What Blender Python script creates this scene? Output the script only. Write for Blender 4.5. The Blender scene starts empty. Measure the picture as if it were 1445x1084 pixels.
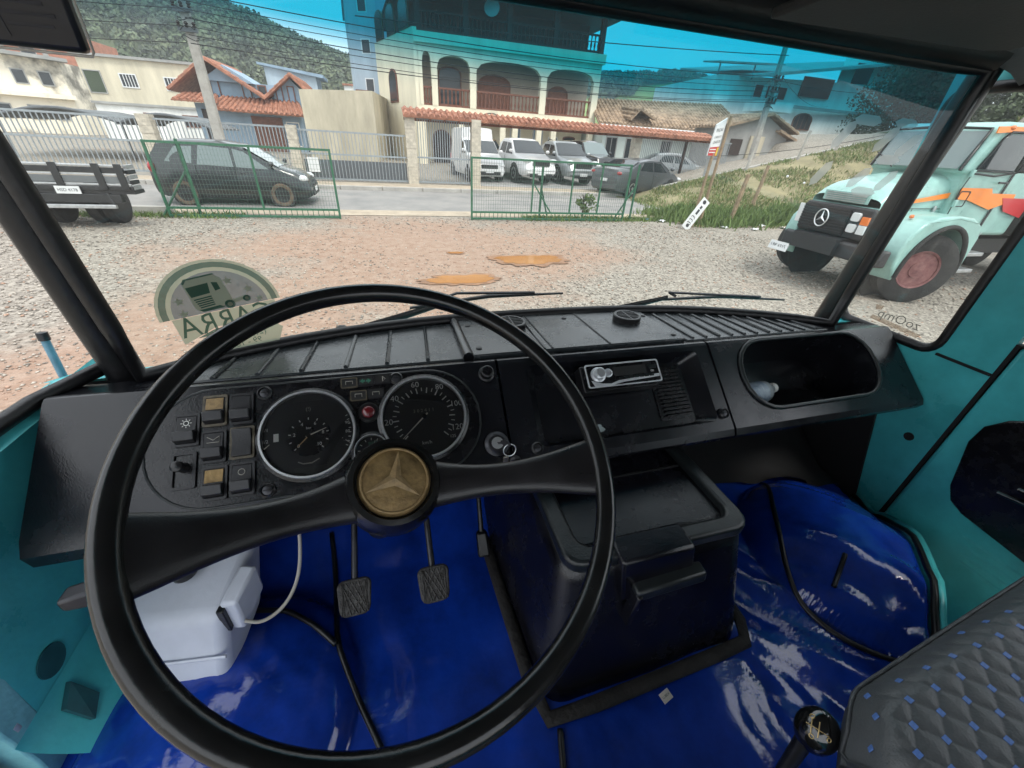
import bpy, bmesh, math, random
import numpy as np
from mathutils import Vector, Matrix, noise

random.seed(7)
RNG = np.random.default_rng(7)
SC = bpy.context.scene
COL = SC.collection
R_ = math.radians

# ------------------------------------------------------------------ camera
EYE = Vector((0.0, 0.0, 1.95))            # phone held in front of the driver's face
PITCH, ROLL, YAW, FOC = R_(32.0), R_(3.6), R_(17.5), 545.0 / 1445.0
_fw = Vector((math.sin(YAW) * math.cos(PITCH), math.cos(YAW) * math.cos(PITCH), -math.sin(PITCH)))
_lx = Vector((math.cos(YAW), -math.sin(YAW), 0))
_lu = _lx.cross(_fw)
_cr = _lx * math.cos(ROLL) + _lu * math.sin(ROLL)
_cu = _lu * math.cos(ROLL) - _lx * math.sin(ROLL)
cam_data = bpy.data.cameras.new('camera')
cam = bpy.data.objects.new('camera', cam_data)
COL.objects.link(cam)
cam_data.sensor_fit = 'HORIZONTAL'
cam_data.sensor_width = 36.0
cam_data.lens = 36.0 * FOC
cam_data.clip_start = 0.02
cam_data.clip_end = 3000
M3 = Matrix((_cr, _cu, -_fw)).transposed()
cam.matrix_world = Matrix.Translation(EYE) @ M3.to_4x4()
SC.camera = cam

# ------------------------------------------------------------------ sky and sun: bright thin overcast
SUN_EL, SUN_AZ = R_(58), R_(150)          # azimuth measured from +Y towards +X
world = bpy.data.worlds.new('World')
SC.world = world
world.use_nodes = True
wn, wl = world.node_tree.nodes, world.node_tree.links
wn.clear()
w_out = wn.new('ShaderNodeOutputWorld')
w_bg = wn.new('ShaderNodeBackground')
w_sky = wn.new('ShaderNodeTexSky')
w_sky.sky_type = 'NISHITA'
w_sky.sun_disc = False
w_sky.sun_elevation = SUN_EL
w_sky.sun_rotation = SUN_AZ
w_sky.dust_density = 2.0
w_tc = wn.new('ShaderNodeTexCoord')
w_map = wn.new('ShaderNodeMapping')
w_map.inputs['Scale'].default_value = (1.0, 1.0, 2.2)
w_no = wn.new('ShaderNodeTexNoise')
w_no.inputs['Scale'].default_value = 2.2
w_no.inputs['Detail'].default_value = 7
w_ra = wn.new('ShaderNodeValToRGB')
w_ra.color_ramp.elements[0].position = 0.25
w_ra.color_ramp.elements[0].color = (0.55, 0.55, 0.55, 1)
w_ra.color_ramp.elements[1].position = 0.62
w_ra.color_ramp.elements[1].color = (0.95, 0.95, 0.95, 1)
w_mix = wn.new('ShaderNodeMixRGB')
w_mix.inputs['Color2'].default_value = (9.6, 10.0, 10.4, 1)
wl.new(w_tc.outputs['Generated'], w_map.inputs['Vector'])
wl.new(w_map.outputs['Vector'], w_no.inputs['Vector'])
wl.new(w_no.outputs['Fac'], w_ra.inputs['Fac'])
wl.new(w_ra.outputs['Color'], w_mix.inputs['Fac'])
wl.new(w_sky.outputs['Color'], w_mix.inputs['Color1'])
wl.new(w_mix.outputs['Color'], w_bg.inputs['Color'])
w_bg.inputs['Strength'].default_value = 0.12
wl.new(w_bg.outputs['Background'], w_out.inputs['Surface'])

sun_data = bpy.data.lights.new('sun', 'SUN')
sun_data.energy = 1.3
sun_data.angle = R_(14)
sun_data.color = (1.0, 0.95, 0.88)
sun = bpy.data.objects.new('sun', sun_data)
COL.objects.link(sun)
_sd = Vector((math.sin(SUN_AZ) * math.cos(SUN_EL), math.cos(SUN_AZ) * math.cos(SUN_EL), math.sin(SUN_EL)))
sun.rotation_euler = _sd.to_track_quat('Z', 'Y').to_euler()
sun.location = (0, 0, 30)

SC.view_settings.view_transform = 'Standard'
SC.view_settings.look = 'None'
SC.view_settings.gamma = 1.0
SC.view_settings.exposure = 0.98
SC.render.engine = 'CYCLES'
SC.cycles.max_bounces = 7
SC.cycles.diffuse_bounces = 4
SC.cycles.glossy_bounces = 3
SC.cycles.transparent_max_bounces = 12
SC.cycles.caustics_reflective = False
SC.cycles.caustics_refractive = False
SC.cycles.use_denoising = True
SC.cycles.sample_clamp_indirect = 6.0

# ------------------------------------------------------------------ helpers
def V(*a): return Vector(a)

class MB:
    """collects geometry; build() links it as ONE mesh object"""
    def __init__(s): s.v, s.f = [], []
    def add(s, vs, fs):
        o = len(s.v)
        s.v += [tuple(p) for p in vs]
        s.f += [tuple(i + o for i in f) for f in fs]
        return s
    def box(s, c, d, m=None):
        hx, hy, hz = d[0] / 2, d[1] / 2, d[2] / 2
        vs = [Vector((x, y, z)) for x in (-hx, hx) for y in (-hy, hy) for z in (-hz, hz)]
        c = Vector(c)
        vs = [(m @ p if m else p) + c for p in vs]
        return s.add(vs, [(0, 1, 3, 2), (4, 6, 7, 5), (0, 4, 5, 1), (2, 3, 7, 6), (0, 2, 6, 4), (1, 5, 7, 3)])
    def bb(s, x0, x1, y0, y1, z0, z1):
        return s.box(((x0 + x1) / 2, (y0 + y1) / 2, (z0 + z1) / 2), (x1 - x0, y1 - y0, z1 - z0))
    def hexa(s, b, t):
        return s.add(list(b) + list(t), [(3, 2, 1, 0), (4, 5, 6, 7), (0, 1, 5, 4), (1, 2, 6, 5), (2, 3, 7, 6), (3, 0, 4, 7)])
    def tube(s, pts, r, seg=8, closed=False, flat=1.0, up=None):
        pts = [Vector(p) for p in pts]
        n = len(pts)
        rr = r if isinstance(r, (list, tuple)) else [r] * n
        prev = None
        rings = []
        for i, p in enumerate(pts):
            if closed: t = pts[(i + 1) % n] - pts[i - 1]
            else: t = pts[min(i + 1, n - 1)] - pts[max(i - 1, 0)]
            t.normalize()
            if prev is None:
                a = Vector(up) if up else (Vector((0, 0, 1)) if abs(t.z) < .9 else Vector((1, 0, 0)))
            else: a = prev
            a = (a - t * a.dot(t)).normalized()
            prev = a
            b = t.cross(a)
            rings.append([p + (a * math.cos(2 * math.pi * k / seg) + b * math.sin(2 * math.pi * k / seg) * flat) * rr[i] for k in range(seg)])
        vs = [q for g in rings for q in g]
        fs = []
        for i in range(n if closed else n - 1):
            j = (i + 1) % n
            for k in range(seg):
                l = (k + 1) % seg
                fs.append((i * seg + k, i * seg + l, j * seg + l, j * seg + k))
        if not closed:
            fs.append(tuple(range(seg - 1, -1, -1)))
            fs.append(tuple((n - 1) * seg + k for k in range(seg)))
        return s.add(vs, fs)
    def lathe(s, prof, o=(0, 0, 0), ax=(0, 0, 1), seg=24, cap=True):
        o, ax = Vector(o), Vector(ax).normalized()
        a = ax.orthogonal().normalized()
        b = ax.cross(a)
        vs, fs = [], []
        for r, h in prof:
            for k in range(seg):
                t = 2 * math.pi * k / seg
                vs.append(o + ax * h + (a * math.cos(t) + b * math.sin(t)) * max(r, 1e-5))
        for i in range(len(prof) - 1):
            for k in range(seg):
                l = (k + 1) % seg
                fs.append((i * seg + k, i * seg + l, (i + 1) * seg + l, (i + 1) * seg + k))
        if cap and prof[0][0] > 2e-5: fs.append(tuple(range(seg - 1, -1, -1)))
        if cap and prof[-1][0] > 2e-5: fs.append(tuple((len(prof) - 1) * seg + k for k in range(seg)))
        return s.add(vs, fs)
    def prism(s, poly, fn, t0, t1):
        n = len(poly)
        vs = [fn(a, b, t0) for a, b in poly] + [fn(a, b, t1) for a, b in poly]
        fs = [tuple(range(n - 1, -1, -1)), tuple(range(n, 2 * n))]
        fs += [(i, (i + 1) % n, n + (i + 1) % n, n + i) for i in range(n)]
        return s.add(vs, fs)
    def ring(s, outer, inner, fn, t0, t1):
        """frame between two closed outlines with the same number of points"""
        n = len(outer)
        vs = [fn(a, b, t) for t in (t0, t1) for poly in (outer, inner) for a, b in poly]
        fs = []
        for i in range(n):
            j = (i + 1) % n
            fs += [(i, j, n + j, n + i), (2 * n + i, 3 * n + i, 3 * n + j, 2 * n + j),
                   (i, 2 * n + i, 2 * n + j, j), (n + i, n + j, 3 * n + j, 3 * n + i)]
        return s.add(vs, fs)
    def grid(s, fn, nu, nv):
        vs = [fn(i / nu, j / nv) for j in range(nv + 1) for i in range(nu + 1)]
        w = nu + 1
        return s.add(vs, [(j * w + i, j * w + i + 1, (j + 1) * w + i + 1, (j + 1) * w + i) for j in range(nv) for i in range(nu)])
    def ball(s, c, r, nu=16, nv=10, m=None):
        c = Vector(c)
        if not hasattr(r, '__len__'): r = (r, r, r)
        vs = []
        for j in range(nv + 1):
            t = math.pi * (j / nv)
            for i in range(nu):
                p = 2 * math.pi * i / nu
                q = Vector((r[0] * math.sin(t) * math.cos(p), r[1] * math.sin(t) * math.sin(p), r[2] * math.cos(t)))
                vs.append(c + (m @ q if m else q))
        return s.add(vs, [(j * nu + i, j * nu + (i + 1) % nu, (j + 1) * nu + (i + 1) % nu, (j + 1) * nu + i) for j in range(nv) for i in range(nu)])
    def build(s, name, mat, parent=None, smooth=None, bevel=0, bseg=2, fix=True, uv=None):
        off = Vector(OFF.get(parent.name, (0, 0, 0))) if parent is not None else Vector((0, 0, 0))
        me = bpy.data.meshes.new(name)
        me.from_pydata([Vector(p) - off for p in s.v] if off.length else s.v, [], s.f)
        if fix:
            bm = bmesh.new()
            bm.from_mesh(me)
            bmesh.ops.remove_doubles(bm, verts=bm.verts, dist=1e-6)
            bmesh.ops.recalc_face_normals(bm, faces=bm.faces)
            bm.to_mesh(me)
            bm.free()
        if smooth is not None:
            me.shade_smooth()
            if smooth < 180: me.set_sharp_from_angle(angle=R_(smooth))
        o = bpy.data.objects.new(name, me)
        COL.objects.link(o)
        if mat: me.materials.append(MAT[mat] if isinstance(mat, str) else mat)
        if parent is not None:
            o.parent = parent
            OFF[o.name] = tuple(off)
        if bevel:
            b = o.modifiers.new('bevel', 'BEVEL')
            b.width, b.segments, b.limit_method, b.angle_limit = bevel, bseg, 'ANGLE', R_(35)
            if smooth is None: me.shade_smooth(); me.set_sharp_from_angle(angle=R_(50))
        return o

OFF = {}
def smooth_pts(pts, it=3):
    pts = [Vector(p) for p in pts]
    for _ in range(it):
        q = [pts[0]]
        for a, b in zip(pts[:-1], pts[1:]): q += [a.lerp(b, .25), a.lerp(b, .75)]
        pts = q + [pts[-1]]
    return pts
def tag(o, label=None, cat=None, group=None, kind=None):
    if label: o['label'] = label
    if cat: o['category'] = cat
    if group: o['group'] = group
    if kind: o['kind'] = kind
    return o
def thing(name, label, cat, loc=(0, 0, 0), group=None, world=True):
    """an Empty at the thing's base; world=True: its parts are written in world coordinates"""
    o = bpy.data.objects.new(name, None)
    COL.objects.link(o)
    o.empty_display_size = .1
    o.location = loc
    OFF[o.name] = tuple(loc) if world else (0, 0, 0)
    return tag(o, label, cat, group)
def copy_tree(o, parent=None):
    c = o.copy()
    COL.objects.link(c)
    c.parent = parent
    for ch in list(o.children): copy_tree(ch, c)
    return c
def rrect(x0, x1, y0, y1, r, n=5):
    pts = []
    for cx, cy, a0 in ((x1 - r, y1 - r, 0), (x0 + r, y1 - r, 90), (x0 + r, y0 + r, 180), (x1 - r, y0 + r, 270)):
        for k in range(n + 1):
            a = R_(a0 + 90 * k / n)
            pts.append((cx + r * math.cos(a), cy + r * math.sin(a)))
    return pts
def circ(cx, cy, r, n=24, ry=None):
    return [(cx + r * math.cos(2 * math.pi * k / n), cy + (ry or r) * math.sin(2 * math.pi * k / n)) for k in range(n)]
def text_mb(txt, size, fn, mirror=False, depth=0.0, align='CENTER'):
    """flat lettering as a mesh; fn maps (a, b, t) to space"""
    cu = bpy.data.curves.new('txt', 'FONT')
    cu.body, cu.size, cu.align_x, cu.align_y = txt, size, align, 'CENTER'
    cu.resolution_u = 2
    to = bpy.data.objects.new('txt', cu)
    COL.objects.link(to)
    dg = bpy.context.evaluated_depsgraph_get()
    me = to.evaluated_get(dg).to_mesh()
    m = MB()
    m.add([fn(-p.co.x if mirror else p.co.x, p.co.y, depth) for p in me.vertices], [tuple(p.vertices) for p in me.polygons])
    to.evaluated_get(dg).to_mesh_clear()
    bpy.data.objects.remove(to)
    bpy.data.curves.remove(cu)
    return m

# ------------------------------------------------------------------ materials
MAT = {}
def mat(name, col, rough=.6, metal=0.0, var=0.0, vscale=4.0, col2=None, bump=0.0, bscale=40.0, coat=0.0, spec=None, emit=0.0, detail=5, thr=None, rvar=0.0, streak=None):
    m = bpy.data.materials.new(name)
    m.use_nodes = True
    nt = m.node_tree
    b = nt.nodes['Principled BSDF']
    b.inputs['Base Color'].default_value = (*col, 1)
    b.inputs['Roughness'].default_value = rough
    b.inputs['Metallic'].default_value = metal
    if coat:
        b.inputs['Coat Weight'].default_value = coat
        b.inputs['Coat Roughness'].default_value = .08
    if spec is not None: b.inputs['Specular IOR Level'].default_value = spec
    if emit:
        b.inputs['Emission Color'].default_value = (*col, 1)
        b.inputs['Emission Strength'].default_value = emit
    if var or bump or col2 or rvar:
        tc = nt.nodes.new('ShaderNodeTexCoord')
        n1 = nt.nodes.new('ShaderNodeTexNoise')
        n1.inputs['Scale'].default_value = vscale
        n1.inputs['Detail'].default_value = detail
        n1.inputs['Roughness'].default_value = .65
        if streak:
            mp = nt.nodes.new('ShaderNodeMapping'); mp.inputs['Scale'].default_value = streak
            nt.links.new(tc.outputs['Object'], mp.inputs['Vector']); nt.links.new(mp.outputs['Vector'], n1.inputs['Vector'])
        else: nt.links.new(tc.outputs['Object'], n1.inputs['Vector'])
    if var or col2:
        ra = nt.nodes.new('ShaderNodeValToRGB')
        lo, hi = thr or (.3, .7)
        c0 = tuple(c * (1 - var) for c in col)
        c1 = col2 or tuple(min(1, c * (1 + var)) for c in col)
        ra.color_ramp.elements[0].position, ra.color_ramp.elements[0].color = lo, (*c0, 1)
        ra.color_ramp.elements[1].position, ra.color_ramp.elements[1].color = hi, (*c1, 1)
        nt.links.new(n1.outputs['Fac'], ra.inputs['Fac'])
        nt.links.new(ra.outputs['Color'], b.inputs['Base Color'])
    if rvar:
        mr = nt.nodes.new('ShaderNodeMapRange')
        mr.inputs['From Min'].default_value, mr.inputs['From Max'].default_value = .3, .7
        mr.inputs['To Min'].default_value, mr.inputs['To Max'].default_value = max(.02, rough - rvar), min(1, rough + rvar)
        nt.links.new(n1.outputs['Fac'], mr.inputs['Value'])
        nt.links.new(mr.outputs['Result'], b.inputs['Roughness'])
    if bump:
        n2 = nt.nodes.new('ShaderNodeTexNoise')
        n2.inputs['Scale'].default_value = bscale
        n2.inputs['Detail'].default_value = 4
        nt.links.new(tc.outputs['Object'], n2.inputs['Vector'])
        bp = nt.nodes.new('ShaderNodeBump')
        bp.inputs['Strength'].default_value = bump
        bp.inputs['Distance'].default_value = .02
        nt.links.new(n2.outputs['Fac'], bp.inputs['Height'])
        nt.links.new(bp.outputs['Normal'], b.inputs['Normal'])
    MAT[name] = m
    return m
def glass(name, tint=(1, 1, 1), refl=.06, band=None, dust=0.0, alpha=None):
    """thin window glass: clear transmission with a Fresnel reflection; band = (z0, z1, colour) sun strip dyed into its top"""
    m = bpy.data.materials.new(name)
    m.use_nodes = True
    nt = m.node_tree
    nt.nodes.clear()
    out = nt.nodes.new('ShaderNodeOutputMaterial')
    tr = nt.nodes.new('ShaderNodeBsdfTransparent')
    tr.inputs['Color'].default_value = (*tint, 1)
    gl = nt.nodes.new('ShaderNodeBsdfGlossy')
    gl.inputs['Roughness'].default_value = .02
    lw = nt.nodes.new('ShaderNodeFresnel')
    lw.inputs['IOR'].default_value = 1.45
    mu = nt.nodes.new('ShaderNodeMath')
    mu.operation = 'MULTIPLY'
    mu.inputs[1].default_value = refl / .04
    mx = nt.nodes.new('ShaderNodeMixShader')
    L = nt.links
    L.new(lw.outputs[0], mu.inputs[0])
    L.new(mu.outputs[0], mx.inputs['Fac'])
    L.new(tr.outputs[0], mx.inputs[1])
    L.new(gl.outputs[0], mx.inputs[2])
    tc = nt.nodes.new('ShaderNodeTexCoord')
    if band:
        sp = nt.nodes.new('ShaderNodeSeparateXYZ')
        L.new(tc.outputs['Object'], sp.inputs[0])
        mr = nt.nodes.new('ShaderNodeMapRange')
        mr.interpolation_type = 'SMOOTHSTEP'
        mr.inputs['From Min'].default_value, mr.inputs['From Max'].default_value = band[0], band[1]
        tl_ = nt.nodes.new('ShaderNodeMath'); tl_.operation = 'MULTIPLY_ADD'; tl_.inputs[1].default_value = .045
        L.new(sp.outputs['X'], tl_.inputs[0]); L.new(sp.outputs['Z'], tl_.inputs[2])
        L.new(tl_.outputs[0], mr.inputs['Value'])
        mc = nt.nodes.new('ShaderNodeMixRGB')
        mc.inputs['Color1'].default_value = (*tint, 1)
        mc.inputs['Color2'].default_value = (*band[2], 1)
        L.new(mr.outputs['Result'], mc.inputs['Fac'])
        L.new(mc.outputs['Color'], tr.inputs['Color'])
    last = mx
    if dust:
        no = nt.nodes.new('ShaderNodeTexVoronoi')
        no.inputs['Scale'].default_value = 70
        nn = nt.nodes.new('ShaderNodeTexNoise')
        nn.inputs['Scale'].default_value = 3.0
        nn.inputs['Detail'].default_value = 4
        L.new(tc.outputs['Object'], no.inputs['Vector'])
        L.new(tc.outputs['Object'], nn.inputs['Vector'])
        r1 = nt.nodes.new('ShaderNodeMapRange')
        r1.inputs['From Min'].default_value, r1.inputs['From Max'].default_value = .13, .06
        L.new(no.outputs['Distance'], r1.inputs['Value'])
        r2 = nt.nodes.new('ShaderNodeMapRange')
        r2.inputs['From Min'].default_value, r2.inputs['From Max'].default_value = .56, .72
        L.new(nn.outputs['Fac'], r2.inputs['Value'])
        m1 = nt.nodes.new('ShaderNodeMath'); m1.operation = 'MULTIPLY'
        L.new(r1.outputs['Result'], m1.inputs[0]); L.new(r2.outputs['Result'], m1.inputs[1])
        m2 = nt.nodes.new('ShaderNodeMath'); m2.operation = 'MULTIPLY_ADD'
        m2.inputs[1].default_value = dust; m2.inputs[2].default_value = dust * .05
        L.new(m1.outputs[0], m2.inputs[0])
        df = nt.nodes.new('ShaderNodeBsdfTranslucent')
        df.inputs['Color'].default_value = (.8, .8, .78, 1)
        ms = nt.nodes.new('ShaderNodeMixShader')
        L.new(m2.outputs[0], ms.inputs['Fac']); L.new(mx.outputs[0], ms.inputs[1]); L.new(df.outputs[0], ms.inputs[2])
        last = ms
    L.new(last.outputs[0], out.inputs['Surface'])
    MAT[name] = m
    return m
def film(name, col, alpha):
    """printed film on glass: partly see-through, glows a little when lit from outside"""
    m = bpy.data.materials.new(name)
    m.use_nodes = True
    nt = m.node_tree
    nt.nodes.clear()
    out = nt.nodes.new('ShaderNodeOutputMaterial')
    tr = nt.nodes.new('ShaderNodeBsdfTransparent')
    df = nt.nodes.new('ShaderNodeBsdfDiffuse')
    tl = nt.nodes.new('ShaderNodeBsdfTranslucent')
    for n in (df, tl): n.inputs['Color'].default_value = (*col, 1)
    a = nt.nodes.new('ShaderNodeMixShader'); a.inputs['Fac'].default_value = .7
    b = nt.nodes.new('ShaderNodeMixShader'); b.inputs['Fac'].default_value = alpha
    L = nt.links
    L.new(df.outputs[0], a.inputs[1]); L.new(tl.outputs[0], a.inputs[2])
    L.new(tr.outputs[0], b.inputs[1]); L.new(a.outputs[0], b.inputs[2])
    L.new(b.outputs[0], out.inputs['Surface'])
    MAT[name] = m
    return m

mat('teal', (.07, .50, .53), .34, var=.25, vscale=5, bump=.05, bscale=60, rvar=.12, detail=9)
mat('teal_dark', (.018, .10, .115), .5, var=.3, vscale=20)
mat('teal_light', (.20, .52, .55), .5, var=.25, vscale=12, bump=.15, bscale=50)
mat('rubber', (.006, .006, .007), .36, var=.3, vscale=20, bump=.06, bscale=80)
mat('dash_black', (.0065, .007, .0095), .22, var=.5, vscale=11, bump=.06, bscale=420, rvar=.12, detail=9)
mat('dash_deck', (.024, .029, .032), .24, var=.4, vscale=14, bump=.08, bscale=300, rvar=.12, detail=9)
mat('panel_black', (.005, .005, .0065), .26, var=.5, vscale=30, bump=.06, bscale=300, rvar=.1)
mat('rim_black', (.008, .008, .008), .21, var=.6, vscale=14, bump=.012, bscale=160, rvar=.10)
mat('spoke_black', (.011, .010, .011), .34, var=.4, vscale=12, bump=.10, bscale=700, rvar=.1)
mat('cover_black', (.006, .006, .009), .24, var=.5, vscale=8, detail=9, bump=.08, bscale=350, rvar=.14)
mat('cover_rim', (.011, .014, .015), .30, var=.35, vscale=40, bump=.1, bscale=300)
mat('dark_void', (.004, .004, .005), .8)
mat('skirt', (.018, .016, .015), .75, var=.6, vscale=18, bump=.3, bscale=80)
mat('chrome', (.75, .76, .77), .34, .85)
mat('silver', (.66, .68, .70), .34, .45, var=.1, vscale=30)
mat('dial', (.010, .011, .013), .5, var=.2, vscale=30)
mat('print_white', (.88, .88, .84), .6)
mat('needle', (.75, .52, .25), .5)
mat('needle_white', (.8, .76, .66), .5)
mat('brass', (.20, .125, .05), .55, .4, var=.5, vscale=45, col2=(.36, .24, .10), bump=.1, bscale=140)
mat('amber_worn', (.25, .165, .07), .5, var=.35, vscale=120)
mat('lamp_off', (.030, .030, .030), .3)
mat('lamp_green', (.05, .16, .11), .3)
mat('lamp_red', (.12, .006, .010), .15, coat=.6)
mat('switch_black', (.014, .014, .016), .4, var=.3, vscale=60, bump=.08, bscale=400)
mat('switch_worn', (.09, .075, .05), .5, var=.5, vscale=110)
mat('key_metal', (.30, .28, .24), .4, .9)
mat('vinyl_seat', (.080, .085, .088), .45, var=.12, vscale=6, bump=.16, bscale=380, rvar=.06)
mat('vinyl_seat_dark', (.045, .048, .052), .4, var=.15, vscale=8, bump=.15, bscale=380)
mat('stitch_blue', (.09, .18, .45), .5, var=.2, vscale=300)
mat('tank_white', (.50, .53, .60), .45, var=.12, vscale=5, bump=.05, bscale=60)
mat('cable_grey', (.35, .33, .29), .6)
mat('pedal_rubber', (.05, .047, .044), .6, var=.5, vscale=45, bump=.3, bscale=120)
mat('steel_dark', (.05, .05, .055), .4, .7, var=.4, vscale=30)
mat('headliner', (.16, .17, .175), .8, var=.12, vscale=20, bump=.15, bscale=200)
mat('visor_grey', (.035, .034, .034), .7, var=.15, vscale=6, bump=.1, bscale=200)
mat('visor_black', (.010, .011, .016), .35, var=.2, vscale=15)
mat('paint_chip', (.30, .36, .36), .7, var=.2, vscale=60)
mat('knob_black', (.006, .006, .006), .12, coat=.8)
mat('gold', (.50, .36, .16), .4, .6)
mat('paper', (.55, .52, .46), .7, var=.2, vscale=90)
mat('ink', (.03, .03, .035), .7)
mat('bottle_label', (.15, .28, .48), .4, var=.4, vscale=40, col2=(.6, .68, .72))
mat('bottle_plastic', (.45, .50, .52), .15)
mat('rod_blue', (.13, .27, .36), .35, var=.25, vscale=25)
glass('glass_windshield', (.94, .97, .95), refl=.02, band=(2.005, 2.085, (.008, .31, .43)), dust=.22)
glass('glass_side', (.95, .97, .96), refl=.025, dust=.2)
glass('glass_dial', (.95, .95, .95), refl=.05)
film('sticker_pale', (.42, .46, .33), .80)
film('sticker_green', (.045, .13, .095), .86)
film('sticker_grey', (.16, .20, .21), .84)
film('sticker_smoke', (.80, .82, .80), .62)
film('sticker_brown', (.32, .17, .07), .55)
film('sticker_black', (.04, .05, .045), .75)

# glossy blue vinyl with dried mud on the driver's side
_m = mat('vinyl_blue', (.005, .036, .30), .10, var=.4, vscale=9, bump=.11, bscale=20, coat=.6, rvar=.07, detail=8)
nt = _m.node_tree
_b = nt.nodes['Principled BSDF']
_tc = nt.nodes.new('ShaderNodeTexCoord')
_mp = nt.nodes.new('ShaderNodeMapping')
_mp.inputs['Location'].default_value = (-.05, -.40, 0)
_dv = nt.nodes.new('ShaderNodeVectorMath'); _dv.operation = 'LENGTH'
nt.links.new(_tc.outputs['Object'], _mp.inputs['Vector'])
_sx = nt.nodes.new('ShaderNodeVectorMath'); _sx.operation = 'MULTIPLY'; _sx.inputs[1].default_value = (1, 1, 0)
nt.links.new(_mp.outputs['Vector'], _sx.inputs[0])
nt.links.new(_sx.outputs['Vector'], _dv.inputs[0])
_mr = nt.nodes.new('ShaderNodeMapRange')
_mr.inputs['From Min'].default_value, _mr.inputs['From Max'].default_value = .13, .02
_mr.inputs['To Min'].default_value, _mr.inputs['To Max'].default_value = -.20, .16
nt.links.new(_dv.outputs['Value'], _mr.inputs['Value'])
_nn = nt.nodes.new('ShaderNodeTexNoise')
_nn.inputs['Scale'].default_value, _nn.inputs['Detail'].default_value, _nn.inputs['Roughness'].default_value = 45, 8, .8
nt.links.new(_tc.outputs['Object'], _nn.inputs['Vector'])
_ad = nt.nodes.new('ShaderNodeMath'); _ad.operation = 'ADD'
nt.links.new(_mr.outputs['Result'], _ad.inputs[0]); nt.links.new(_nn.outputs['Fac'], _ad.inputs[1])
_st = nt.nodes.new('ShaderNodeMapRange')
_st.inputs['From Min'].default_value, _st.inputs['From Max'].default_value = .58, .74
nt.links.new(_ad.outputs[0], _st.inputs['Value'])
_mc = nt.nodes.new('ShaderNodeMixRGB')
_mc.inputs['Color2'].default_value = (.33, .22, .17, 1)
_src = _b.inputs['Base Color'].links[0].from_socket
nt.links.new(_st.outputs['Result'], _mc.inputs['Fac']); nt.links.new(_src, _mc.inputs['Color1'])
nt.links.new(_mc.outputs['Color'], _b.inputs['Base Color'])
# ================================================================== THE CAB WE SIT IN
CX0 = .365                                   # centre line of the cab
def ws_y(x): return .957 - .185 * abs((x - CX0) / .834) ** 2.6      # bowed windshield, bottom edge in plan
def ws_top_y(x): return .885 - .14 * abs((x - CX0) / .88) ** 2.6
def ws_pt(u, v):
    """u 0..1 left to right, v 0..1 bottom to top"""
    xb, xt = -.475 + 1.69 * u, -.505 + 1.755 * u
    zb, zt = 1.548, 2.168 - .035 * abs(2 * u - 1) ** 2.5
    a = Vector((xb, ws_y(xb), zb)); b = Vector((xt, ws_top_y(xt), zt))
    return a.lerp(b, v)
XL, XR = -.62, 1.345                         # inner faces of the side walls

cab = thing('truck_cab', 'teal painted truck cab shell around the black dashboard', None, (CX0, .2, .9))
cab['kind'] = 'structure'
# headliner
def roof_pt(u, v):
    x = XL - .03 + (XR - XL + .06) * u
    y0 = ws_top_y(min(max(x, -.5), 1.25)) - .02
    y = y0 + (-1.0 - y0) * v
    z = 2.20 + .16 * (1 - (1 - min(1, v * 2.2)) ** 2) - .10 * abs(2 * u - 1) ** 4
    return Vector((x, y, z))
MB().grid(roof_pt, 24, 16).build('headliner', 'headliner', cab, smooth=180)
MB().grid(lambda u, v: roof_pt(u, v) + Vector((0, .03 * (1 - v), .05)), 24, 16).build('roof_skin', 'teal', cab, smooth=180)
# header above the windshield and the two pillars
MB().tube([ws_pt(u / 24, 1) + Vector((0, -.004, .034)) for u in range(25)], .040, 12).build('header', 'rubber', cab, smooth=60)
MB().tube([(-.517, .80, 1.40), (-.517, .80, 1.55), (-.530, .785, 1.9), (-.545, .765, 2.22)], .027, 12).build('pillar', 'rubber', cab, smooth=60)
MB().tube([(1.248, .815, 1.40), (1.248, .81, 1.55), (1.268, .785, 1.9), (1.284, .755, 2.22)], .027, 12).build('pillar', 'rubber', cab, smooth=60)
# cowl that the dashboard rests against, firewall, kick panels
MB().grid(lambda u, v: Vector((XL + (XR - XL) * u, ws_y(min(max(XL + (XR - XL) * u, -.48), 1.22)) + .012 + .02 * v, 1.54 - .64 * v)), 20, 2).build('firewall', 'dark_void', cab, smooth=60)
MB().grid(lambda u, v: Vector((XL - .02 + (XR - XL + .04) * u, ws_y(min(max(XL + (XR - XL) * u, -.48), 1.22)) + .03 + .26 * v, 1.535 - .30 * v * v)), 24, 4).build('cowl', 'teal', cab, smooth=60)
# right side wall with the quarter window opening
q_hole = [(y, z) for y, z in rrect(.575, .842, 1.535, 2.115, .035)]
q_outer = [(y, z) for y, z in rrect(.452, .858, 1.00, 2.24, .004)]
fx = lambda a, b, t: (t, a, b)
MB().ring(q_outer, q_hole, fx, XR, XR + .02).build('side_panel', 'teal', cab)
MB().bb(XR - .006, XR, .565, .452, 1.535, 1.541).build('panel_seam', 'dark_void', cab)
MB().lathe([(.012, 0), (.012, .003)], (XR + .001, .505, 1.305), (-1, 0, 0), 14).build('plug_hole', 'dark_void', cab, smooth=40)
MB().prism([(.60, 1.33), (.93, 1.33), (.93, .95), (.49, .95)], fx, XR - .012, XR - .004).build('kick_trim', 'dark_void', cab)
# rear wall below window height and right upper rail
MB().bb(XR, XR + .05, -.9, .45, 2.10, 2.26).build('roof_rail', 'teal', cab)
MB().bb(XL - .05, XL, -.9, .88, 2.14, 2.26).build('roof_rail', 'teal', cab)
MB().bb(XL - .02, XR + .02, -.95, -.9, .9, 1.45).build('rear_panel', 'teal', cab)
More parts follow.
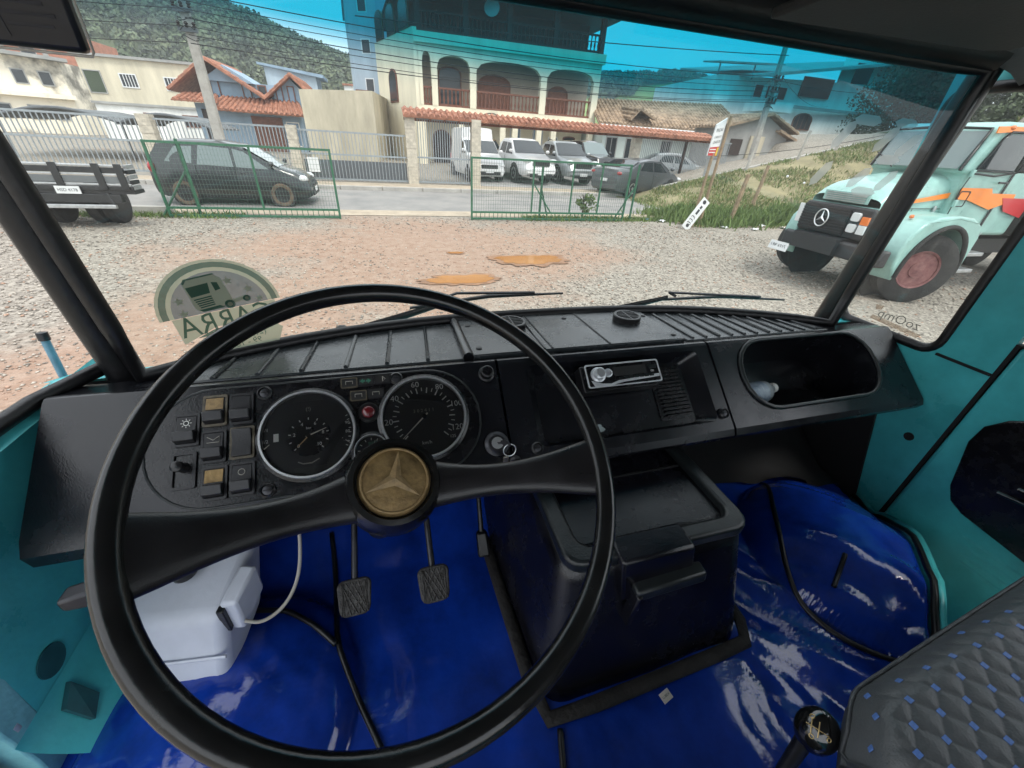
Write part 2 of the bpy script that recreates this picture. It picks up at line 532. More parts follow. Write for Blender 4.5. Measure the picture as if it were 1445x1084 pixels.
# left side wall below the window
def lw(u, v):
    y = .405 + .50 * u
    z = .93 + .60 * v
    return Vector((XL + .012 * math.sin(v * 3), y, z))
MB().grid(lw, 12, 10).build('side_panel', 'teal', cab, smooth=60)
MB().grid(lambda u, v: Vector((XL - .03 + .075 * v, .385 + .42 * u, 1.522 + .018 * math.sin(v * 2.4))), 10, 6).build('window_ledge', 'teal', cab, smooth=60)
MB().grid(lambda u, v: Vector((XL + .012 + .165 * v ** 1.7 * (1 - .35 * max(0, u - .6)), .372 + .208 * u, 1.16 - .135 * v)), 16, 10).build('kick_panel', 'teal', cab, smooth=180)
MB().lathe([(.026, 0), (.026, .002)], (XL + .013, .475, 1.195), (1, 0, 0), 20).build('rubber_plug', 'teal_dark', cab, smooth=40)
MB().prism([(.462, 1.145), (.425, 1.132), (.415, 1.100), (.452, 1.108)], lambda a, b, t: (XL + .012 + .165 * (max(0, 1.16 - b) / .135) ** 1.7 + t, a, b), .001, .008).build('vent_plate', 'teal_dark', cab)
MB().tube([(XL + .015, .30, 1.556), (XL + .02, .5, 1.556), (XL + .03, .70, 1.552), (XL + .075, .795, 1.556)], .013, 8).build('window_seal', 'rubber', cab, smooth=60)

# windshield
ws = thing('windshield', 'bowed windshield with blue sun strip along its top edge', 'windshield', (CX0, .9, 1.55))
MB().grid(lambda u, v: ws_pt(u, v), 40, 10).build('pane', 'glass_windshield', ws, smooth=180)
# band is in the pane's own coordinates
OFFZ = 1.55
for n in MAT['glass_windshield'].node_tree.nodes:
    if n.type == 'MAP_RANGE' and n.interpolation_type == 'SMOOTHSTEP':
        n.inputs['From Min'].default_value -= OFFZ; n.inputs['From Max'].default_value -= OFFZ
loop = [ws_pt(u / 20, 0) for u in range(21)] + [ws_pt(1, v / 6) for v in range(1, 7)] + [ws_pt(1 - u / 20, 1) for u in range(1, 21)] + [ws_pt(0, 1 - v / 6) for v in range(1, 6)]
MB().tube(loop, .015, 8, closed=True).build('seal', 'rubber', ws, smooth=180)

qw = thing('quarter_window', 'small fixed side window beside the right pillar', 'window', (XR + .02, .69, 1.55))
MB().prism(rrect(.572, .845, 1.532, 2.118, .035), fx, XR + .010, XR + .014).build('pane', 'glass_side', qw)
MB().tube([(XR + .006, a, b) for a, b in rrect(.572, .842, 1.536, 2.116, .038)], .013, 8, closed=True).build('seal', 'rubber', qw, smooth=180)

# passenger door
dr = thing('passenger_door', 'teal passenger door panel with a black ribbed map pocket', 'door', (XR, .0, 1.0))
MB().bb(XR - .004, XR + .045, -.75, .443, .86, 1.62).build('panel', 'teal', dr, bevel=.012)
MB().bb(XR, XR + .05, .37, .443, 1.62, 2.10).build('window_frame', 'teal', dr, bevel=.01)
pk_out = [(.352, 1.215), (.372, 1.25), (.402, 1.375), (.398, 1.425), (.372, 1.462), (.33, 1.492), (-.15, 1.60), (-.15, 1.13), (.20, 1.185), (.32, 1.20)]
pk = MB().prism(pk_out, lambda a, b, t: (t, a, b), XR - .012, XR - .004).build('map_pocket', 'panel_black', dr, bevel=.004)
for k in range(5):
    z = 1.30 + .032 * k
    MB().tube([(XR - .015, .30 - .02 * k, z), (XR - .020, .20, z + .022), (XR - .015, -.12, z + .09)], .0055, 6).build('rib', 'knob_black', pk, smooth=60)
for k in range(4):
    z = 1.135 - .022 * k
    MB().tube([(XR - .003, .29 - .01 * k, z + .012), (XR - .003, -.3, z + .012)], .006, 6).build('pressed_rib', 'teal', dr, smooth=60)
for k in range(3):
    z = 1.545 + .018 * k
    MB().tube([(XR - .003, .345, z), (XR - .003, -.3, z + .02)], .005, 6).build('pressed_rib', 'teal', dr, smooth=60)
MB().bb(XR - .002, XR + .02, .4435, .4515, .98, 1.62).build('door_seal', 'dark_void', dr)
MB().box((XR - .02, .405, 1.725), (.035, .035, .11)).build('lock_block', 'rubber', dr, bevel=.008)

# driver's door stands open: its pale jamb edge and check strap show bottom left
jb = thing('door_jamb', 'pale worn teal edge of the open driver door frame', 'door frame', (XL, .39, .95))
MB().prism([(.405, 1.40), (.43, 1.25), (.413, 1.10), (.385, .93), (.352, .93), (.372, 1.10), (.378, 1.25), (.37, 1.40)], lambda a, b, t: (t, a, b), XL - .05, XL + .012).build('jamb', 'teal_light', jb, bevel=.004)
MB().tube([(XL - .03, .36, 1.42), (XL - .03, .362, 1.2), (XL - .03, .335, .93)], .017, 8).build('seal', 'rubber', jb, smooth=60)
st = MB().hexa([(XL - .12, .30, 1.155), (XL - .005, .372, 1.165), (XL - .005, .400, 1.165), (XL - .12, .325, 1.155)],
               [(XL - .12, .30, 1.163), (XL - .005, .372, 1.173), (XL - .005, .400, 1.173), (XL - .12, .325, 1.163)]).build('check_strap', 'teal_light', jb, bevel=.002)
MB().lathe([(.011, 0), (.011, .012), (.006, .014)], (XL + .002, .392, 1.172), (0, 0, 1), 14).build('bolt', 'silver', jb, smooth=40)
MB().tube([(XL - .05, .30, .93), (XL - .02, .36, .97), (XL + .012, .385, .94)], .012, 8).build('sill_edge', 'teal_light', jb, smooth=60)

# ------------------------------------------------------------------ blue vinyl floor cover
def hump(x, y, cx, cy, rx, ry, h):
    d = ((x - cx) / rx) ** 2 + ((y - cy) / ry) ** 2
    return h * max(0, 1 - d) ** .55 if d < 1 else 0
def x_edge(y): return float(np.interp(y, [-.2, .05, .16, .29, .40, .50, .6], [.98, 1.0, 1.06, 1.20, 1.29, 1.335, 1.339]))
def floor_z(x, y):
    z = 1.05
    if y > .60: z += .26 * ((y - .60) / .35) ** 1.3
    z = max(z, 1.05 + hump(x, y, 1.06, .37, .22, .25, .105), 1.05 + hump(x, y, -.37, .37, .22, .23, .075))
    if x > x_edge(y) - .03: z -= .05 * min(1, (x - x_edge(y) + .03) / .03)
    w = 0
    if x > .62:
        w += .020 * noise.noise(Vector((x * 9 + y * 7, y * 3.0 - x * 3, 1.7))) + .010 * abs(noise.noise(Vector((x * 22 + y * 16, y * 7 - x * 4, 4.1))))
    else:
        w += .008 * noise.noise(Vector((x * 7, y * 5, 9.2))) + .003 * abs(noise.noise(Vector((x * 22, y * 11, 3.3))))
    if -.5 < x < -.18: w += .006 * abs(noise.noise(Vector((x * 20 + y * 20, y * 6, 8.8))))
    return z + w
fl = MB().grid(lambda u, v: (lambda x, y: Vector((x, y, floor_z(x, y))))(XL + .006 + (x_edge(-.85 + 1.78 * v) - XL - .006) * u, -.85 + 1.78 * v), 240, 190)
fc_ = thing('floor_cover', 'wrinkled glossy royal blue vinyl floor cover', 'floor cover', (CX0, .2, 1.05))
fl.build('vinyl_sheet', 'vinyl_blue', fc_, smooth=180)
MB().grid(lambda u, v: (lambda x, y: Vector((x, y, floor_z(x, y) + .016)))(.66 + .675 * u, .60 + .04 * math.sin(u * 5) + .32 * v), 24, 12).build('footwell_shade', 'dark_void', cab, smooth=180)  # black sheet painting in the deep shadow under the dash, right footwell
def floor_line(pts, r, name, m='rubber', n=8, lift=.003):
    out = []
    for (x0, y0), (x1, y1) in zip(pts[:-1], pts[1:]):
        for k in range(n):
            t = k / n
            x, y = x0 + (x1 - x0) * t, y0 + (y1 - y0) * t
            out.append(Vector((x, y, floor_z(x, y) + lift)))
    out.append(Vector((pts[-1][0], pts[-1][1], floor_z(*pts[-1]) + lift)))
    for _ in range(3):
        out = [out[0]] + [(out[i - 1] + out[i] * 2 + out[i + 1]) / 4 for i in range(1, len(out) - 1)] + [out[-1]]
    return MB().tube(out, r, 8).build(name, m, fc_, smooth=180)
floor_line([(-.222, .70), (-.205, .541), (-.186, .436), (-.149, .348), (-.105, .261), (-.08, .16)], .0055, 'piping')
floor_line([(-.42, .545), (-.372, .551), (-.29, .527), (-.237, .486), (-.19, .44)], .0055, 'piping')
floor_line([(.20, .215), (.185, .163), (.16, .05)], .0055, 'piping')
hp = [(1.06, .62), (.97, .53), (.905, .442), (.858, .36), (.842, .29), (.857, .214), (.92, .15), (1.0, .105)]
floor_line(hp, .006, 'piping', n=4)
floor_line([(.905, .28), (.94, .30), (.975, .325)], .005, 'pull_strap')
MB().tube([Vector((x_edge(y) + .004, y, floor_z(x_edge(y) - .035, y) - .012)) for y in np.linspace(.0, .52, 22)], .014, 8, up=(1, 0, 0), flat=1.6).build('edge_binding', 'teal', fc_, smooth=180)
MB().tube([Vector((x_edge(y) - .012, y, floor_z(x_edge(y) - .035, y) + .004)) for y in np.linspace(.0, .52, 22)], .007, 8).build('edge_piping', 'rubber', fc_, smooth=180)
MB().grid(lambda u, v: Vector((.95 + .45 * u, -.3 + .9 * v, .90)), 4, 4).build('door_step', 'teal', cab)

# ------------------------------------------------------------------ dashboard
FT, FB = Vector((0, .692, 1.56)), Vector((0, .522, 1.415))
FLEN = (FB - FT).length
FDN = (FB - FT).normalized()
FOUT = Vector((0, FDN.z, -FDN.y))
def fc(x, s, h=0.0): return FT + FDN * s + FOUT * h + Vector((x, 0, 0))
def under(x):                                 # profile below the face
    k = 1 if x < .18 else 0
    return [fc(x, FLEN + .008 + .010 * k, -.006), fc(x, FLEN + .012 + .020 * k, -.022 - .008 * k), Vector((x, .60, 1.372 - .035 * k)), Vector((x, .78, 1.36 - .03 * k))]
dash = thing('dashboard', 'black moulded dashboard with gauges, switches and open glove tray', 'dashboard', (CX0, .7, 1.36))
def section(name, x0, x1, hole=None, hole_in=None, depth=.03, taper=(0, 0)):
    m = MB()
    nx = 14
    def pt(x, k):
        prof = [Vector((x, ws_y(min(max(x, -.47), 1.2)) - .006, 1.540)), Vector((x, .712, 1.553)), fc(x, -.006, -.008), fc(x, 0, -.002), fc(x, .008, 0)]
        prof += [fc(x, FLEN * .97, 0)] + under(x)
        return prof[k]
    K = 10
    for i in range(nx):
        xa, xb = x0 + (x1 - x0) * i / nx, x0 + (x1 - x0) * (i + 1) / nx
        for k in range(K - 1):
            if hole and k == 4: continue
            m.add([pt(xa, k), pt(xb, k), pt(xb, k + 1), pt(xa, k + 1)], [(0, 1, 2, 3)])
    for x in (x0, x1): m.add([pt(x, k) for k in range(K)], [tuple(range(K))])
    if hole:
        n = len(hole) // 4
        out = []
        c = [(x1, FLEN * .97), (x0, FLEN * .97), (x0, .008), (x1, .008)]
        for q in range(4):
            for k in range(n):
                a = c[q]
                out.append(a)
        N = len(hole)
        vs = [fc(a, b, 0) for a, b in out] + [fc(a, b, 0) for a, b in hole]
        fs = []
        for i in range(N):
            j = (i + 1) % N
            fs.append((i, j, N + j, N + i) if out[i] != out[j] else (i, N + j, N + i))
        m.add(vs, fs)
        inn = hole_in or hole
        m.add([fc(a, b, 0) for a, b in hole] + [fc(a, b, -depth) for a, b in inn],
              [(i, (i + 1) % N, N + (i + 1) % N, N + i) for i in range(N)] + [tuple(range(N, 2 * N))])
    return m.build(name, 'dash_black', dash, smooth=28)
section('cluster_housing', -.570, .1775)
section('center_housing', .1825, .7085, rrect(.240, .674, .018, .194, .018), rrect(.262, .640, .034, .185, .012), .030)
section('tray_housing', .7145, 1.338, rrect(.784, 1.222, .008, .182, .080), rrect(.80, 1.205, .02, .17, .072), .16)
MB().tube([fc(a, b, .002) for a, b in rrect(.782, 1.224, .006, .184, .081)], .0055, 8, closed=True).build('tray_rim', 'cover_rim', dash, smooth=180)
# left deck trim strip with its long groove

# deck: flat trays left and right with ribs, raised centre panel
def deck_y0(x): return .716
def deck_pt(x, t, h=0):
    ya, yb = .716, ws_y(min(max(x, -.47), 1.2)) - .016
    return Vector((x, ya + (yb - ya) * t, 1.553 - .012 * t + h))
def deck_panel(name, x0, x1, h, m='dash_deck', n=8):
    mb = MB()
    top = lambda i, t: deck_pt(x0 + (x1 - x0) * i / n, t, h)
    bot = lambda i, t: deck_pt(x0 + (x1 - x0) * i / n, t, -.004)
    for i in range(n):
        mb.add([top(i, 0), top(i + 1, 0), top(i + 1, 1), top(i, 1)], [(0, 1, 2, 3)])
        mb.add([bot(i, 0), bot(i + 1, 0), top(i + 1, 0), top(i, 0)], [(0, 1, 2, 3)])
    for i in (0, n): mb.add([bot(i, 0), top(i, 0), top(i, 1), bot(i, 1)], [(0, 1, 2, 3)])
    return mb.build(name, m, dash, bevel=.003)
deck_panel('deck_panel', -.40, .118, .003)
deck_panel('deck_panel', .135, .668, .010)
deck_panel('deck_panel', .676, 1.14, .003)
for x in (-.345, -.272, -.198, -.118, -.04, .042):
    MB().tube([deck_pt(x, .04, .004), deck_pt(x + .008, .95, .004)], .0045, 6).build('deck_rib', 'dash_deck', dash, smooth=60)
for x in (.30, .318, .462):
    MB().tube([deck_pt(x, .02, .0105), deck_pt(x, .97, .0105)], .0022, 6).build('deck_rib', 'dash_black', dash, smooth=60)
for k in range(11):
    x = .70 + .040 * k
    MB().tube([deck_pt(x, .05, .004), deck_pt(x + .004, .93, .004)], .0038, 6).build('deck_rib', 'dash_deck', dash, smooth=60)
for x, t in ((.155, .15), (.155, .8), (.42, .83), (.65, .12), (.655, .8), (.25, .12)):
    MB().lathe([(.0065, 0), (.0065, .002), (.004, .003)], deck_pt(x, t, .010), (0, 0, 1), 12).build('screw', 'rubber', dash, smooth=40)
MB().tube([deck_pt(.126, .0, .006), deck_pt(.126, 1, .006)], .012, 8).build('deck_step', 'dash_black', dash, smooth=60)

for vx, vy in ((.262, .868), (.587, .862)):
    o = Vector((vx, vy, 1.5605))
    vt = MB().lathe([(.033, -.006), (.037, -.006), (.037, .008), (.035, .010), (.030, .010), (.030, .002)], o, (0, 0, 1), 28).build('air_vent', 'rubber', dash, smooth=40)
    MB().lathe([(.030, .0), (.030, .001)], o, (0, 0, 1), 28).build('vent_well', 'dark_void', vt, smooth=40)
    for k in range(6):
        yy = -.024 + .0096 * k
        hw = math.sqrt(max(0, .030 ** 2 - yy ** 2))
        MB().box(o + Vector((0, yy, .006)), (2 * hw, .0024, .007)).build('slat', 'cover_rim', vt)
    MB().box(o + Vector((0, 0, .0065)), (.0035, .058, .006)).build('slat', 'cover_rim', vt)

# instrument plate
ip = rrect(-.425, .128, .010, .212, .098, 8)
plate = MB().prism(ip, fc, .0005, .0035).build('instrument_plate', 'panel_black', dash, bevel=.0015)
MB().tube([fc(a, b, .003) for a, b in ip], .0022, 6, closed=True).build('plate_edge', 'cover_rim', plate, smooth=180)

def gauge(name, cx, cs, r, hump_r=None):
    g = MB().lathe([(r, 0), (r, .010), (r * .985, .0135), (r * .945, .0135), (r * .93, .006), (r * .93, .004)], fc(cx, cs, .003), FOUT, 48).build(name, 'chrome', dash, smooth=35)
    MB().lathe([(r * .99 + .006, 0), (r * .99 + .006, .006), (r, .009), (r * .97, .002)], fc(cx, cs, .002), FOUT, 48, cap=False).build('surround', 'panel_black', g, smooth=35)
    MB().lathe([(r * .94, 0), (r * .94, .001)], fc(cx, cs, .0065), FOUT, 40).build('dial', 'dial', g)
    MB().lathe([(r * .935, 0), (r * .935, .0006)], fc(cx, cs, .0145), FOUT, 40).build('cover_glass', 'glass_dial', g)
    return g
def dialfn(cx, cs, rot=0.0, h=.0082):
    ca, sa = math.cos(rot), math.sin(rot)
    return lambda a, b, t: fc(cx + a * ca - b * sa, cs - (a * sa + b * ca), h + t)
def ticks(g, cx, cs, r0, r1, a0, a1, n, w, m='print_white', h=.0082):
    mb = MB()
    for k in range(n):
        a = R_(a0 + (a1 - a0) * k / (n - 1))
        d = Vector((math.cos(a), math.sin(a)))
        e = Vector((-d.y, d.x)) * w / 2
        q = [d * r0 + e, d * r0 - e, d * r1 - e, d * r1 + e]
        mb.add([fc(cx + p.x, cs - p.y, h) for p in q], [(0, 1, 2, 3)])
    o = mb.build('tick_marks', m, g)
    o['kind'] = 'stuff'
def hand(g, cx, cs, ang, l, w, m, h=.0105, tail=.15):
    a = R_(ang)
    d = Vector((math.cos(a), math.sin(a))); e = Vector((-d.y, d.x))
    q = [d * -l * tail + e * w, d * -l * tail - e * w, d * l - e * w * .4, d * l + e * w * .4]
    MB().prism([(p.x, p.y) for p in q], lambda a_, b_, t: fc(cx + a_, cs - b_, t), h, h + .001).build('needle', m, g)
    MB().lathe([(w * 3.2, 0), (w * 3.2, .003)], fc(cx, cs, h - .001), FOUT, 14).build('needle_cap', 'panel_black', g, smooth=40)
# speedometer
sp = gauge('speedometer', .021, .104, .080)
ticks(sp, .021, .104, .051, .058, 225, -45, 27, .0016)
ticks(sp, .021, .104, .047, .058, 225, -45, 14, .0022)
for k, t in enumerate(('0', '20', '40', '60', '80', '100', '120')):
    a = R_(225 - 250 * k / 6)
    text_mb(t, .0160, dialfn(.021 + .0655 * math.cos(a), .104 - .0655 * math.sin(a))).build('numeral', 'print_white', sp, fix=False)
text_mb('125', .008, dialfn(.021 + .066 * math.cos(R_(-42)), .104 + .066 * math.sin(R_(42)))).build('numeral', 'print_white', sp, fix=False)
text_mb('km/h', .009, dialfn(.021, .104 + .050)).build('lettering', 'print_white', sp, fix=False)
text_mb('3 0 2 4 1 1', .009, dialfn(.021, .104 - .012)).build('odometer', 'cable_grey', sp, fix=False)
hand(sp, .021, .104, 222, .058, .0014, 'needle_white')
# combined gauge: air pressure in the middle, fuel left, temperature right
cg = gauge('combination_gauge', -.180, .110, .079)
MB().lathe([(.036, 0), (.036, .0006)], fc(-.180, .114, .0076), FOUT, 32).build('inner_dial', 'panel_black', cg)
ticks(cg, -.180, .114, .029, .033, 225, -45, 11, .0016, h=.009)
for k, t in enumerate(('0', '2', '4', '6', '8', '10')):
    a = R_(225 - 270 * k / 5)
    text_mb(t, .0085, dialfn(-.180 + .0235 * math.cos(a), .114 - .0235 * math.sin(a), h=.009)).build('numeral', 'print_white', cg, fix=False)
text_mb('bar', .0065, dialfn(-.180, .114 - .014, h=.009)).build('lettering', 'print_white', cg, fix=False)
hand(cg, -.180, .114, 20, .031, .0012, 'needle_white')
hand(cg, -.180, .114, 225, .026, .0010, 'needle', h=.0095)
text_mb('(!)', .010, dialfn(-.180, .110 - .045)).build('brake_symbol', 'cable_grey', cg, fix=False)
for k, t in enumerate(('1/1', '1/2')):
    text_mb(t, .008, dialfn(-.249, .096 + .020 * k)).build('lettering', 'print_white', cg, fix=False)
MB().prism([(-.236, .104), (-.228, .104), (-.228, .118), (-.236, .118)], fc, .0080, .0084).build('fuel_symbol', 'print_white', cg)
hand(cg, -.252, .131, 40, .014, .0009, 'needle_white', tail=.3)
for k, t in enumerate(('90', '80')):
    text_mb(t, .008, dialfn(-.116, .098 + .016 * k)).build('lettering', 'print_white', cg, fix=False)
ticks(cg, -.180, .110, .066, .070, -25, 22, 8, .0014)
hand(cg, -.122, .128, -40, .013, .0009, 'needle_white', tail=.3)
MB().tube([fc(-.198, .158, .0085), fc(-.190, .162, .0085), fc(-.176, .162, .0085), fc(-.164, .156, .0085)], .0011, 5).build('oil_symbol', 'cable_grey', cg)
for dx in (-.02,): MB().prism([(-.205, .168), (-.155, .168), (-.158, .182), (-.202, .182)], fc, .0078, .0084).build('lamp_window', 'lamp_off', cg)
for dx in (-.02,): MB().prism([(-.205, .050), (-.155, .050), (-.160, .038), (-.200, .038)], fc, .0078, .0084).build('lamp_window', 'lamp_off', cg)
# small gauge half behind the wheel hub
sg = gauge('clock_gauge', -.077, .156, .030)
ticks(sg, -.077, .156, .020, .024, 200, -20, 9, .0014)
MB().prism([(-.083, .139), (-.066, .139), (-.067, .145), (-.082, .145)], fc, .0080, .0086).build('green_segment', 'lamp_green', sg)
hand(sg, -.077, .156, 70, .02, .0008, 'needle_white')
# warning lamps
for x, s, m in ((-.109, .0225, 'lamp_off'), (-.080, .0215, 'lamp_off'), (-.050, .0205, 'lamp_off'), (-.094, .049, 'lamp_off'), (-.063, .048, 'lamp_off')):
    w = MB().prism(rrect(x - .0142, x + .0142, s - .0092, s + .0092, .002, 2), fc, .003, .0075).build('warning_lamp', m, dash, bevel=.001)
    MB().ring(rrect(x - .0148, x + .0148, s - .0098, s + .0098, .002, 2), rrect(x - .0128, x + .0128, s - .0078, s + .0078, .002, 2), fc, .003, .0084).build('lamp_frame', 'switch_worn' if s > .048 or x < -.1 else 'switch_black', w)
    if x == -.080:
        for sgn in (-1, 1):
            MB().prism([(x + sgn * .010, s), (x + sgn * .004, s - .005), (x + sgn * .004, s - .002), (x + sgn * .001, s - .002), (x + sgn * .001, s + .002), (x + sgn * .004, s + .002), (x + sgn * .004, s + .005)], fc, .0075, .0079).build('arrow', 'lamp_green', w)
    elif x == -.050:
        MB().tube([fc(x + .001, s - .005, .0078), fc(x + .006, s, .0078), fc(x + .001, s + .005, .0078), fc(x + .001, s - .005, .0078)], .0007, 4).build('beam_symbol', 'cable_grey', w)
    else:
        MB().tube([fc(x - .006, s + .003, .0078), fc(x - .006, s - .003, .0078), fc(x + .006, s - .003, .0078), fc(x + .006, s + .003, .0078)], .0007, 4).build('battery_symbol', 'cable_grey', w)
rb = MB().lathe([(.019, 0), (.019, .004), (.016, .007), (.013, .007)], fc(-.078, .083, .003), FOUT, 24).build('warning_button', 'rubber', dash, smooth=40)
MB().lathe([(.0115, .004), (.0115, .009), (.008, .012), (.0, .013)], fc(-.078, .083, .003), FOUT, 20).build('red_lens', 'lamp_red', rb, smooth=60)
# rocker switches
sw_spots = [(-.326, .050, 'amber_worn'), (-.286, .051, 'switch_worn'), (-.366, .079, None), (-.326, .112, None), (-.284, .111, 'flat'), (-.323, .173, 'amber_worn2'), (-.283, .172, None)]
for x, s, cap in sw_spots:
    w = MB().ring(rrect(x - .0185, x + .0185, s - .0275, s + .0275, .003, 2), rrect(x - .0150, x + .0150, s - .0235, s + .0235, .002, 2), fc, .003, .0075).build('rocker_switch', 'switch_worn' if cap in ('amber_worn', 'flat') else 'switch_black', dash)
    prof = [(s - .0230, .004), (s - .0230, .0075), (s + .002, .010), (s + .004, .020), (s + .019, .017), (s + .0230, .006), (s + .0230, .004)]
    if cap == 'flat': prof = [(s - .0230, .004), (s - .0230, .015), (s - .002, .009), (s + .0230, .012), (s + .0230, .004)]
    MB().prism(prof, lambda a, b, t: fc(t, a, b), x - .0146, x + .0146).build('rocker', 'switch_black', w, bevel=.0012)
    if cap in ('amber_worn', 'amber_worn2', 'switch_worn'):
        MB().prism([(s - .0215, .0082), (s - .001, .0102), (s - .001, .0106), (s - .0215, .0086)], lambda a, b, t: fc(t, a, b), x - .013, x + .013).build('legend_plate', 'brass' if cap == 'amber_worn2' else ('amber_worn' if cap == 'amber_worn' else 'switch_black'), w)
    if (x, s) == (-.366, .079):
        MB().tube([fc(x + .0038 * math.cos(R_(a)), s - .011 + .0038 * math.sin(R_(a)), .0094) for a in range(0, 360, 30)], .0007, 4, closed=True).build('lamp_symbol', 'print_white', w)
        for a in range(0, 360, 45):
            d = Vector((math.cos(R_(a)), math.sin(R_(a))))
            MB().tube([fc(x + d.x * .0055, s - .011 + d.y * .0055, .0094), fc(x + d.x * .008, s - .011 + d.y * .008, .0094)], .0006, 4).build('lamp_ray', 'print_white', w)
    elif (x, s) == (-.326, .112):
        MB().tube([fc(x - .009, s - .016, .0094), fc(x, s - .010, .0095), fc(x + .009, s - .016, .0094), fc(x + .009, s - .006, .0098), fc(x - .009, s - .006, .0098)], .0007, 4).build('blower_symbol', 'cable_grey', w)
    elif (x, s) == (-.283, .172):
        MB().tube([fc(x + .005 * math.cos(R_(a)), s - .011 + .005 * math.sin(R_(a)), .0094) for a in range(0, 360, 30)], .0006, 4, closed=True).build('hazard_symbol', 'cable_grey', w)
kp = MB().ring(rrect(-.386, -.350, .116, .176, .003, 2), rrect(-.3815, -.3545, .1205, .1715, .002, 2), fc, .003, .007).build('knob_plate', 'switch_black', dash)
MB().lathe([(.009, 0), (.007, .004), (.004, .008), (.004, .014), (.0085, .016), (.0085, .024), (.006, .026)], fc(-.368, .141, .003), FOUT, 18).build('pull_knob', 'rubber', kp, smooth=40)
# screws, cigarette lighter, ignition lock, bare chip of paint
for x, s in ((-.251, .026), (-.246, .197), (-.024, .021), (.232, .194), (.690, .178)):
    sc = MB().lathe([(.0125, 0), (.0125, .005), (.0095, .0075), (.0085, .004)], fc(x, s, .001), FOUT, 20).build('screw_cup', 'rubber', dash, smooth=40)
    MB().lathe([(.008, 0), (.008, .0055), (.005, .0068)], fc(x, s, .001), FOUT, 14).build('screw', 'steel_dark', sc, smooth=40)
    MB().box(fc(x, s, .0078), (.011, .0015, .001), Matrix.Rotation(R_(40), 3, 'X')).build('screw_slot', 'dark_void', sc)
lg = MB().lathe([(.0165, 0), (.0165, .006), (.013, .008), (.0125, .022), (.010, .024)], fc(.153, .030, .001), FOUT, 24).build('lighter', 'rubber', dash, smooth=40)
MB().lathe([(.0095, .022), (.0095, .0246)], fc(.153, .030, .001), FOUT, 20).build('lighter_cap', 'panel_black', lg, smooth=40)
ig = MB().lathe([(.024, 0), (.024, .005), (.018, .008), (.016, .012), (.012, .012)], fc(.152, .174, .001), FOUT, 28).build('ignition_lock', 'steel_dark', dash, smooth=40)
MB().lathe([(.0115, .010), (.0115, .014)], fc(.152, .174, .001), FOUT, 20).build('lock_barrel', 'chrome', ig, smooth=40)
chip = [(.388 + .014 * (1 + .25 * math.sin(3 * a) + .12 * math.sin(7 * a)) * math.cos(a), .168 + .011 * (1 + .2 * math.cos(2 * a)) * math.sin(a)) for a in [2 * math.pi * k / 22 for k in range(22)]]
MB().prism(chip, fc, -.0299, -.0295).build('bare_patch', 'paint_chip', dash)
# speaker grille slats in the recess
gl_ = MB().prism(rrect(.548, .632, .044, .172, .004, 2), fc, -.0302, -.0275).build('speaker_grille', 'panel_black', dash)
for k in range(13):
    s = .052 + .0091 * k
    MB().prism([(s - .0030, -.0275), (s + .0022, -.0275), (s + .0030, -.0205), (s + .0008, -.0205)], lambda a, b, t: fc(t, a, b), .555 + .0006 * k, .625 + .0006 * k).build('slat', 'panel_black', gl_)

# key with ring
ky = thing('ignition_key', 'key with ring and fob hanging in the ignition lock', 'key', fc(.152, .174, .012))
MB().prism([(-.004, 0), (.004, 0), (.004, .014), (.013, .020), (.016, .034), (.008, .042), (-.008, .042), (-.014, .034), (-.011, .020), (-.004, .014)],
           lambda a, b, t: fc(.152 + .35 * b + .25 * a, .174 + .2 * b + a * .5, .012 + b * .9) + Vector((t, 0, 0)), -.0012, .0012).build('key_blade', 'steel_dark', ky, bevel=.0008)
k0 = fc(.168, .186, .045)
MB().tube([k0 + Vector((.012 * math.cos(R_(a)), .003 * math.sin(R_(a)), -.012 + .012 * math.sin(R_(a)))) for a in range(0, 360, 24)], .0011, 6, closed=True).build('key_ring', 'chrome', ky, smooth=180)
MB().ball(k0 + Vector((.010, -.004, -.040)), (.013, .005, .016), 12, 8).build('fob', 'rubber', ky, smooth=180)
MB().box(k0 + Vector((-.008, -.006, -.036)), (.010, .003, .030)).build('spare_key', 'key_metal', ky, bevel=.001)

# car radio
rd = thing('car_radio', 'silver and black car radio with round volume knob in the dashboard', 'radio', fc(.45, .07, -.03))
def rf(a, b, t): return fc(.362 + a, .040 + b, t + .010)
MB().prism(rrect(-.006, .178, -.003, .056, .003, 2), rf, -.030, .004).build('chassis', 'rubber', rd, bevel=.002)
fpn = MB().prism(rrect(-.003, .175, 0, .052, .005, 3), rf, .0035, .020).build('faceplate', 'panel_black', rd, bevel=.003)
MB().ring(rrect(-.003, .175, .0, .052, .005, 3), rrect(.000, .172, .003, .049, .004, 3), rf, .0195, .0215).build('trim', 'silver', fpn, bevel=.0006)
MB().prism([(.006, .036), (.03, .044), (.05, .046), (.07, .040), (.17, .034), (.17, .040), (.08, .045), (.05, .050), (.012, .049)], rf, .0195, .0225).build('silver_band', 'silver', fpn, bevel=.0008)
MB().prism(rrect(.062, .142, .010, .030, .002, 2), rf, .0198, .0208).build('display', 'lamp_off', fpn)
kn = MB().lathe([(.0165, 0), (.0165, .004), (.013, .006), (.0125, .015), (.010, .017)], rf(.024, .024, .0195), FOUT, 28).build('volume_knob', 'silver', fpn, smooth=40)
MB().lathe([(.0095, .0168), (.0095, .0182)], rf(.024, .024, .0195), FOUT, 20).build('knob_cap', 'chrome', kn, smooth=40)
MB().lathe([(.0095, 0), (.0095, .004), (.0065, .005), (.0065, .002)], rf(.048, .022, .0195), FOUT, 20).build('jack', 'silver', fpn, smooth=40)
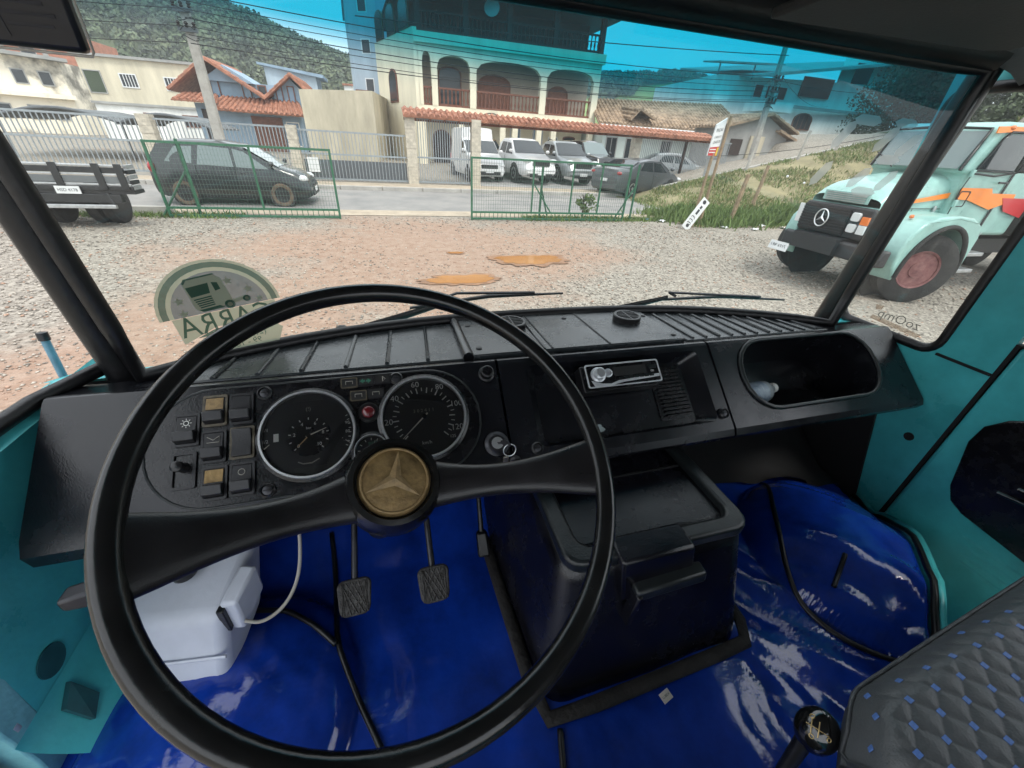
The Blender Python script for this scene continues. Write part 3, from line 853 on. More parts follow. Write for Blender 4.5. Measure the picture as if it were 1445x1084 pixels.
for k in range(7): MB().prism(rrect(.070 + .0125 * k, .0805 + .0125 * k, .0325 + (0 if k > 0 else .002), .0385, .001, 1), rf, .0215, .0238).build('preset_button', 'cover_rim', fpn)
MB().prism(rrect(.148, .168, .012, .020, .001, 1), rf, .0195, .0215).build('button', 'cover_rim', fpn)
text_mb('CD', .006, lambda a, b, t: rf(.156 + a, .026 - b, .0206)).build('lettering', 'print_white', fpn, fix=False)

# bottle lying in the glove tray
bt = thing('water_bottle', 'plastic water bottle with blue label lying in the glove tray', 'bottle', fc(.87, .12, -.08))
bo = fc(.822, .138, -.075)
bd = Vector((1, .25, -.05)).normalized()
MB().lathe([(.012, .150), (.012, .135), (.030, .112), (.032, .10), (.031, .02), (.030, .0)][::-1], bo, bd, 20).build('body', 'bottle_plastic', bt, smooth=40)
MB().lathe([(.0328, .028), (.0328, .090)], bo, bd, 20).build('label_wrap', 'bottle_label', bt, smooth=40)
MB().lathe([(.014, .150), (.014, .165)], bo, bd, 14).build('cap', 'print_white', bt, smooth=40)

# ------------------------------------------------------------------ engine cover between the footwells
ec = thing('engine_cover', 'black engine cover box with a tray on top and a front handle', 'engine cover', (.42, .55, 1.05))
MB().hexa([(.183, .238, 1.015), (.654, .254, 1.015), (.672, .93, 1.015), (.130, .93, 1.015)],
          [(.222, .345, 1.335), (.618, .345, 1.335), (.600, .86, 1.335), (.235, .86, 1.335)]).build('body', 'cover_black', ec, bevel=.038, bseg=5)
MB().ring(rrect(.226, .614, .335, .80, .035), rrect(.262, .586, .368, .78, .03), lambda a, b, t: (a, b, t), 1.322, 1.352).build('tray_rim', 'cover_rim', ec, bevel=.008, bseg=3)
MB().bb(.27, .58, .52, .524, 1.334, 1.338).build('tray_seam', 'dark_void', ec)
hd = MB().hexa([(.330, .305, 1.255), (.478, .305, 1.262), (.478, .345, 1.262), (.330, .345, 1.255)],
               [(.318, .318, 1.356), (.466, .318, 1.356), (.466, .372, 1.3585), (.318, .372, 1.3585)]).build('latch_plate', 'cover_black', ec, bevel=.006)
MB().hexa([(.345, .288, 1.276), (.488, .288, 1.284), (.488, .31, 1.284), (.345, .31, 1.276)],
          [(.345, .292, 1.298), (.488, .292, 1.306), (.488, .318, 1.310), (.345, .318, 1.302)]).build('handle', 'cover_rim', hd, bevel=.005)
MB().hexa([(.338, .285, 1.205), (.352, .285, 1.205), (.352, .31, 1.205), (.338, .31, 1.205)],
          [(.345, .286, 1.29), (.356, .286, 1.29), (.356, .31, 1.29), (.345, .31, 1.29)]).build('handle_cheek', 'cover_black', hd, bevel=.003)
sk = [(.150, .93), (.172, .236), (.178, .226), (.662, .246), (.672, .258), (.69, .93)]
MB().tube([Vector((x, y, 1.060)) for x, y in [(.135, .93), (.150, .6), (.168, .30), (.185, .232), (.28, .232), (.42, .238), (.56, .244), (.645, .250), (.668, .29), (.684, .6), (.69, .93)]], .007, 10, flat=2.0).build('floor_skirt', 'skirt', ec, smooth=180)
tg = MB().prism([(-.011, -.008), (.011, -.008), (.011, .008), (-.011, .008)], lambda a, b, t: Vector((.408 + a * .95 - b * .2, .204 + b + a * .25, 1.078 + t + .1 * a)), 0, .0012).build('maker_tag', 'paper', ec)
text_mb('LUBEX', .0055, lambda a, b, t: Vector((.408 + a * .95 - b * .2, .204 + b + a * .25, 1.0796 + .1 * a))).build('tag_lettering', 'ink', tg, fix=False)

# ------------------------------------------------------------------ steering wheel
SWC = Vector((-.012, .319, 1.653))
SWN = Vector((.1414, -.4839, .8636)).normalized()
SWX = Vector((0, 1, 0)).cross(SWN).normalized()
SWY = SWN.cross(SWX)
sw = thing('steering_wheel', 'large black two spoke steering wheel with a brass star badge', 'steering wheel', SWC)
def swp(r, a, h=0): return SWC + (SWX * math.cos(R_(a)) + SWY * math.sin(R_(a))) * r + SWN * h
MB().tube([swp(.2385, a) for a in range(0, 360, 4)], .0118, 14, closed=True, up=tuple(SWN)).build('rim', 'rim_black', sw, smooth=180)
HUBC = SWC - SWN * .078 - SWX * .008
for a in (197, -2):
    mb = MB()
    rings = []
    for k in range(15):
        t = k / 14
        r = .035 + (.240 - .035) * t
        h = -.078 + .078 * (t ** 1.6)
        base = swp(r, a, h) - SWX * .008 * (1 - t)
        side = (-SWX * math.sin(R_(a)) + SWY * math.cos(R_(a)))
        w = .032 - .012 * math.sin(min(1, t * 1.15) * math.pi) + (.008 * max(0, (t - .80) / .20) ** 2)
        th = .016 - .006 * t
        rings.append([base + side * (w * math.copysign(abs(math.cos(q)) ** .7, math.cos(q))) + SWN * (th * math.copysign(abs(math.sin(q)) ** .8, math.sin(q))) for q in [2 * math.pi * j / 16 for j in range(16)]])
    vs = [p for g in rings for p in g]
    fs = [(i * 16 + j, i * 16 + (j + 1) % 16, (i + 1) * 16 + (j + 1) % 16, (i + 1) * 16 + j) for i in range(14) for j in range(16)]
    mb.add(vs, fs + [tuple(range(15, -1, -1)), tuple(14 * 16 + j for j in range(16))])
    mb.build('spoke', 'spoke_black', sw, smooth=70)
hb = MB().lathe([(.030, -.050), (.050, -.040), (.058, -.012), (.057, .010), (.052, .022), (.046, .024), (.043, .018)], HUBC, SWN, 40).build('hub', 'rim_black', sw, smooth=45)
bg = MB().lathe([(.042, .012), (.042, .0185), (.036, .0225), (.0, .0245)], HUBC, SWN, 40).build('badge', 'brass', sw, smooth=60)
BX = (SWX * math.cos(R_(-6)) + SWY * math.sin(R_(-6)))
BY = SWN.cross(BX)
def bp(a, b, t): return HUBC + BX * a + BY * b + SWN * t
mb = MB()
for k in range(3):
    a = R_(90 + 120 * k)
    tip = (.036 * math.cos(a), .036 * math.sin(a))
    l, r = R_(90 + 120 * k + 60), R_(90 + 120 * k - 60)
    mb.add([bp(0, 0, .0285), bp(*tip, .0245), bp(.008 * math.cos(l), .008 * math.sin(l), .0248), bp(.008 * math.cos(r), .008 * math.sin(r), .0248)], [(0, 1, 2), (0, 3, 1)])
mb.build('star', 'amber_worn', bg)
MB().tube([bp(.038 * math.cos(R_(a)), .038 * math.sin(R_(a)), .0222) for a in range(0, 360, 10)], .0016, 6, closed=True).build('star_ring', 'amber_worn', bg, smooth=180)
MB().tube([HUBC - SWN * .03, HUBC - SWN * .12, HUBC - SWN * .46 + Vector((0, .05, 0))], [.034, .036, .030], 16).build('column', 'rubber', sw, smooth=60)
lev = thing('column_lever', 'dark turn signal lever sticking out left of the wheel', 'lever', (-.40, .43, 1.39))
MB().tube([(-.31, .53, 1.385), (-.36, .47, 1.40), (-.40, .428, 1.413), (-.425, .42, 1.412)], [.008, .008, .009, .010], 10).build('stalk', 'rubber', lev, smooth=60)
MB().hexa([(-.462, .405, 1.402), (-.42, .41, 1.396), (-.42, .435, 1.396), (-.462, .43, 1.402)], [(-.462, .405, 1.424), (-.42, .41, 1.428), (-.42, .435, 1.428), (-.462, .43, 1.424)]).build('grip', 'steel_dark', lev, bevel=.005)

# ------------------------------------------------------------------ pedals
def pedal(name, label, c, tilt, wdt, hgt, pivot):
    p = thing(name, label, 'pedal', c)
    c = Vector(c)
    m = Matrix.Rotation(R_(tilt), 3, 'X') @ Matrix.Rotation(R_(6), 3, 'Y')
    rr = rrect(-wdt / 2, wdt / 2, -hgt / 2, hgt / 2, .014, 4)
    rr = [(a * (1.08 + .18 * b / hgt), b) for a, b in rr]
    pad = MB().prism(rr, lambda a, b, t: c + m @ Vector((a, b, t)), -.006, .006).build('pad', 'pedal_rubber', p, bevel=.003)
    mb = MB()
    for i in range(-3, 4):
        for sgn in (-1, 1):
            a0, a1 = i * .012 - sgn * .016, i * .012 + sgn * .016
            q = [Vector((max(-wdt * .42, min(wdt * .42, a0)), -.030, .0065)), Vector((max(-wdt * .42, min(wdt * .42, a1)), .028, .0065))]
            mb.tube([c + m @ v for v in q], .0016, 4)
    mb.build('tread', 'pedal_rubber', pad)['kind'] = 'stuff'
    MB().tube([c + m @ Vector((0, .02, -.006)), c + (Vector(pivot) - c) * .45 + Vector((0, .02, 0)), Vector(pivot)], .0065, 8).build('arm', 'steel_dark', p, smooth=60)
pedal('clutch_pedal', 'worn ribbed clutch pedal, the left of the two pads', (-.150, .495, 1.150), -52 + 90, .058, .068, (-.138, .74, 1.36))
pedal('brake_pedal', 'worn ribbed brake pedal, the right of the two pads', (.008, .468, 1.178), -52 + 90, .056, .068, (.002, .73, 1.37))
ap = thing('accelerator_pedal', 'small dark accelerator pedal beside the engine cover', 'pedal', (.11, .56, 1.12))
MB().hexa([(.118, .55, 1.10), (.148, .55, 1.10), (.148, .565, 1.092), (.118, .565, 1.092)], [(.120, .59, 1.145), (.146, .59, 1.145), (.146, .605, 1.137), (.120, .605, 1.137)]).build('pad', 'rubber', ap, bevel=.006)
MB().tube([(.133, .597, 1.14), (.14, .70, 1.25), (.145, .78, 1.33)], .006, 8).build('arm', 'rubber', ap, smooth=60)

# ------------------------------------------------------------------ washer bottle and its hose
def tsh(l): return [(x, y - .045, z - .018) for x, y, z in l]
tk = thing('washer_tank', 'white plastic tank hanging in the left footwell', 'tank', (-.42, .53, 1.11))
TB = [(-.462, .468, 1.095), (-.372, .452, 1.105), (-.345, .600, 1.14), (-.470, .60, 1.14)]
TT = [(-.520, .555, 1.250), (-.340, .515, 1.275), (-.305, .66, 1.32), (-.50, .68, 1.30)]
MB().hexa(tsh([(-.475, .468, 1.095), (-.365, .452, 1.105), (-.335, .600, 1.14), (-.475, .60, 1.14)]), tsh([(-.518, .535, 1.240), (-.345, .500, 1.262), (-.305, .65, 1.31), (-.50, .67, 1.29)])).build('body', 'tank_white', tk, bevel=.018, bseg=4)
MB().tube(tsh([(-.496, .498, 1.172), (-.352, .472, 1.188)]), .003, 6).build('mould_seam', 'tank_white', tk, smooth=60)
MB().lathe([(.020, 0), (.020, .016), (.017, .019)], tsh([(-.42, .585, 1.285)])[0], (0, -.1, 1), 20).build('filler_cap', 'rubber', tk, smooth=40)
cp = MB().hexa(*map(tsh, ([(-.352, .508, 1.205), (-.322, .500, 1.210), (-.300, .56, 1.235), (-.33, .57, 1.23)], [(-.348, .510, 1.282), (-.318, .500, 1.288), (-.296, .56, 1.30), (-.326, .57, 1.30)]))).build('pump_box', 'tank_white', tk, bevel=.006)
MB().hexa(*map(tsh, ([(-.356, .502, 1.215), (-.342, .498, 1.215), (-.340, .51, 1.22), (-.354, .514, 1.22)], [(-.354, .504, 1.27), (-.340, .498, 1.275), (-.338, .512, 1.275), (-.352, .516, 1.27)]))).build('bracket', 'rubber', tk, bevel=.002)
MB().tube(smooth_pts(tsh([(-.318, .50, 1.235), (-.295, .495, 1.226), (-.27, .505, 1.228), (-.25, .52, 1.24), (-.235, .54, 1.262), (-.225, .56, 1.30), (-.222, .60, 1.36)])), .0032, 8).build('hose', 'cable_grey', tk, smooth=180)

# ------------------------------------------------------------------ gear lever, seats
gk = thing('gear_lever', 'gear lever with glossy black knob engraved with the shift pattern', 'gear lever', (.44, -.02, 1.05))
gm = Matrix.Rotation(R_(25), 3, 'Y') @ Matrix.Rotation(R_(-10), 3, 'X')
GC = Vector((.462, .064, 1.327))
knb = MB().ball(GC, (.0235, .0235, .029), 24, 16, gm).build('knob', 'knob_black', gk, smooth=180)
MB().tube([GC - Vector((.006, .0, .02)), (.43, .045, 1.22), (.40, .02, 1.05)], [.010, .008, .009], 10).build('rod', 'rubber', gk, smooth=60)
gv = (EYE - GC).normalized()
gx = Vector((.82, -.45, 0)).cross(gv).cross(gv).normalized() * -1
gy = gv.cross(gx)
def gp(a, b):
    p = gv * 1.0 + gx * a + gy * b
    p.normalize()
    q = gm.inverted() @ p
    s_ = 1 / math.sqrt((q.x / .0238) ** 2 + (q.y / .0238) ** 2 + (q.z / .0293) ** 2)
    return GC + p * s_
for pts in ([(-.45, .25), (.05, .05), (.55, -.15)], [(-.1, .5), (-.2, .14), (-.3, -.2)], [(.2, .38), (.1, .03), (0, -.32)]):
    MB().tube([gp(*p) for p in pts], .0007, 5).build('shift_line', 'gold', knb)
for c in ((-.3, -.35), (.55, -.32), (-.1, .62)):
    MB().tube([gp(c[0] + .12 * math.cos(R_(a)), c[1] + .12 * math.sin(R_(a))) for a in range(0, 360, 40)], .0006, 5, closed=True).build('gear_number', 'gold', knb)

seat = thing('passenger_seat', 'grey quilted vinyl passenger seat with blue stitch squares', 'seat', (.82, -.2, 1.05))
DXS, DYS = .0425, .0185
SX0, SY0 = .461, .066
def seat_front(x): return .070 + .10 * (x - .45) - .04 * max(0, 1 - (x - .45) / .07) ** 2
def seat_shape(x, y):
    e = max(0, (x - .45)) / .035
    f = max(0, (seat_front(x) - y)) / .035
    z = 1.418
    z -= .035 * max(0, 1 - min(1, e)) ** 2.2
    z -= .045 * max(0, 1 - min(1, f)) ** 2.4
    z += .016 * math.sin(min(1, max(0, (x - .45) / .75)) * math.pi)
    a = (x - SX0) / DXS + (y - SY0) / (2 * DYS)
    b = (x - SX0) / DXS - (y - SY0) / (2 * DYS)
    if y > -.30 and x < 1.12:
        pa = abs(math.sin(math.pi * a)) ** .7
        pb = abs(math.sin(math.pi * b)) ** .7
        z += .0034 * min(pa, pb)
    return z
def seat_pt(u, v):
    x = .45 + .705 * u
    y = -.45 + (seat_front(x) + .45) * v
    return Vector((x, y, seat_shape(x, y)))
MB().grid(seat_pt, 300, 250).build('cushion_top', 'vinyl_seat', seat, smooth=180)
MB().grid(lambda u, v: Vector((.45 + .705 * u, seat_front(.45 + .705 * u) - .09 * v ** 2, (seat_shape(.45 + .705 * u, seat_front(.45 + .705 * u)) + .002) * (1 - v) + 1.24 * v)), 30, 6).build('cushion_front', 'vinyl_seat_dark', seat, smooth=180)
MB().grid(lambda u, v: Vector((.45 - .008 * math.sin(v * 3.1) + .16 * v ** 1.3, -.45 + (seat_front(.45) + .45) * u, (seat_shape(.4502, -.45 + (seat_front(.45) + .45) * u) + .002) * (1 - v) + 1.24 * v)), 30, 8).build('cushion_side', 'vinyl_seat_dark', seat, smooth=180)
MB().bb(.64, 1.1, -.42, -.05, 1.05, 1.245).build('seat_base', 'rubber', seat)
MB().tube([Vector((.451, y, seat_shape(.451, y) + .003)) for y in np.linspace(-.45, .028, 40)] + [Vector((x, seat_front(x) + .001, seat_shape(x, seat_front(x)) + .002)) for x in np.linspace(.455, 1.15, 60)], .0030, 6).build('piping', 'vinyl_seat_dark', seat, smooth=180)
MB().tube([Vector((x, .030 - .35 * (x - .78) ** 1.0, seat_shape(x, .03) + .001)) for x in np.linspace(.80, 1.1, 14)], .0022, 6).build('seam', 'vinyl_seat_dark', seat, smooth=180)
sq0 = None
for j in range(-1, 14):
    for i in range(0, 15):
        y = SY0 - j * DYS
        x = SX0 + (i + (.5 if j % 2 else 0)) * DXS - (0 if j % 2 == 0 else 0)
        if x > 1.0 or y > seat_front(x) - .006: continue
        z = seat_shape(x, y)
        nx = (seat_shape(x + .012, y) - seat_shape(x - .012, y)) / .024
        ny = (seat_shape(x, y + .012) - seat_shape(x, y - .012)) / .024
        if sq0 is None:
            sq0 = MB().box((0, 0, 0), (.0074, .0066, .0014)).build('stitch_square', 'stitch_blue', seat, bevel=.0005, bseg=1)
            o = sq0
        else:
            o = sq0.copy(); COL.objects.link(o); o.parent = seat
        o.location = Vector((x, y, z + .0012)) - seat.location
        o.rotation_euler = (math.atan(ny), -math.atan(nx), R_(8))
sq0.data.transform(Matrix.Translation(seat.location))
MB().bb(.46, 1.2, -.62, -.46, 1.20, 2.0).build('backrest', 'vinyl_seat', seat, bevel=.05, bseg=4)
ds = thing('driver_seat', 'rounded dark grey front edge of the driver seat cushion', 'seat', (.0, -.1, 1.05))
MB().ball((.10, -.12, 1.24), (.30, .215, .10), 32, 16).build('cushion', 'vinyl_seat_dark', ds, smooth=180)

# ------------------------------------------------------------------ sun visors
vl = thing('sun_visor', 'black driver sun visor with a printed warning panel and white piping', 'sun visor', (-.36, .6, 2.01))
def vf(a, b, t): return Vector((a, .615 + (b - 2.0) * -.25 + t, b))
MB().prism([(-.62, 2.008), (-.286, 2.004), (-.284, 2.008), (-.270, 2.115), (-.62, 2.14)], vf, 0, .014).build('board', 'visor_black', vl, bevel=.004)
MB().tube([vf(-.62, 2.006, .007), vf(-.284, 2.002, .007), vf(-.281, 2.006, .007), vf(-.266, 2.118, .007)], .0013, 6).build('piping', 'paper', vl, smooth=180)
for k in range(6):
    MB().prism([(-.385, 2.022 + .008 * k), (-.345 + .006 * (k % 3), 2.022 + .008 * k), (-.345 + .006 * (k % 3), 2.0245 + .008 * k), (-.385, 2.0245 + .008 * k)], vf, -.0006, -.0001).build('print_line', 'ink', vl)
    MB().prism([(-.335, 2.020 + .008 * k), (-.300 + .005 * (k % 2), 2.020 + .008 * k), (-.300 + .005 * (k % 2), 2.0225 + .008 * k), (-.335, 2.0225 + .008 * k)], vf, -.0006, -.0001).build('print_line', 'ink', vl)
MB().prism([(-.340, 2.012), (-.3385, 2.012), (-.3385, 2.11), (-.340, 2.11)], vf, -.0006, -.0001).build('print_divider', 'ink', vl)
MB().tube([vf(-.315 + .010 * math.cos(R_(a)), 2.068 + .010 * math.sin(R_(a)), -.0004) for a in range(0, 360, 20)], .0008, 5, closed=True).build('print_emblem', 'ink', vl)
vr = thing('sun_visor', 'dark grey passenger sun visor folded up under the headliner', 'sun visor', (.85, .6, 2.15))
MB().prism([(.605, .690), (1.085, .672), (1.13, .655), (1.14, .46), (.66, .46)], lambda a, b, t: Vector((a, b, 2.14 + (.69 - b) * .16 + t)), -.004, .012).build('board', 'visor_grey', vr, bevel=.005)

# ------------------------------------------------------------------ stickers on the glass
def on_ws(px, pz, d=-.004):
    """point on the inner face of the windshield at width px and height pz"""
    v = (pz - 1.548) / .60
    u = .5
    for _ in range(6):
        q = ws_pt(u, v); u += (px - q.x) / 1.72; v += (pz - q.z) / .60
    return ws_pt(u, v) + Vector((0, d, 0))
stk = thing('windshield_sticker', 'round topped green truck dealer sticker, seen mirrored, low on the windshield', 'sticker', on_ws(-.33, 1.62))
SXC, SZC, SR = -.330, 1.648, .098
TILT = R_(4)
_sa, _sb, _sc = on_ws(SXC - .09, SZC), on_ws(SXC + .09, SZC), on_ws(SXC, SZC + .05) - on_ws(SXC, SZC - .05)
_se, _sz = (_sb - _sa).normalized(), _sc.normalized()
_so = (_sa + _sb) / 2 + Vector((0, -.003, 0))
def sf(a, b, t=0):
    return _so + _se * (a * math.cos(TILT) - b * math.sin(TILT)) + _sz * (b * math.cos(TILT) + a * math.sin(TILT)) + Vector((0, -t, 0))
def flat(pts, t, name, m, parent=stk):
    c = (sum(p[0] for p in pts) / len(pts), sum(p[1] for p in pts) / len(pts))
    return MB().add([sf(a, b, t) for a, b in pts], [tuple(range(len(pts)))]).build(name, m, parent, fix=False)
def arc(r, n=20, e=0): return [(r * math.cos(R_(180 * k / n)), r * math.sin(R_(180 * k / n)) * .97) for k in range(n + 1)]
def band(r0, r1, t, name, m):
    a, b = arc(r0), arc(r1)
    mb = MB().add([sf(x, y, t) for x, y in a + b], [(i, i + 1, 21 + i + 1, 21 + i) for i in range(20)])
    return mb.build(name, m, stk, fix=False)
band(.094, .099, .0, 'border', 'sticker_pale'); band(.084, .094, .0, 'green_arc', 'sticker_green'); band(.077, .084, .0, 'inner_border', 'sticker_pale')
flat(arc(.077), .0, 'field', 'sticker_grey')
flat([(-.082, -.001), (.088, -.001), (.088, -.048), (-.022, -.030), (-.082, -.052)], .0, 'name_panel', 'sticker_pale')
flat([(-.060, -.045), (-.030, -.035), (.03, -.029), (.088, -.036), (.075, -.050), (.00, -.047), (-.03, -.046)], .0004, 'ribbon', 'sticker_green')
flat([(-.052, -.047), (.075, -.052), (.085, -.062), (.07, -.090), (-.045, -.082), (-.052, -.07)], .0, 'phone_panel', 'sticker_pale')
def txt(t, size, cx, cz, m, d=.0007):
    return text_mb(t, size, lambda a, b, q: sf(cx + a, cz + b, d), mirror=True).build('lettering', m, stk, fix=False)
_t = text_mb('GARRA', .060, lambda a, b, q: sf(.0 + a * .80, -.022 + b * .95, .0006), mirror=True).build('lettering', 'sticker_green', stk, fix=False)
txt('Caminhões', .017, .005, -.040, 'sticker_pale', .0009)
txt('(21) 99 3464', .0165, .010, -.062, 'sticker_green')
txt('99 - 1848', .0165, .008, -.077, 'sticker_green')
for sx, sz, r in ((-.058, .030, .009), (.052, .030, .009), (.025, .052, .009), (-.060, .006, .009), (.064, .008, .008)):
    flat([(sx + (r if k % 2 == 0 else r * .42) * math.sin(R_(36 * k)), sz + (r if k % 2 == 0 else r * .42) * math.cos(R_(36 * k))) for k in range(10)], .0005, 'star', 'sticker_pale')
# the little tractor unit drawn on the sticker
flat([(-.042, .058), (-.034, .066), (.006, .069), (.016, .060), (.022, .012), (-.002, .006), (-.034, .004), (-.040, .012)], .0006, 'drawn_cab', 'sticker_pale')
flat([(-.040, .052), (-.005, .055), (-.008, .036), (-.038, .033)], .0009, 'drawn_screen', 'sticker_green')
flat([(.000, .055), (.009, .053), (.010, .040), (.001, .038)], .0009, 'drawn_window', 'sticker_green')
for k in range(5): flat([(-.036 + .001 * k, .029 - .004 * k), (-.008, .031 - .004 * k), (-.008, .0285 - .004 * k), (-.036 + .001 * k, .0265 - .004 * k)], .0009, 'drawn_grille', 'sticker_green')
flat([(-.043, .060), (-.037, .0675), (.008, .0705), (.010, .068), (-.034, .065), (-.040, .058)], .0009, 'drawn_roofline', 'sticker_green')
flat([(.022, .016), (.046, .020), (.047, .012), (.020, .008)], .0008, 'drawn_chassis', 'sticker_pale')
for cx, cz, r in ((.014, .008, .0085), (.044, .013, .0065)):
    flat(circ(cx, cz, r, 14), .0011, 'drawn_tyre', 'sticker_green'); flat(circ(cx, cz, r * .5, 10), .0013, 'drawn_rim', 'sticker_pale')
flat([(-.030, .003), (-.036, .008), (-.002, .010), (.006, .004)], .0010, 'drawn_bumper', 'sticker_green')

# smoky strips of film high on the right of the windshield
hx = thing('film_strips', 'smoky grey strips of film stuck in hexagons on the windshield', 'sticker', on_ws(1.08, 1.95))
def strip(c, l, w, ang):
    ca, sa = math.cos(R_(ang)), math.sin(R_(ang))
    pts = [(-l / 2, 0), (-l / 2 + w * .6, w / 2), (l / 2 - w * .6, w / 2), (l / 2, 0), (l / 2 - w * .6, -w / 2), (-l / 2 + w * .6, -w / 2)]
    MB().add([on_ws(c[0] + a * ca - b * sa, c[1] + a * sa + b * ca, -.003) for a, b in pts], [tuple(range(6))]).build('strip', 'sticker_smoke', hx, fix=False)
for c, l, w, a in (((1.02, 1.926), .062, .020, 62), ((1.03, 2.006), .066, .020, 62), ((1.068, 2.036), .062, .020, -4), ((1.125, 2.002), .062, .019, 58), ((1.150, 2.034), .050, .017, -6),
                   ((1.175, 1.992), .060, .019, 55), ((1.150, 1.962), .052, .020, 0), ((1.108, 1.922), .058, .019, 52), ((1.168, 1.918), .056, .018, 58), ((1.132, 1.892), .056, .020, -5)):
    strip(c, l, w, a)
# mirrored lettering low on the quarter window
zs = thing('quarter_window_sticker', 'orange and clear shop sticker, mirrored, low on the quarter window', 'sticker', (XR + .02, .69, 1.56))
qx = XR + .008
zf = lambda a, b, t: Vector((qx - t, .688 - a, 1.582 + b))
_z = text_mb('zoOmp', .036, zf, mirror=True).build('lettering', 'sticker_black', zs, fix=False)
MB().add([zf(a, b, -.001) for a, b in ((-.072, .020), (-.050, .022), (-.052, .010), (-.066, .006))], [(0, 1, 2, 3)]).build('orange_corner', 'sticker_brown', zs, fix=False)
MB().add([zf(a, b, -.001) for a, b in ((-.070, -.022), (.060, -.030), (.066, -.018), (.02, -.015), (-.066, -.010))], [(0, 1, 2, 3, 4)]).build('worn_backing', 'sticker_brown', zs, fix=False)

# ------------------------------------------------------------------ wipers and marker rod outside
def wiper(label, pivot, elbow, b0, b1):
    w = thing('wiper', label, 'wiper', pivot)
    pivot, elbow, b0, b1 = map(Vector, (pivot, elbow, b0, b1))
    MB().tube([pivot, pivot.lerp(elbow, .5), elbow], [.014, .010, .007], 8, flat=.5).build('arm', 'rubber', w, smooth=60)
    MB().tube([b0, b0.lerp(b1, .5) + Vector((0, .01, .008)), b1], [.004, .006, .003], 6).build('blade', 'rubber', w, smooth=60)
    MB().tube([b0.lerp(b1, .15) + Vector((0, 0, .012)), elbow + Vector((0, 0, .016)), b0.lerp(b1, .8) + Vector((0, 0, .010))], .004, 6).build('bridge', 'steel_dark', w, smooth=60)
    MB().lathe([(.016, 0), (.016, .02), (.008, .026)], pivot, (0, .6, .8), 14).build('pivot_cap', 'rubber', w, smooth=40)
wiper('left wiper with long arm rising behind the steering wheel rim', (-.155, 1.00, 1.50), (.145, 1.00, 1.585), (.02, .995, 1.568), (.445, .985, 1.594))
wiper('right wiper lying low across the passenger side of the windshield', (.545, 1.00, 1.515), (.80, .985, 1.566), (.76, .99, 1.558), (1.19, .915, 1.566))
rdm = thing('marker_rod', 'slim pale blue corner marker rod outside the left window', 'marker rod', (-.665, .80, 1.45))
MB().tube([(-.66, .86, 1.43), (-.66, .868, 1.51), (-.66, .878, 1.585)], .0065, 8).build('rod', 'rod_blue', rdm, smooth=60)
MB().tube([(-.66, .878, 1.583), (-.66, .880, 1.598)], .0085, 8).build('tip', 'steel_dark', rdm, smooth=60)
# ================================================================== OUTSIDE: materials
mat('asphalt', (.22, .215, .21), .85, var=.18, vscale=.8, col2=(.30, .28, .26), bump=.2, bscale=60, detail=8)
mat('concrete', (.38, .36, .33), .85, var=.25, vscale=1.5, bump=.2, bscale=30)
mat('sand_verge', (.40, .33, .25), .95, var=.2, vscale=2, bump=.3, bscale=30)
mat('yard', (.33, .32, .31), .9, var=.2, vscale=3, bump=.2, bscale=25)
mat('puddle', (.36, .165, .055), .10, var=.15, vscale=3, spec=.35)
mat('damp_mud', (.25, .135, .075), .7, var=.35, vscale=4, bump=.3, bscale=25)
mat('green_paint', (.028, .115, .062), .5, var=.25, vscale=9)
mat('wire_mesh', (.10, .16, .13), .5, .3)
mat('steel_grey', (.30, .33, .35), .45, .4, var=.15, vscale=8)
mat('steel_dim', (.13, .14, .15), .5, .3)
mat('stone_clad', (.50, .45, .37), .85, var=.25, vscale=8, bump=.4, bscale=25)
mat('wall_cream', (.76, .69, .53), .85, var=.16, vscale=1.2, streak=(1, 1, .18), detail=8, bump=.08, bscale=40)
mat('wall_cream2', (.62, .56, .43), .85, var=.22, vscale=1.0, streak=(1, 1, .2), detail=8, bump=.08, bscale=40)
mat('wall_white', (.80, .80, .77), .85, var=.18, vscale=1.0, streak=(1, 1, .2), detail=8)
mat('wall_blue', (.27, .37, .47), .85, var=.18, vscale=1.0, streak=(1, 1, .2), detail=8)
mat('wall_bluegrey', (.40, .48, .55), .85, var=.2, vscale=.6, streak=(1, 1, .15), detail=8)
mat('wall_beige', (.46, .41, .31), .9, var=.28, vscale=1.2, streak=(1, 1, .25), detail=8, bump=.1, bscale=30)
mat('wall_stained', (.56, .51, .42), .9, var=.6, vscale=.35, thr=(.38, .52))
mat('wall_mint', (.50, .56, .53), .85, var=.12, vscale=.6)
mat('wall_grey', (.33, .33, .32), .9, var=.2, vscale=.8)
mat('brick_red', (.40, .17, .11), .9, var=.25, vscale=3)
mat('tile_red', (.34, .15, .095), .85, var=.45, vscale=3.5, bump=.2, bscale=20)
mat('tile_old', (.30, .21, .14), .9, var=.55, vscale=2.5, bump=.2, bscale=20)
mat('wood_brown', (.16, .055, .030), .55, var=.3, vscale=6)
mat('wood_dark', (.030, .017, .014), .6, var=.3, vscale=6)
mat('pane_dark', (.018, .022, .028), .12)
mat('pane_blue', (.20, .30, .42), .15)
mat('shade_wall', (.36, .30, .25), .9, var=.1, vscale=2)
mat('pole_concrete', (.36, .34, .31), .9, var=.2, vscale=4, bump=.2, bscale=20)
mat('wire_black', (.012, .012, .013), .6)
mat('plastic_white', (.72, .73, .74), .4)
mat('sign_white', (.66, .67, .67), .5, var=.08, vscale=4)
mat('sign_red', (.45, .03, .03), .5)
mat('sign_yellow', (.65, .45, .04), .5)
mat('post_wood', (.26, .19, .12), .9, var=.3, vscale=7)
mat('trunk', (.10, .075, .055), .95, var=.3, vscale=8, bump=.4, bscale=20)
mat('leaf_a', (.085, .115, .055), .7, var=.4, vscale=.12)
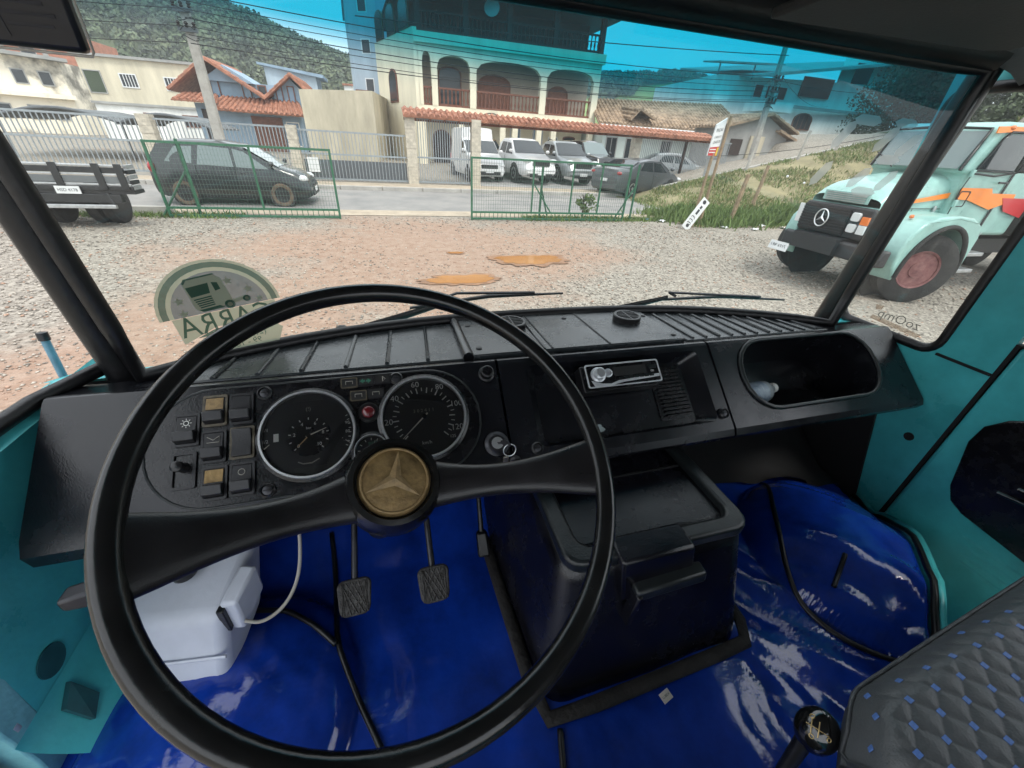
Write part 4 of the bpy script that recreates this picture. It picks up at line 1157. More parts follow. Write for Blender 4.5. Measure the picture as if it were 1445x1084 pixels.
mat('leaf_b', (.115, .140, .070), .7, var=.4, vscale=.12)
mat('leaf_c', (.050, .072, .038), .7, var=.4, vscale=.12)
mat('bank_earth', (.23, .20, .11), .95, var=.35, vscale=1.2, bump=.3, bscale=12)
mat('hill_soil', (.07, .085, .04), .95, var=.4, vscale=.05)
mat('meadow', (.16, .24, .055), .95, var=.3, vscale=.06)
mat('grass_a', (.12, .175, .050), .8, var=.3, vscale=1.5)
mat('grass_b', (.27, .25, .12), .85, var=.25, vscale=1.5)
mat('rock_bank', (.28, .24, .20), .95, var=.55, vscale=.9, bump=.8, bscale=3)
mat('car_glass', (.02, .025, .028), .06, coat=.4)
mat('car_glass_pale', (.15, .19, .19), .08, coat=.4)
mat('tyre', (.022, .021, .020), .85, var=.3, vscale=12, bump=.3, bscale=40)
mat('tyre_mud', (.12, .09, .065), .9, var=.4, vscale=6)
mat('rim_steel', (.03, .03, .032), .5, .4)
mat('alloy', (.42, .43, .44), .3, .8)
mat('car_trim', (.016, .016, .018), .5)
mat('lamp_clear', (.62, .64, .64), .12, coat=.5)
mat('lamp_tail', (.32, .012, .015), .2, coat=.5)
mat('lamp_amber', (.70, .17, .03), .25, coat=.4)
mat('paint_dark', (.013, .017, .020), .28, coat=.6, var=.2, vscale=2)
mat('paint_white', (.72, .72, .72), .3, coat=.5)
mat('paint_silver', (.38, .40, .41), .3, .35, coat=.5)
mat('paint_black', (.010, .010, .012), .2, coat=.6)
mat('paint_grey', (.075, .082, .088), .28, .2, coat=.6)
mat('paint_brown', (.13, .085, .05), .35, coat=.4)
mat('truck_mint', (.27, .46, .42), .36, coat=.25, var=.18, vscale=4, detail=9, rvar=.12)
mat('truck_orange', (.86, .23, .02), .35, coat=.3)
mat('truck_red', (.52, .025, .03), .35, coat=.3)
mat('hub_red', (.19, .055, .06), .7, var=.4, vscale=10, col2=(.26, .12, .11), detail=8)
mat('aluminium', (.48, .49, .50), .35, .7, var=.2, vscale=10)
mat('bed_black', (.014, .015, .017), .35, coat=.3, var=.3, vscale=6)
mat('tarp_grey', (.13, .14, .145), .7, var=.2, vscale=1)

# gravel and trampled red earth of the yard
gm_ = mat('gravel_ground', (.36, .34, .30), .95, bump=.0)
nt = gm_.node_tree; _b = nt.nodes['Principled BSDF']
def N(t, **k):
    n = nt.nodes.new(t)
    for a, v in k.items(): n.inputs[a.replace('_', ' ')].default_value = v
    return n
tc = N('ShaderNodeTexCoord')
vo = N('ShaderNodeTexVoronoi', Scale=26.0)
n1 = N('ShaderNodeTexNoise', Scale=.30, Detail=7.0, Roughness=.62)
n2 = N('ShaderNodeTexNoise', Scale=5.0, Detail=6.0, Roughness=.7)
for n in (vo, n1, n2): nt.links.new(tc.outputs['Object'], n.inputs['Vector'])
rg = N('ShaderNodeValToRGB')
for i, (p, c) in enumerate(((0.0, (.13, .112, .094, 1)), (.45, (.265, .235, .195, 1)), (1.0, (.42, .38, .32, 1)))):
    e = rg.color_ramp.elements[i] if i < 2 else rg.color_ramp.elements.new(p)
    e.position, e.color = p, c
rg.color_ramp.elements[1].position = .45
nt.links.new(vo.outputs['Color'], rg.inputs['Fac'])
re = N('ShaderNodeValToRGB')
re.color_ramp.elements[0].position, re.color_ramp.elements[0].color = .3, (.26, .160, .108, 1)
re.color_ramp.elements[1].position, re.color_ramp.elements[1].color = .7, (.37, .270, .205, 1)
nt.links.new(n2.outputs['Fac'], re.inputs['Fac'])
# the worn track: an ellipse across the entrance plus broken patches
def ell(cx, cy, rx, ry):
    mp = N('ShaderNodeMapping'); mp.inputs['Location'].default_value = (-cx / rx, -cy / ry, 0); mp.inputs['Scale'].default_value = (1 / rx, 1 / ry, 0)
    nt.links.new(tc.outputs['Object'], mp.inputs['Vector'])
    ln = nt.nodes.new('ShaderNodeVectorMath'); ln.operation = 'LENGTH'
    nt.links.new(mp.outputs['Vector'], ln.inputs[0])
    mr = N('ShaderNodeMapRange'); mr.inputs['From Min'].default_value, mr.inputs['From Max'].default_value = 1.0, .35
    mr.inputs['To Min'].default_value, mr.inputs['To Max'].default_value = 0, .36
    nt.links.new(ln.outputs['Value'], mr.inputs['Value'])
    return mr.outputs['Result']
def add(a, b):
    m = nt.nodes.new('ShaderNodeMath'); m.operation = 'ADD'
    nt.links.new(a, m.inputs[0]); nt.links.new(b, m.inputs[1])
    return m.outputs[0]
msk = add(n1.outputs['Fac'], add(ell(.6, 8.4, 5.6, 5.4), ell(-2.6, 3.8, 2.6, 3.0)))
mm = N('ShaderNodeMapRange'); mm.inputs['From Min'].default_value, mm.inputs['From Max'].default_value = .60, .78
nt.links.new(msk, mm.inputs['Value'])
mx = N('ShaderNodeMixRGB')
nt.links.new(mm.outputs['Result'], mx.inputs['Fac']); nt.links.new(rg.outputs['Color'], mx.inputs['Color1']); nt.links.new(re.outputs['Color'], mx.inputs['Color2'])
nt.links.new(mx.outputs['Color'], _b.inputs['Base Color'])
bp_ = N('ShaderNodeBump', Strength=.7, Distance=.03)
nt.links.new(vo.outputs['Distance'], bp_.inputs['Height']); nt.links.new(bp_.outputs['Normal'], _b.inputs['Normal'])
for nm, c in (('stone_a', (.32, .285, .24)), ('stone_b', (.40, .36, .305)), ('stone_c', (.19, .17, .145)), ('stone_d', (.36, .235, .17))): mat(nm, c, .9, var=.35, vscale=3)

# ------------------------------------------------------------------ terrain
def sst(a, b, x):
    t = min(1, max(0, (x - a) / (b - a))); return t * t * (3 - 2 * t)
def emb(x, y):
    """grass bank right of the gate"""
    r = max(0, .205 * (x - 9.3))
    z = min(r, 3.4) * sst(10.6, 16.6, y) * sst(8.6, 11.5, x)
    z += 6.5 * sst(16.5, 24, x) * sst(4.5, 8.0, y) * (1 - sst(10.2, 12.5, y))
    z += 9 * sst(27, 42, x) * sst(3.5, 8.5, y) * (1 - sst(15, 19, y))
    return z
def ground_z(x, y):
    z = .012 * noise.noise(Vector((x * .6, y * .6, 0))) if y < 12 else 0
    if y > 12.6: z = -.06
    if y > 17.2: z = .20 + .035 * (y - 18.8 if y > 18.8 else 0)
    if y > 29: z = .55
    e = emb(x, y)
    if y > 17.3 and x > 11: e = max(e if x > 22 else 0, min(4.0, max(0, .205 * (x - 9.6)) * (1 - .5 * sst(19, 26, y))))
    if e > .02: z = max(z, e + .05 * noise.noise(Vector((x * 1.3, y * 1.3, 5))))
    return z
def axis(a, b, step, far): return sorted(set([-far, -far / 2, -far / 5] + list(np.arange(a, b + .01, step)) + [far / 5, far / 2, far]))
gx_, gy_ = axis(-30, 46, .5, 900), axis(-8, 34, .5, 900)
gy_ = [v for v in gy_ if v <= 34 or v > 60]
mb = MB()
W_ = len(gx_)
mb.add([(x, y, ground_z(x, y)) for y in gy_ for x in gx_], [(j * W_ + i, j * W_ + i + 1, (j + 1) * W_ + i + 1, (j + 1) * W_ + i) for j in range(len(gy_) - 1) for i in range(W_ - 1)])
g_ = mb.build('ground', 'gravel_ground', smooth=180, fix=False)
g_['kind'] = 'structure'
def struct(mbx, name, m, **k):
    o = mbx.build(name, m, **k); o['kind'] = 'structure'; return o
def strip_sheet(x0, x1, ys, zs, n=30): return MB().grid(lambda u, v: (x0 + (x1 - x0) * u, np.interp(v, np.linspace(0, 1, len(ys)), ys), np.interp(v, np.linspace(0, 1, len(ys)), zs)), n, (len(ys) - 1))
struct(strip_sheet(-40, 9.4, [12.25, 12.9, 13.5], [.012, .02, .012]), 'verge', 'sand_verge', smooth=180)
struct(strip_sheet(-60, 40, [13.1, 15, 17.12], [.016, .09, .12]), 'road', 'asphalt', smooth=180)
for k in range(40):
    x = -28 + 1.5 * k
    if x > 20: continue
    if k == 0: kb = struct(MB().bb(-.74, .74, 17.10, 17.24, .02, .255), 'kerbstone', 'concrete', bevel=.015); kb.location.x = x
    else:
        c = kb.copy(); COL.objects.link(c); c.location.x = x
    
struct(MB().bb(-32, 16, 17.245, 18.62, .0, .245), 'sidewalk', 'sand_verge')
struct(MB().grid(lambda u, v: (3.7 + 13 * u, 18.62 + 9.6 * v, .252 + .33 * v), 10, 10), 'yard', 'yard')

# the low concrete edge left of the gate
lk = MB().bb(-16, -5.15, 12.02, 12.16, -.05, .19).build('concrete_edge', 'concrete', bevel=.012)
tag(lk, 'low concrete edging along the gravel left of the open gate', 'kerb')
# puddles
def puddle(cx, cy, rx, ry, lab, seed):
    pts = []
    for k in range(72):
        a = 2 * math.pi * k / 72
        q = 1 + .42 * noise.noise(Vector((math.cos(a) * 1.6, math.sin(a) * 1.6, seed))) + .18 * noise.noise(Vector((math.cos(a) * 5, math.sin(a) * 5, seed))) + .10 * noise.noise(Vector((math.cos(a) * 13, math.sin(a) * 13, seed)))
        pts.append((cx + rx * q * math.cos(a), cy + ry * q * math.sin(a)))
    d = MB().add([(cx + (x - cx) * (1.22 + .1 * math.sin(i * 1.3)), cy + (y - cy) * (1.35 + .12 * math.cos(i * .9)), .0145) for i, (x, y) in enumerate(pts)], [tuple(range(72))]).build('damp_mud', 'damp_mud', fix=False)
    d['kind'] = 'structure'; d['label'] = 'damp dark mud rim around the ' + lab
    o = MB().add([(x, y, .0185) for x, y in pts], [tuple(range(72))]).build('puddle', 'puddle', fix=False)
    o['kind'] = 'structure'; o['label'] = lab
puddle(1.02, 6.20, .56, .22, 'long muddy orange puddle nearest the truck', 1)
puddle(2.52, 7.36, .62, .34, 'muddy orange puddle behind the long one', 7)
puddle(1.15, 7.95, .16, .07, 'tiny muddy puddle beside the larger two', 3)

# loose stones over the yard: one uncountable mass per colour
OCT = np.array([(1, 0, 0), (0, 1, 0), (-1, 0, 0), (0, -1, 0), (0, 0, 1), (0, 0, -.5)], float)
OCF = np.array([(0, 1, 4), (1, 2, 4), (2, 3, 4), (3, 0, 4), (1, 0, 5), (2, 1, 5), (3, 2, 5), (0, 3, 5)])
def fast_mesh(name, verts, faces, m):
    me = bpy.data.meshes.new(name)
    n, k = faces.shape
    me.vertices.add(len(verts)); me.vertices.foreach_set('co', verts.astype(np.float32).ravel())
    me.loops.add(n * k); me.loops.foreach_set('vertex_index', faces.astype(np.int32).ravel())
    me.polygons.add(n)
    me.polygons.foreach_set('loop_start', np.arange(0, n * k, k, dtype=np.int32))
    me.update(calc_edges=True); me.validate()
    o = bpy.data.objects.new(name, me)
    COL.objects.link(o)
    me.materials.append(MAT[m])
    o['kind'] = 'stuff'
    return o
def stones(n, m, sel, s0, s1):
    r = 1.4 + 12.5 * RNG.random(n * 2) ** 1.25
    a = RNG.uniform(-1.45, 1.75, n * 2)
    x, y = r * np.sin(a + .2), r * np.cos(a + .2)
    dirt = 1.15 * np.exp(-(((x - .6) / 4.0) ** 2 + ((y - 8.6) / 4.4) ** 2)) + np.exp(-(((x + 2.6) / 1.4) ** 2 + ((y - 3.6) / 1.6) ** 2)) * .7
    keep = (RNG.random(n * 2) > dirt * sel) & (y < 12.0) & (y > -1) & (x < 14)
    keep &= ~(((x - 1.02) / .7) ** 2 + ((y - 6.2) / .34) ** 2 < 1) & ~(((x - 2.52) / .8) ** 2 + ((y - 7.36) / .46) ** 2 < 1)
    x, y, r = x[keep][:n], y[keep][:n], r[keep][:n]
    n = len(x)
    s = RNG.uniform(s0, s1, n) * (0.75 + .05 * r)
    sc = np.stack([s, s * RNG.uniform(.6, 1, n), s * RNG.uniform(.35, .7, n)], 1)
    th = RNG.uniform(0, 6.28, n)
    v = OCT[None] * sc[:, None] * RNG.uniform(.75, 1.25, (n, 6, 1))
    c, q = np.cos(th)[:, None], np.sin(th)[:, None]
    vx, vy = v[..., 0] * c - v[..., 1] * q, v[..., 0] * q + v[..., 1] * c
    gz = np.array([max(0, ground_z(a_, b_)) if b_ > 10 else 0 for a_, b_ in zip(x, y)])
    V_ = np.stack([vx + x[:, None], vy + y[:, None], v[..., 2] + (s * .18 + gz)[:, None]], 2).reshape(-1, 3)
    F_ = (OCF[None] + 6 * np.arange(n)[:, None, None]).reshape(-1, 3)
    o = fast_mesh('gravel_stones', V_, F_, m)
    return o
tag(stones(22000, 'stone_a', .85, .006, .024), 'mid grey loose gravel stones strewn over the yard', 'gravel')
tag(stones(16000, 'stone_b', .82, .006, .026), 'pale loose gravel stones strewn over the yard', 'gravel')
tag(stones(15000, 'stone_c', .80, .006, .024), 'dark loose gravel stones strewn over the yard', 'gravel')
tag(stones(7000, 'stone_d', .25, .009, .026), 'reddish loose gravel stones strewn over the yard', 'gravel')

# ------------------------------------------------------------------ grass and weeds
def blades(n, fn_xy, h0, h1, m, label, width=.012, spread=.5):
    x, y = fn_xy(n)
    n = len(x)
    z = np.array([ground_z(a, b) for a, b in zip(x, y)])
    h = RNG.uniform(h0, h1, n)
    th = RNG.uniform(0, 6.28, n)
    wv = np.stack([np.cos(th), np.sin(th), 0 * th], 1) * (width * RNG.uniform(.7, 1.6, n))[:, None]
    ln = np.stack([RNG.normal(0, spread, n), RNG.normal(0, spread, n), np.ones(n)], 1) * h[:, None]
    b = np.stack([x, y, z - .02], 1)
    mid = b + ln * .55 * np.array([.6, .6, 1])
    V_ = np.stack([b - wv, b + wv, mid + wv * .8, b + ln, mid - wv * .8], 1).reshape(-1, 3)
    F_ = (np.array([(0, 1, 2), (0, 2, 4), (4, 2, 3)])[None] + 5 * np.arange(n)[:, None, None]).reshape(-1, 3)
    o = fast_mesh('grass', V_, F_, m)
    return tag(o, label, 'grass')
def bank_xy(n):
    x, y = RNG.uniform(8.6, 27, n), RNG.uniform(10.6, 17.2, n)
    k = (emb_v(x, y) > .02) & (noise_v(x, y, .7) > -.08 + RNG.uniform(-.2, .2, n))
    return x[k], y[k]
def emb_v(x, y): return np.array([emb(a, b) for a, b in zip(x, y)])
def noise_v(x, y, s): return np.array([noise.noise(Vector((a * s, b * s, 2.2))) for a, b in zip(x, y)])
blades(30000, bank_xy, .05, .20, 'grass_a', 'green grass tufts on the bank right of the gate', .016)
blades(24000, bank_xy, .05, .20, 'grass_b', 'dry straw coloured grass on the bank right of the gate', .014)
def weed_xy(n):
    k = RNG.integers(0, 5, n)
    cx = np.array([10.4, 11.2, 12.6, 9.9, 14.2])[k]; cy = np.array([11.4, 12.0, 11.6, 12.9, 12.0])[k]
    return cx + RNG.normal(0, .65, n), cy + RNG.normal(0, .35, n)
blades(7000, weed_xy, .12, .46, 'grass_a', 'tall lush weeds at the foot of the bank', .022, .35)
def strip_xy(n):
    x = np.concatenate([RNG.uniform(3.8, 9.2, int(n * .6)), RNG.uniform(-9, -3.6, n - int(n * .6))])
    y = 11.85 + RNG.normal(0, .16, n) + np.where(x > 0, .1, .0)
    return x, y
blades(6000, strip_xy, .03, .16, 'grass_a', 'thin grass growing along the gate line', .012)
struct(MB().grid(lambda u, v: (lambda x, y: (x, y, ground_z(x, y) + .015))(8.9 + 18 * u, 10.8 + 6.4 * v), 40, 24), 'bank_soil', 'bank_earth', smooth=180)
# ------------------------------------------------------------------ trees
def leaf_cloud(n, centers, radii, size, flat=.8):
    """n leaf quads spread over ellipsoid clumps; returns verts, faces"""
    k = RNG.integers(0, len(centers), n)
    d = RNG.normal(size=(n, 3)); d /= np.linalg.norm(d, axis=1)[:, None]
    r = RNG.uniform(.55, 1.05, n)[:, None]
    p = np.asarray(centers)[k] + d * r * np.asarray(radii)[k] * np.array([1, 1, flat])
    a = RNG.normal(size=(n, 3)); a /= np.linalg.norm(a, axis=1)[:, None]
    b = np.cross(a, d + RNG.normal(size=(n, 3)) * .6); b /= np.linalg.norm(b, axis=1)[:, None] + 1e-6
    s = (size * RNG.uniform(.6, 1.4, n))[:, None]
    V_ = np.stack([p - a * s, p + b * s * .6, p + a * s, p - b * s * .6], 1).reshape(-1, 3)
    F_ = (np.array([0, 1, 2, 3])[None] + 4 * np.arange(n)[:, None])
    return V_, F_
def tree(name, label, base, h, r, m='leaf_a', n=2500, group=None, size=.12, clumps=14):
    t = thing(name, label, 'tree', base, group)
    bx, by, bz = base
    pts = [(bx, by, bz - .2), (bx + .06 * h * .3, by, bz + h * .3), (bx - .02 * h, by + .02 * h, bz + h * .7)]
    tr_ = MB().tube(pts, [.045 * h, .03 * h, .012 * h], 8).build('trunk', 'trunk', t, smooth=60)
    for k in range(5):
        a = k * 1.26
        MB().tube([(bx, by, bz + h * (.35 + .07 * k)), (bx + r * .5 * math.cos(a), by + r * .5 * math.sin(a), bz + h * (.55 + .06 * k))], [.015 * h, .006 * h], 6).build('limb', 'trunk', tr_, smooth=60)
    cs = np.stack([bx + RNG.normal(0, r * .45, clumps), by + RNG.normal(0, r * .45, clumps), bz + h * RNG.uniform(.42 if name == 'tree' else .12, .92, clumps)], 1)
    rs = RNG.uniform(.30, .52, clumps)[:, None] * r * np.ones((1, 3))
    V_, F_ = leaf_cloud(n, cs, rs, size)
    o = fast_mesh('crown', V_ - np.array(base), F_, m)
    del o['kind']
    o.parent = t
    return t

# ------------------------------------------------------------------ wooded hills
def hill(name, xs, y_near, y_far, ridge, base, m):
    """ridge(x) height at y_far, falling to base at y_near"""
    o = MB().grid(lambda u, v: (lambda x, y: (x, y, base - 6 + (ridge(x) - base + 6) * (1 - (1 - v) ** 1.8)))(xs[0] + (xs[1] - xs[0]) * u, y_near + (y_far - y_near) * v), 50, 20)
    return struct(o, name, m, smooth=180)
RL = ([-160, -90, -73, -60, -52, -40, -36, -31, -24, -17.5, -7.5, 2, 14, 30], [34, 31, 28.5, 25, 26, 26, 25.5, 22.5, 20.5, 18.2, 15.5, 14, 11, 8])
RR = ([30, 60, 85, 96, 106, 124, 136, 155, 180, 240], [14, 20, 25, 27, 27.5, 30, 30, 27, 22, 20])
rl = lambda x: float(np.interp(x, *RL))
rr_ = lambda x: float(np.interp(x, *RR))
hill('hill', (-190, 45), 75, 140, rl, 2, 'hill_soil')
hill('hill', (25, 300), 120, 200, rr_, 2, 'meadow')
def forest(n, xr, yn, yf, ridge, base, m, label, size, sel=None, per=64, hs=(2.0, 4.2)):
    x = RNG.uniform(xr[0], xr[1], n); v = RNG.uniform(.12, 1.0, n) ** .7
    y = yn + (yf - yn) * v
    z = np.array([base - 6 + (ridge(a) - base + 6) * (1 - (1 - b) ** 1.8) for a, b in zip(x, v)])
    if sel is not None:
        k = sel(x, v); x, y, z = x[k], y[k], z[k]; n = len(x)
    h = RNG.uniform(hs[0], hs[1], n)
    c = np.stack([x, y, z + h * .45], 1)
    rad = np.stack([h * RNG.uniform(.40, .62, n)] * 2 + [h * .62], 1)
    vs, fs = [], []
    K = per
    cc = np.repeat(c, K, 0); rd = np.repeat(rad, K, 0)
    d = RNG.normal(size=(n * K, 3)); d /= np.linalg.norm(d, axis=1)[:, None]; d[:, 2] = np.abs(d[:, 2]) * 1.0 - .25
    p = cc + d * rd * RNG.uniform(.7, 1.1, (n * K, 1))
    a = RNG.normal(size=(n * K, 3)); a /= np.linalg.norm(a, axis=1)[:, None]
    b = np.cross(a, d); b /= np.linalg.norm(b, axis=1)[:, None] + 1e-6
    s = (size * RNG.uniform(.6, 1.5, n * K))[:, None]
    V_ = np.stack([p - a * s, p + b * s, p + a * s, p - b * s], 1).reshape(-1, 3)
    F_ = (np.array([0, 1, 2, 3])[None] + 4 * np.arange(n * K)[:, None])
    return tag(fast_mesh('forest', V_, F_, m), label, 'forest')
forest(2100, (-120, 25), 80, 140, rl, 2, 'leaf_a', 'mid green woodland covering the left hill', .30)
forest(1700, (-120, 25), 80, 140, rl, 2, 'leaf_b', 'pale olive trees scattered through the left hill woodland', .28)
forest(1300, (-120, 25), 80, 140, rl, 2, 'leaf_c', 'dark green trees scattered through the left hill woodland', .30)
def upper(x, v): return (v > .62 + .12 * np.sin(x * .13)) | ((x > 118 + 20 * v) & (v > .35))
forest(1500, (60, 190), 120, 200, rr_, 2, 'leaf_c', 'dark wood along the ridge of the right hill', .42, upper)
forest(1200, (60, 190), 120, 200, rr_, 2, 'leaf_a', 'green trees along the ridge of the right hill', .42, upper)
# a few single trees and shrubs
tree('tree', 'dense dark tree beside the white hillside house', (43, 27, 3.6), 7.5, 4.2, 'leaf_c', 14000, size=.11, clumps=30)
tree('tree', 'dark leafy tree right behind the mint truck', (37, 22, 4.2), 6.0, 3.4, 'leaf_c', 11000, size=.10, clumps=26)
tree('tree', 'bushy tree on top of the rocky bank far right', (26.5, 13.5, 5.2), 3.4, 2.6, 'leaf_a', 7000, size=.08, clumps=20)
tree('shrub', 'small shrub by the right leaf of the open gate', (5.9, 12.35, .0), .95, .35, 'grass_a', 260, size=.05, clumps=8)

tree('tree', 'dense dark tree rising over the bonnet of the mint truck', (30.5, 19.5, 3.2), 5.6, 3.0, 'leaf_c', 11000, size=.10, clumps=26)
struct(MB().grid(lambda u, v: (lambda x, y: (x, y, ground_z(x, y) + .03))(26 + 37 * u, 3 + 16 * v), 50, 30), 'hillside', 'hill_soil', smooth=180)
_n = 700
_x, _y = RNG.uniform(28, 60, _n), RNG.uniform(4, 17, _n)
_c = np.stack([_x, _y, np.array([ground_z(a, b) for a, b in zip(_x, _y)]) + .3], 1)
_V, _F = leaf_cloud(60000, _c, np.ones((_n, 3)) * RNG.uniform(.5, 1.2, (_n, 1)), .11)
tag(fast_mesh('undergrowth', _V, _F, 'leaf_a'), 'scrubby green undergrowth on the slope behind the mint truck', 'undergrowth')
tree('bush', 'low leafy bush filling the gap above the mint truck bonnet', (32.0, 20.5, 2.2), 4.0, 3.4, 'leaf_c', 11000, size=.10, clumps=30)
tree('bush', 'low dark bush in front of the tree by the hillside house', (37.0, 24.5, 2.4), 4.4, 3.6, 'leaf_c', 11000, size=.10, clumps=30)
# rocky bank behind the mint truck
def bank(u, v):
    x = 16.0 + 12 * u; y = 11.2 - 7 * v - .10 * (x - 14)
    z = ground_z(x, max(y, 5.6)) * .2 + 5.2 * sst(0, .8, u) + .8 * noise.noise(Vector((x * .5, y * .5, 1))) + .35 * noise.noise(Vector((x * 1.7, y * 1.7, 3)))
    return (x + .5 * noise.noise(Vector((x, y, 9))), y, z * sst(0, .3, u))
struct(MB().grid(bank, 50, 40), 'rock_bank', 'rock_bank', smooth=180)

# ------------------------------------------------------------------ building helpers
def window(par, x0, x1, z0, z1, y, fm='plastic_white', pm='pane_dark', arch=0, bars=0, fr=.06, name='window'):
    """window in a wall that faces -y: proud frame, recessed pane"""
    def outline(e):
        a, b, c, d = x0 + e, x1 - e, z0 + e, z1 - e
        if not arch: return [(a, c), (b, c), (b, d), (a, d)]
        pts = [(a, c), (b, c)]
        for k in range(9):
            t = math.pi * k / 8
            pts.append(((a + b) / 2 + (b - a) / 2 * math.cos(t), d - arch + arch * math.sin(t)))
        return pts
    f3 = lambda a, b, t: (a, t, b)
    w = MB().ring(outline(0), outline(fr), f3, y - .05, y + .05).build(name, fm, par)
    MB().prism(outline(fr * .9), f3, y - .012, y + .02).build('pane', pm, w)
    for k in range(bars):
        x = x0 + fr + (x1 - x0 - 2 * fr) * (k + 1) / (bars + 1)
        MB().bb(x - .02, x + .02, y - .03, y - .013, z0 + fr, z1 - fr - (arch * .3 if arch else 0)).build('bar', fm, w)
    return w
def tiles(par, e0, e1, r1, r0, m, pitch=.22, r=.085, name='roof', steps=0):
    """tiled roof slope: eave e0-e1, ridge r0-r1; slab plus barrel rows stepped course by course"""
    e0, e1, r1, r0 = map(Vector, (e0, e1, r1, r0))
    nrm = (e1 - e0).cross(r0 - e0).normalized()
    if nrm.z < 0: nrm = -nrm
    dn = -nrm * .07
    rf = MB().hexa([e0 + dn, e1 + dn, r1 + dn, r0 + dn], [e0, e1, r1, r0]).build(name, m, par)
    L = (e1 - e0).length
    n = max(2, int(L / pitch))
    mbx = MB()
    for k in range(n):
        t = (k + .5) / n
        a, b = e0.lerp(e1, t), r0.lerp(r1, t)
        ln = (b - a).length
        if ln < .15: continue
        c = max(2, int(ln / .42))
        pts, rs = [], []
        for j in range(c):
            pts += [a.lerp(b, j / c) + nrm * .012, a.lerp(b, (j + .96) / c) - nrm * .004]; rs += [r, r * .80]
        mbx.tube(pts, rs, 6, flat=1.0, up=tuple(nrm))
    o = mbx.build('barrel_tiles', m, rf, smooth=60, fix=False)
    o['kind'] = 'stuff'
    return rf
def bars_panel(par, x0, x1, y, z0, z1, n, r=.013, m='steel_grey'):
    mbx = MB()
    for k in range(n):
        x = x0 + (x1 - x0) * (k + .5) / n
        mbx.bb(x - r, x + r, y - r, y + r, z0, z1)
    o = mbx.build('bars', m, par, fix=False); o['kind'] = 'stuff'
    return o

# ------------------------------------------------------------------ big cream house with arched balconies
bh = thing('arcaded_house', 'three storey cream house with arched balconies and dark wooden balustrades', 'house', (8, 32, .55))
FY = 28.0
xs_col = [(2.20, 2.42), (2.92, 3.25), (5.13, 5.50), (9.46, 9.85), (12.95, 13.35)]
# body: recessed walls behind the balconies
MB().prism([(2.2, 29.9), (13.4, 29.9), (13.4, 40), (0.0, 40), (0.0, 34.2), (2.0, 29.9)], lambda a, b, t: (a, b, t), .3, 6.25).build('body', 'wall_cream', bh)
MB().prism([(2.0, FY), (2.22, FY), (2.22, 29.95), (.25, 34.2), (0.0, 34.2)], lambda a, b, t: (a, b, t), .3, 6.9).build('side_wall', 'wall_cream', bh)
MB().bb(2.2, 13.4, FY + .02, 29.9, 3.30, 3.52).build('balcony_floor', 'wall_cream', bh)
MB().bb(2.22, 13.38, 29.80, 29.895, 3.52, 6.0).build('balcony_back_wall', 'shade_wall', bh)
for a, b in xs_col: MB().bb(a, b, FY, FY + .34, 3.522, 5.0).build('column', 'wall_cream', bh)
# arch spandrels above each opening
for i in range(4):
    x0, x1 = xs_col[i][1], xs_col[i + 1][0]
    mbx = MB()
    n = 14
    zs_, zc = 5.0, 5.86 if x1 - x0 > 1 else 5.95
    low = [(x0 + (x1 - x0) * k / n, zs_ + .35 + (zc - zs_ - .35) * math.sqrt(max(0, 1 - (2 * k / n - 1) ** 2)) ** .8) for k in range(n + 1)]
    for k in range(n):
        q = [low[k], low[k + 1], (low[k + 1][0], 6.28), (low[k][0], 6.28)]
        mbx.prism(q, lambda a, b, t: (a, t, b), FY, FY + .34)
    mbx.build('arch', 'wall_cream', bh)
    for a, b in (xs_col[i],): MB().bb(a, b, FY, FY + .34, 5.002, 6.28).build('pier', 'wall_cream', bh)
MB().bb(12.95, 13.35, FY, FY + .34, 5.002, 6.28).build('pier', 'wall_cream', bh)
MB().bb(2.05, 13.5, FY - .12, FY + .34, 6.28, 6.75).build('floor_band', 'wall_cream', bh)
MB().bb(2.05, 13.5, FY - .05, FY + .30, 3.08, 3.30).build('floor_band', 'wall_cream', bh)
def balustrade(x0, x1, y, z0, z1, m):
    b = MB().bb(x0, x1, y - .05, y + .05, z1 - .09, z1).build('balustrade', m, bh, bevel=.01)
    MB().bb(x0, x1, y - .05, y + .05, z0, z0 + .10).build('bottom_rail', m, b)
    n = max(3, int((x1 - x0) / .23))
    b0 = None
    for k in range(n):
        x = x0 + (x1 - x0) * (k + .5) / n
        if b0 is None:
            b0 = MB().lathe([(.05, 0), (.03, .06), (.065, .22), (.03, .42), (.03, .52), (.05, z1 - z0 - .19)], (x, y, z0 + .10), (0, 0, 1), 6).build('baluster', m, b, smooth=50)
            xb = x
        else:
            c = b0.copy(); COL.objects.link(c); c.parent = b; c.location.x = x - xb
for i in range(4): balustrade(xs_col[i][1], xs_col[i + 1][0], FY + .16, 3.53, 4.42, 'wood_brown')
window(bh, 5.95, 8.05, 3.55, 5.45, 29.80, 'wood_brown', 'wood_brown', arch=.5, name='arched_door')
window(bh, 10.6, 12.0, 3.55, 5.2, 29.80, 'wood_brown', 'wood_brown', arch=.4, name='arched_door')
window(bh, 3.5, 4.9, 3.7, 5.6, 29.80, 'wood_brown', 'pane_dark', arch=.3)
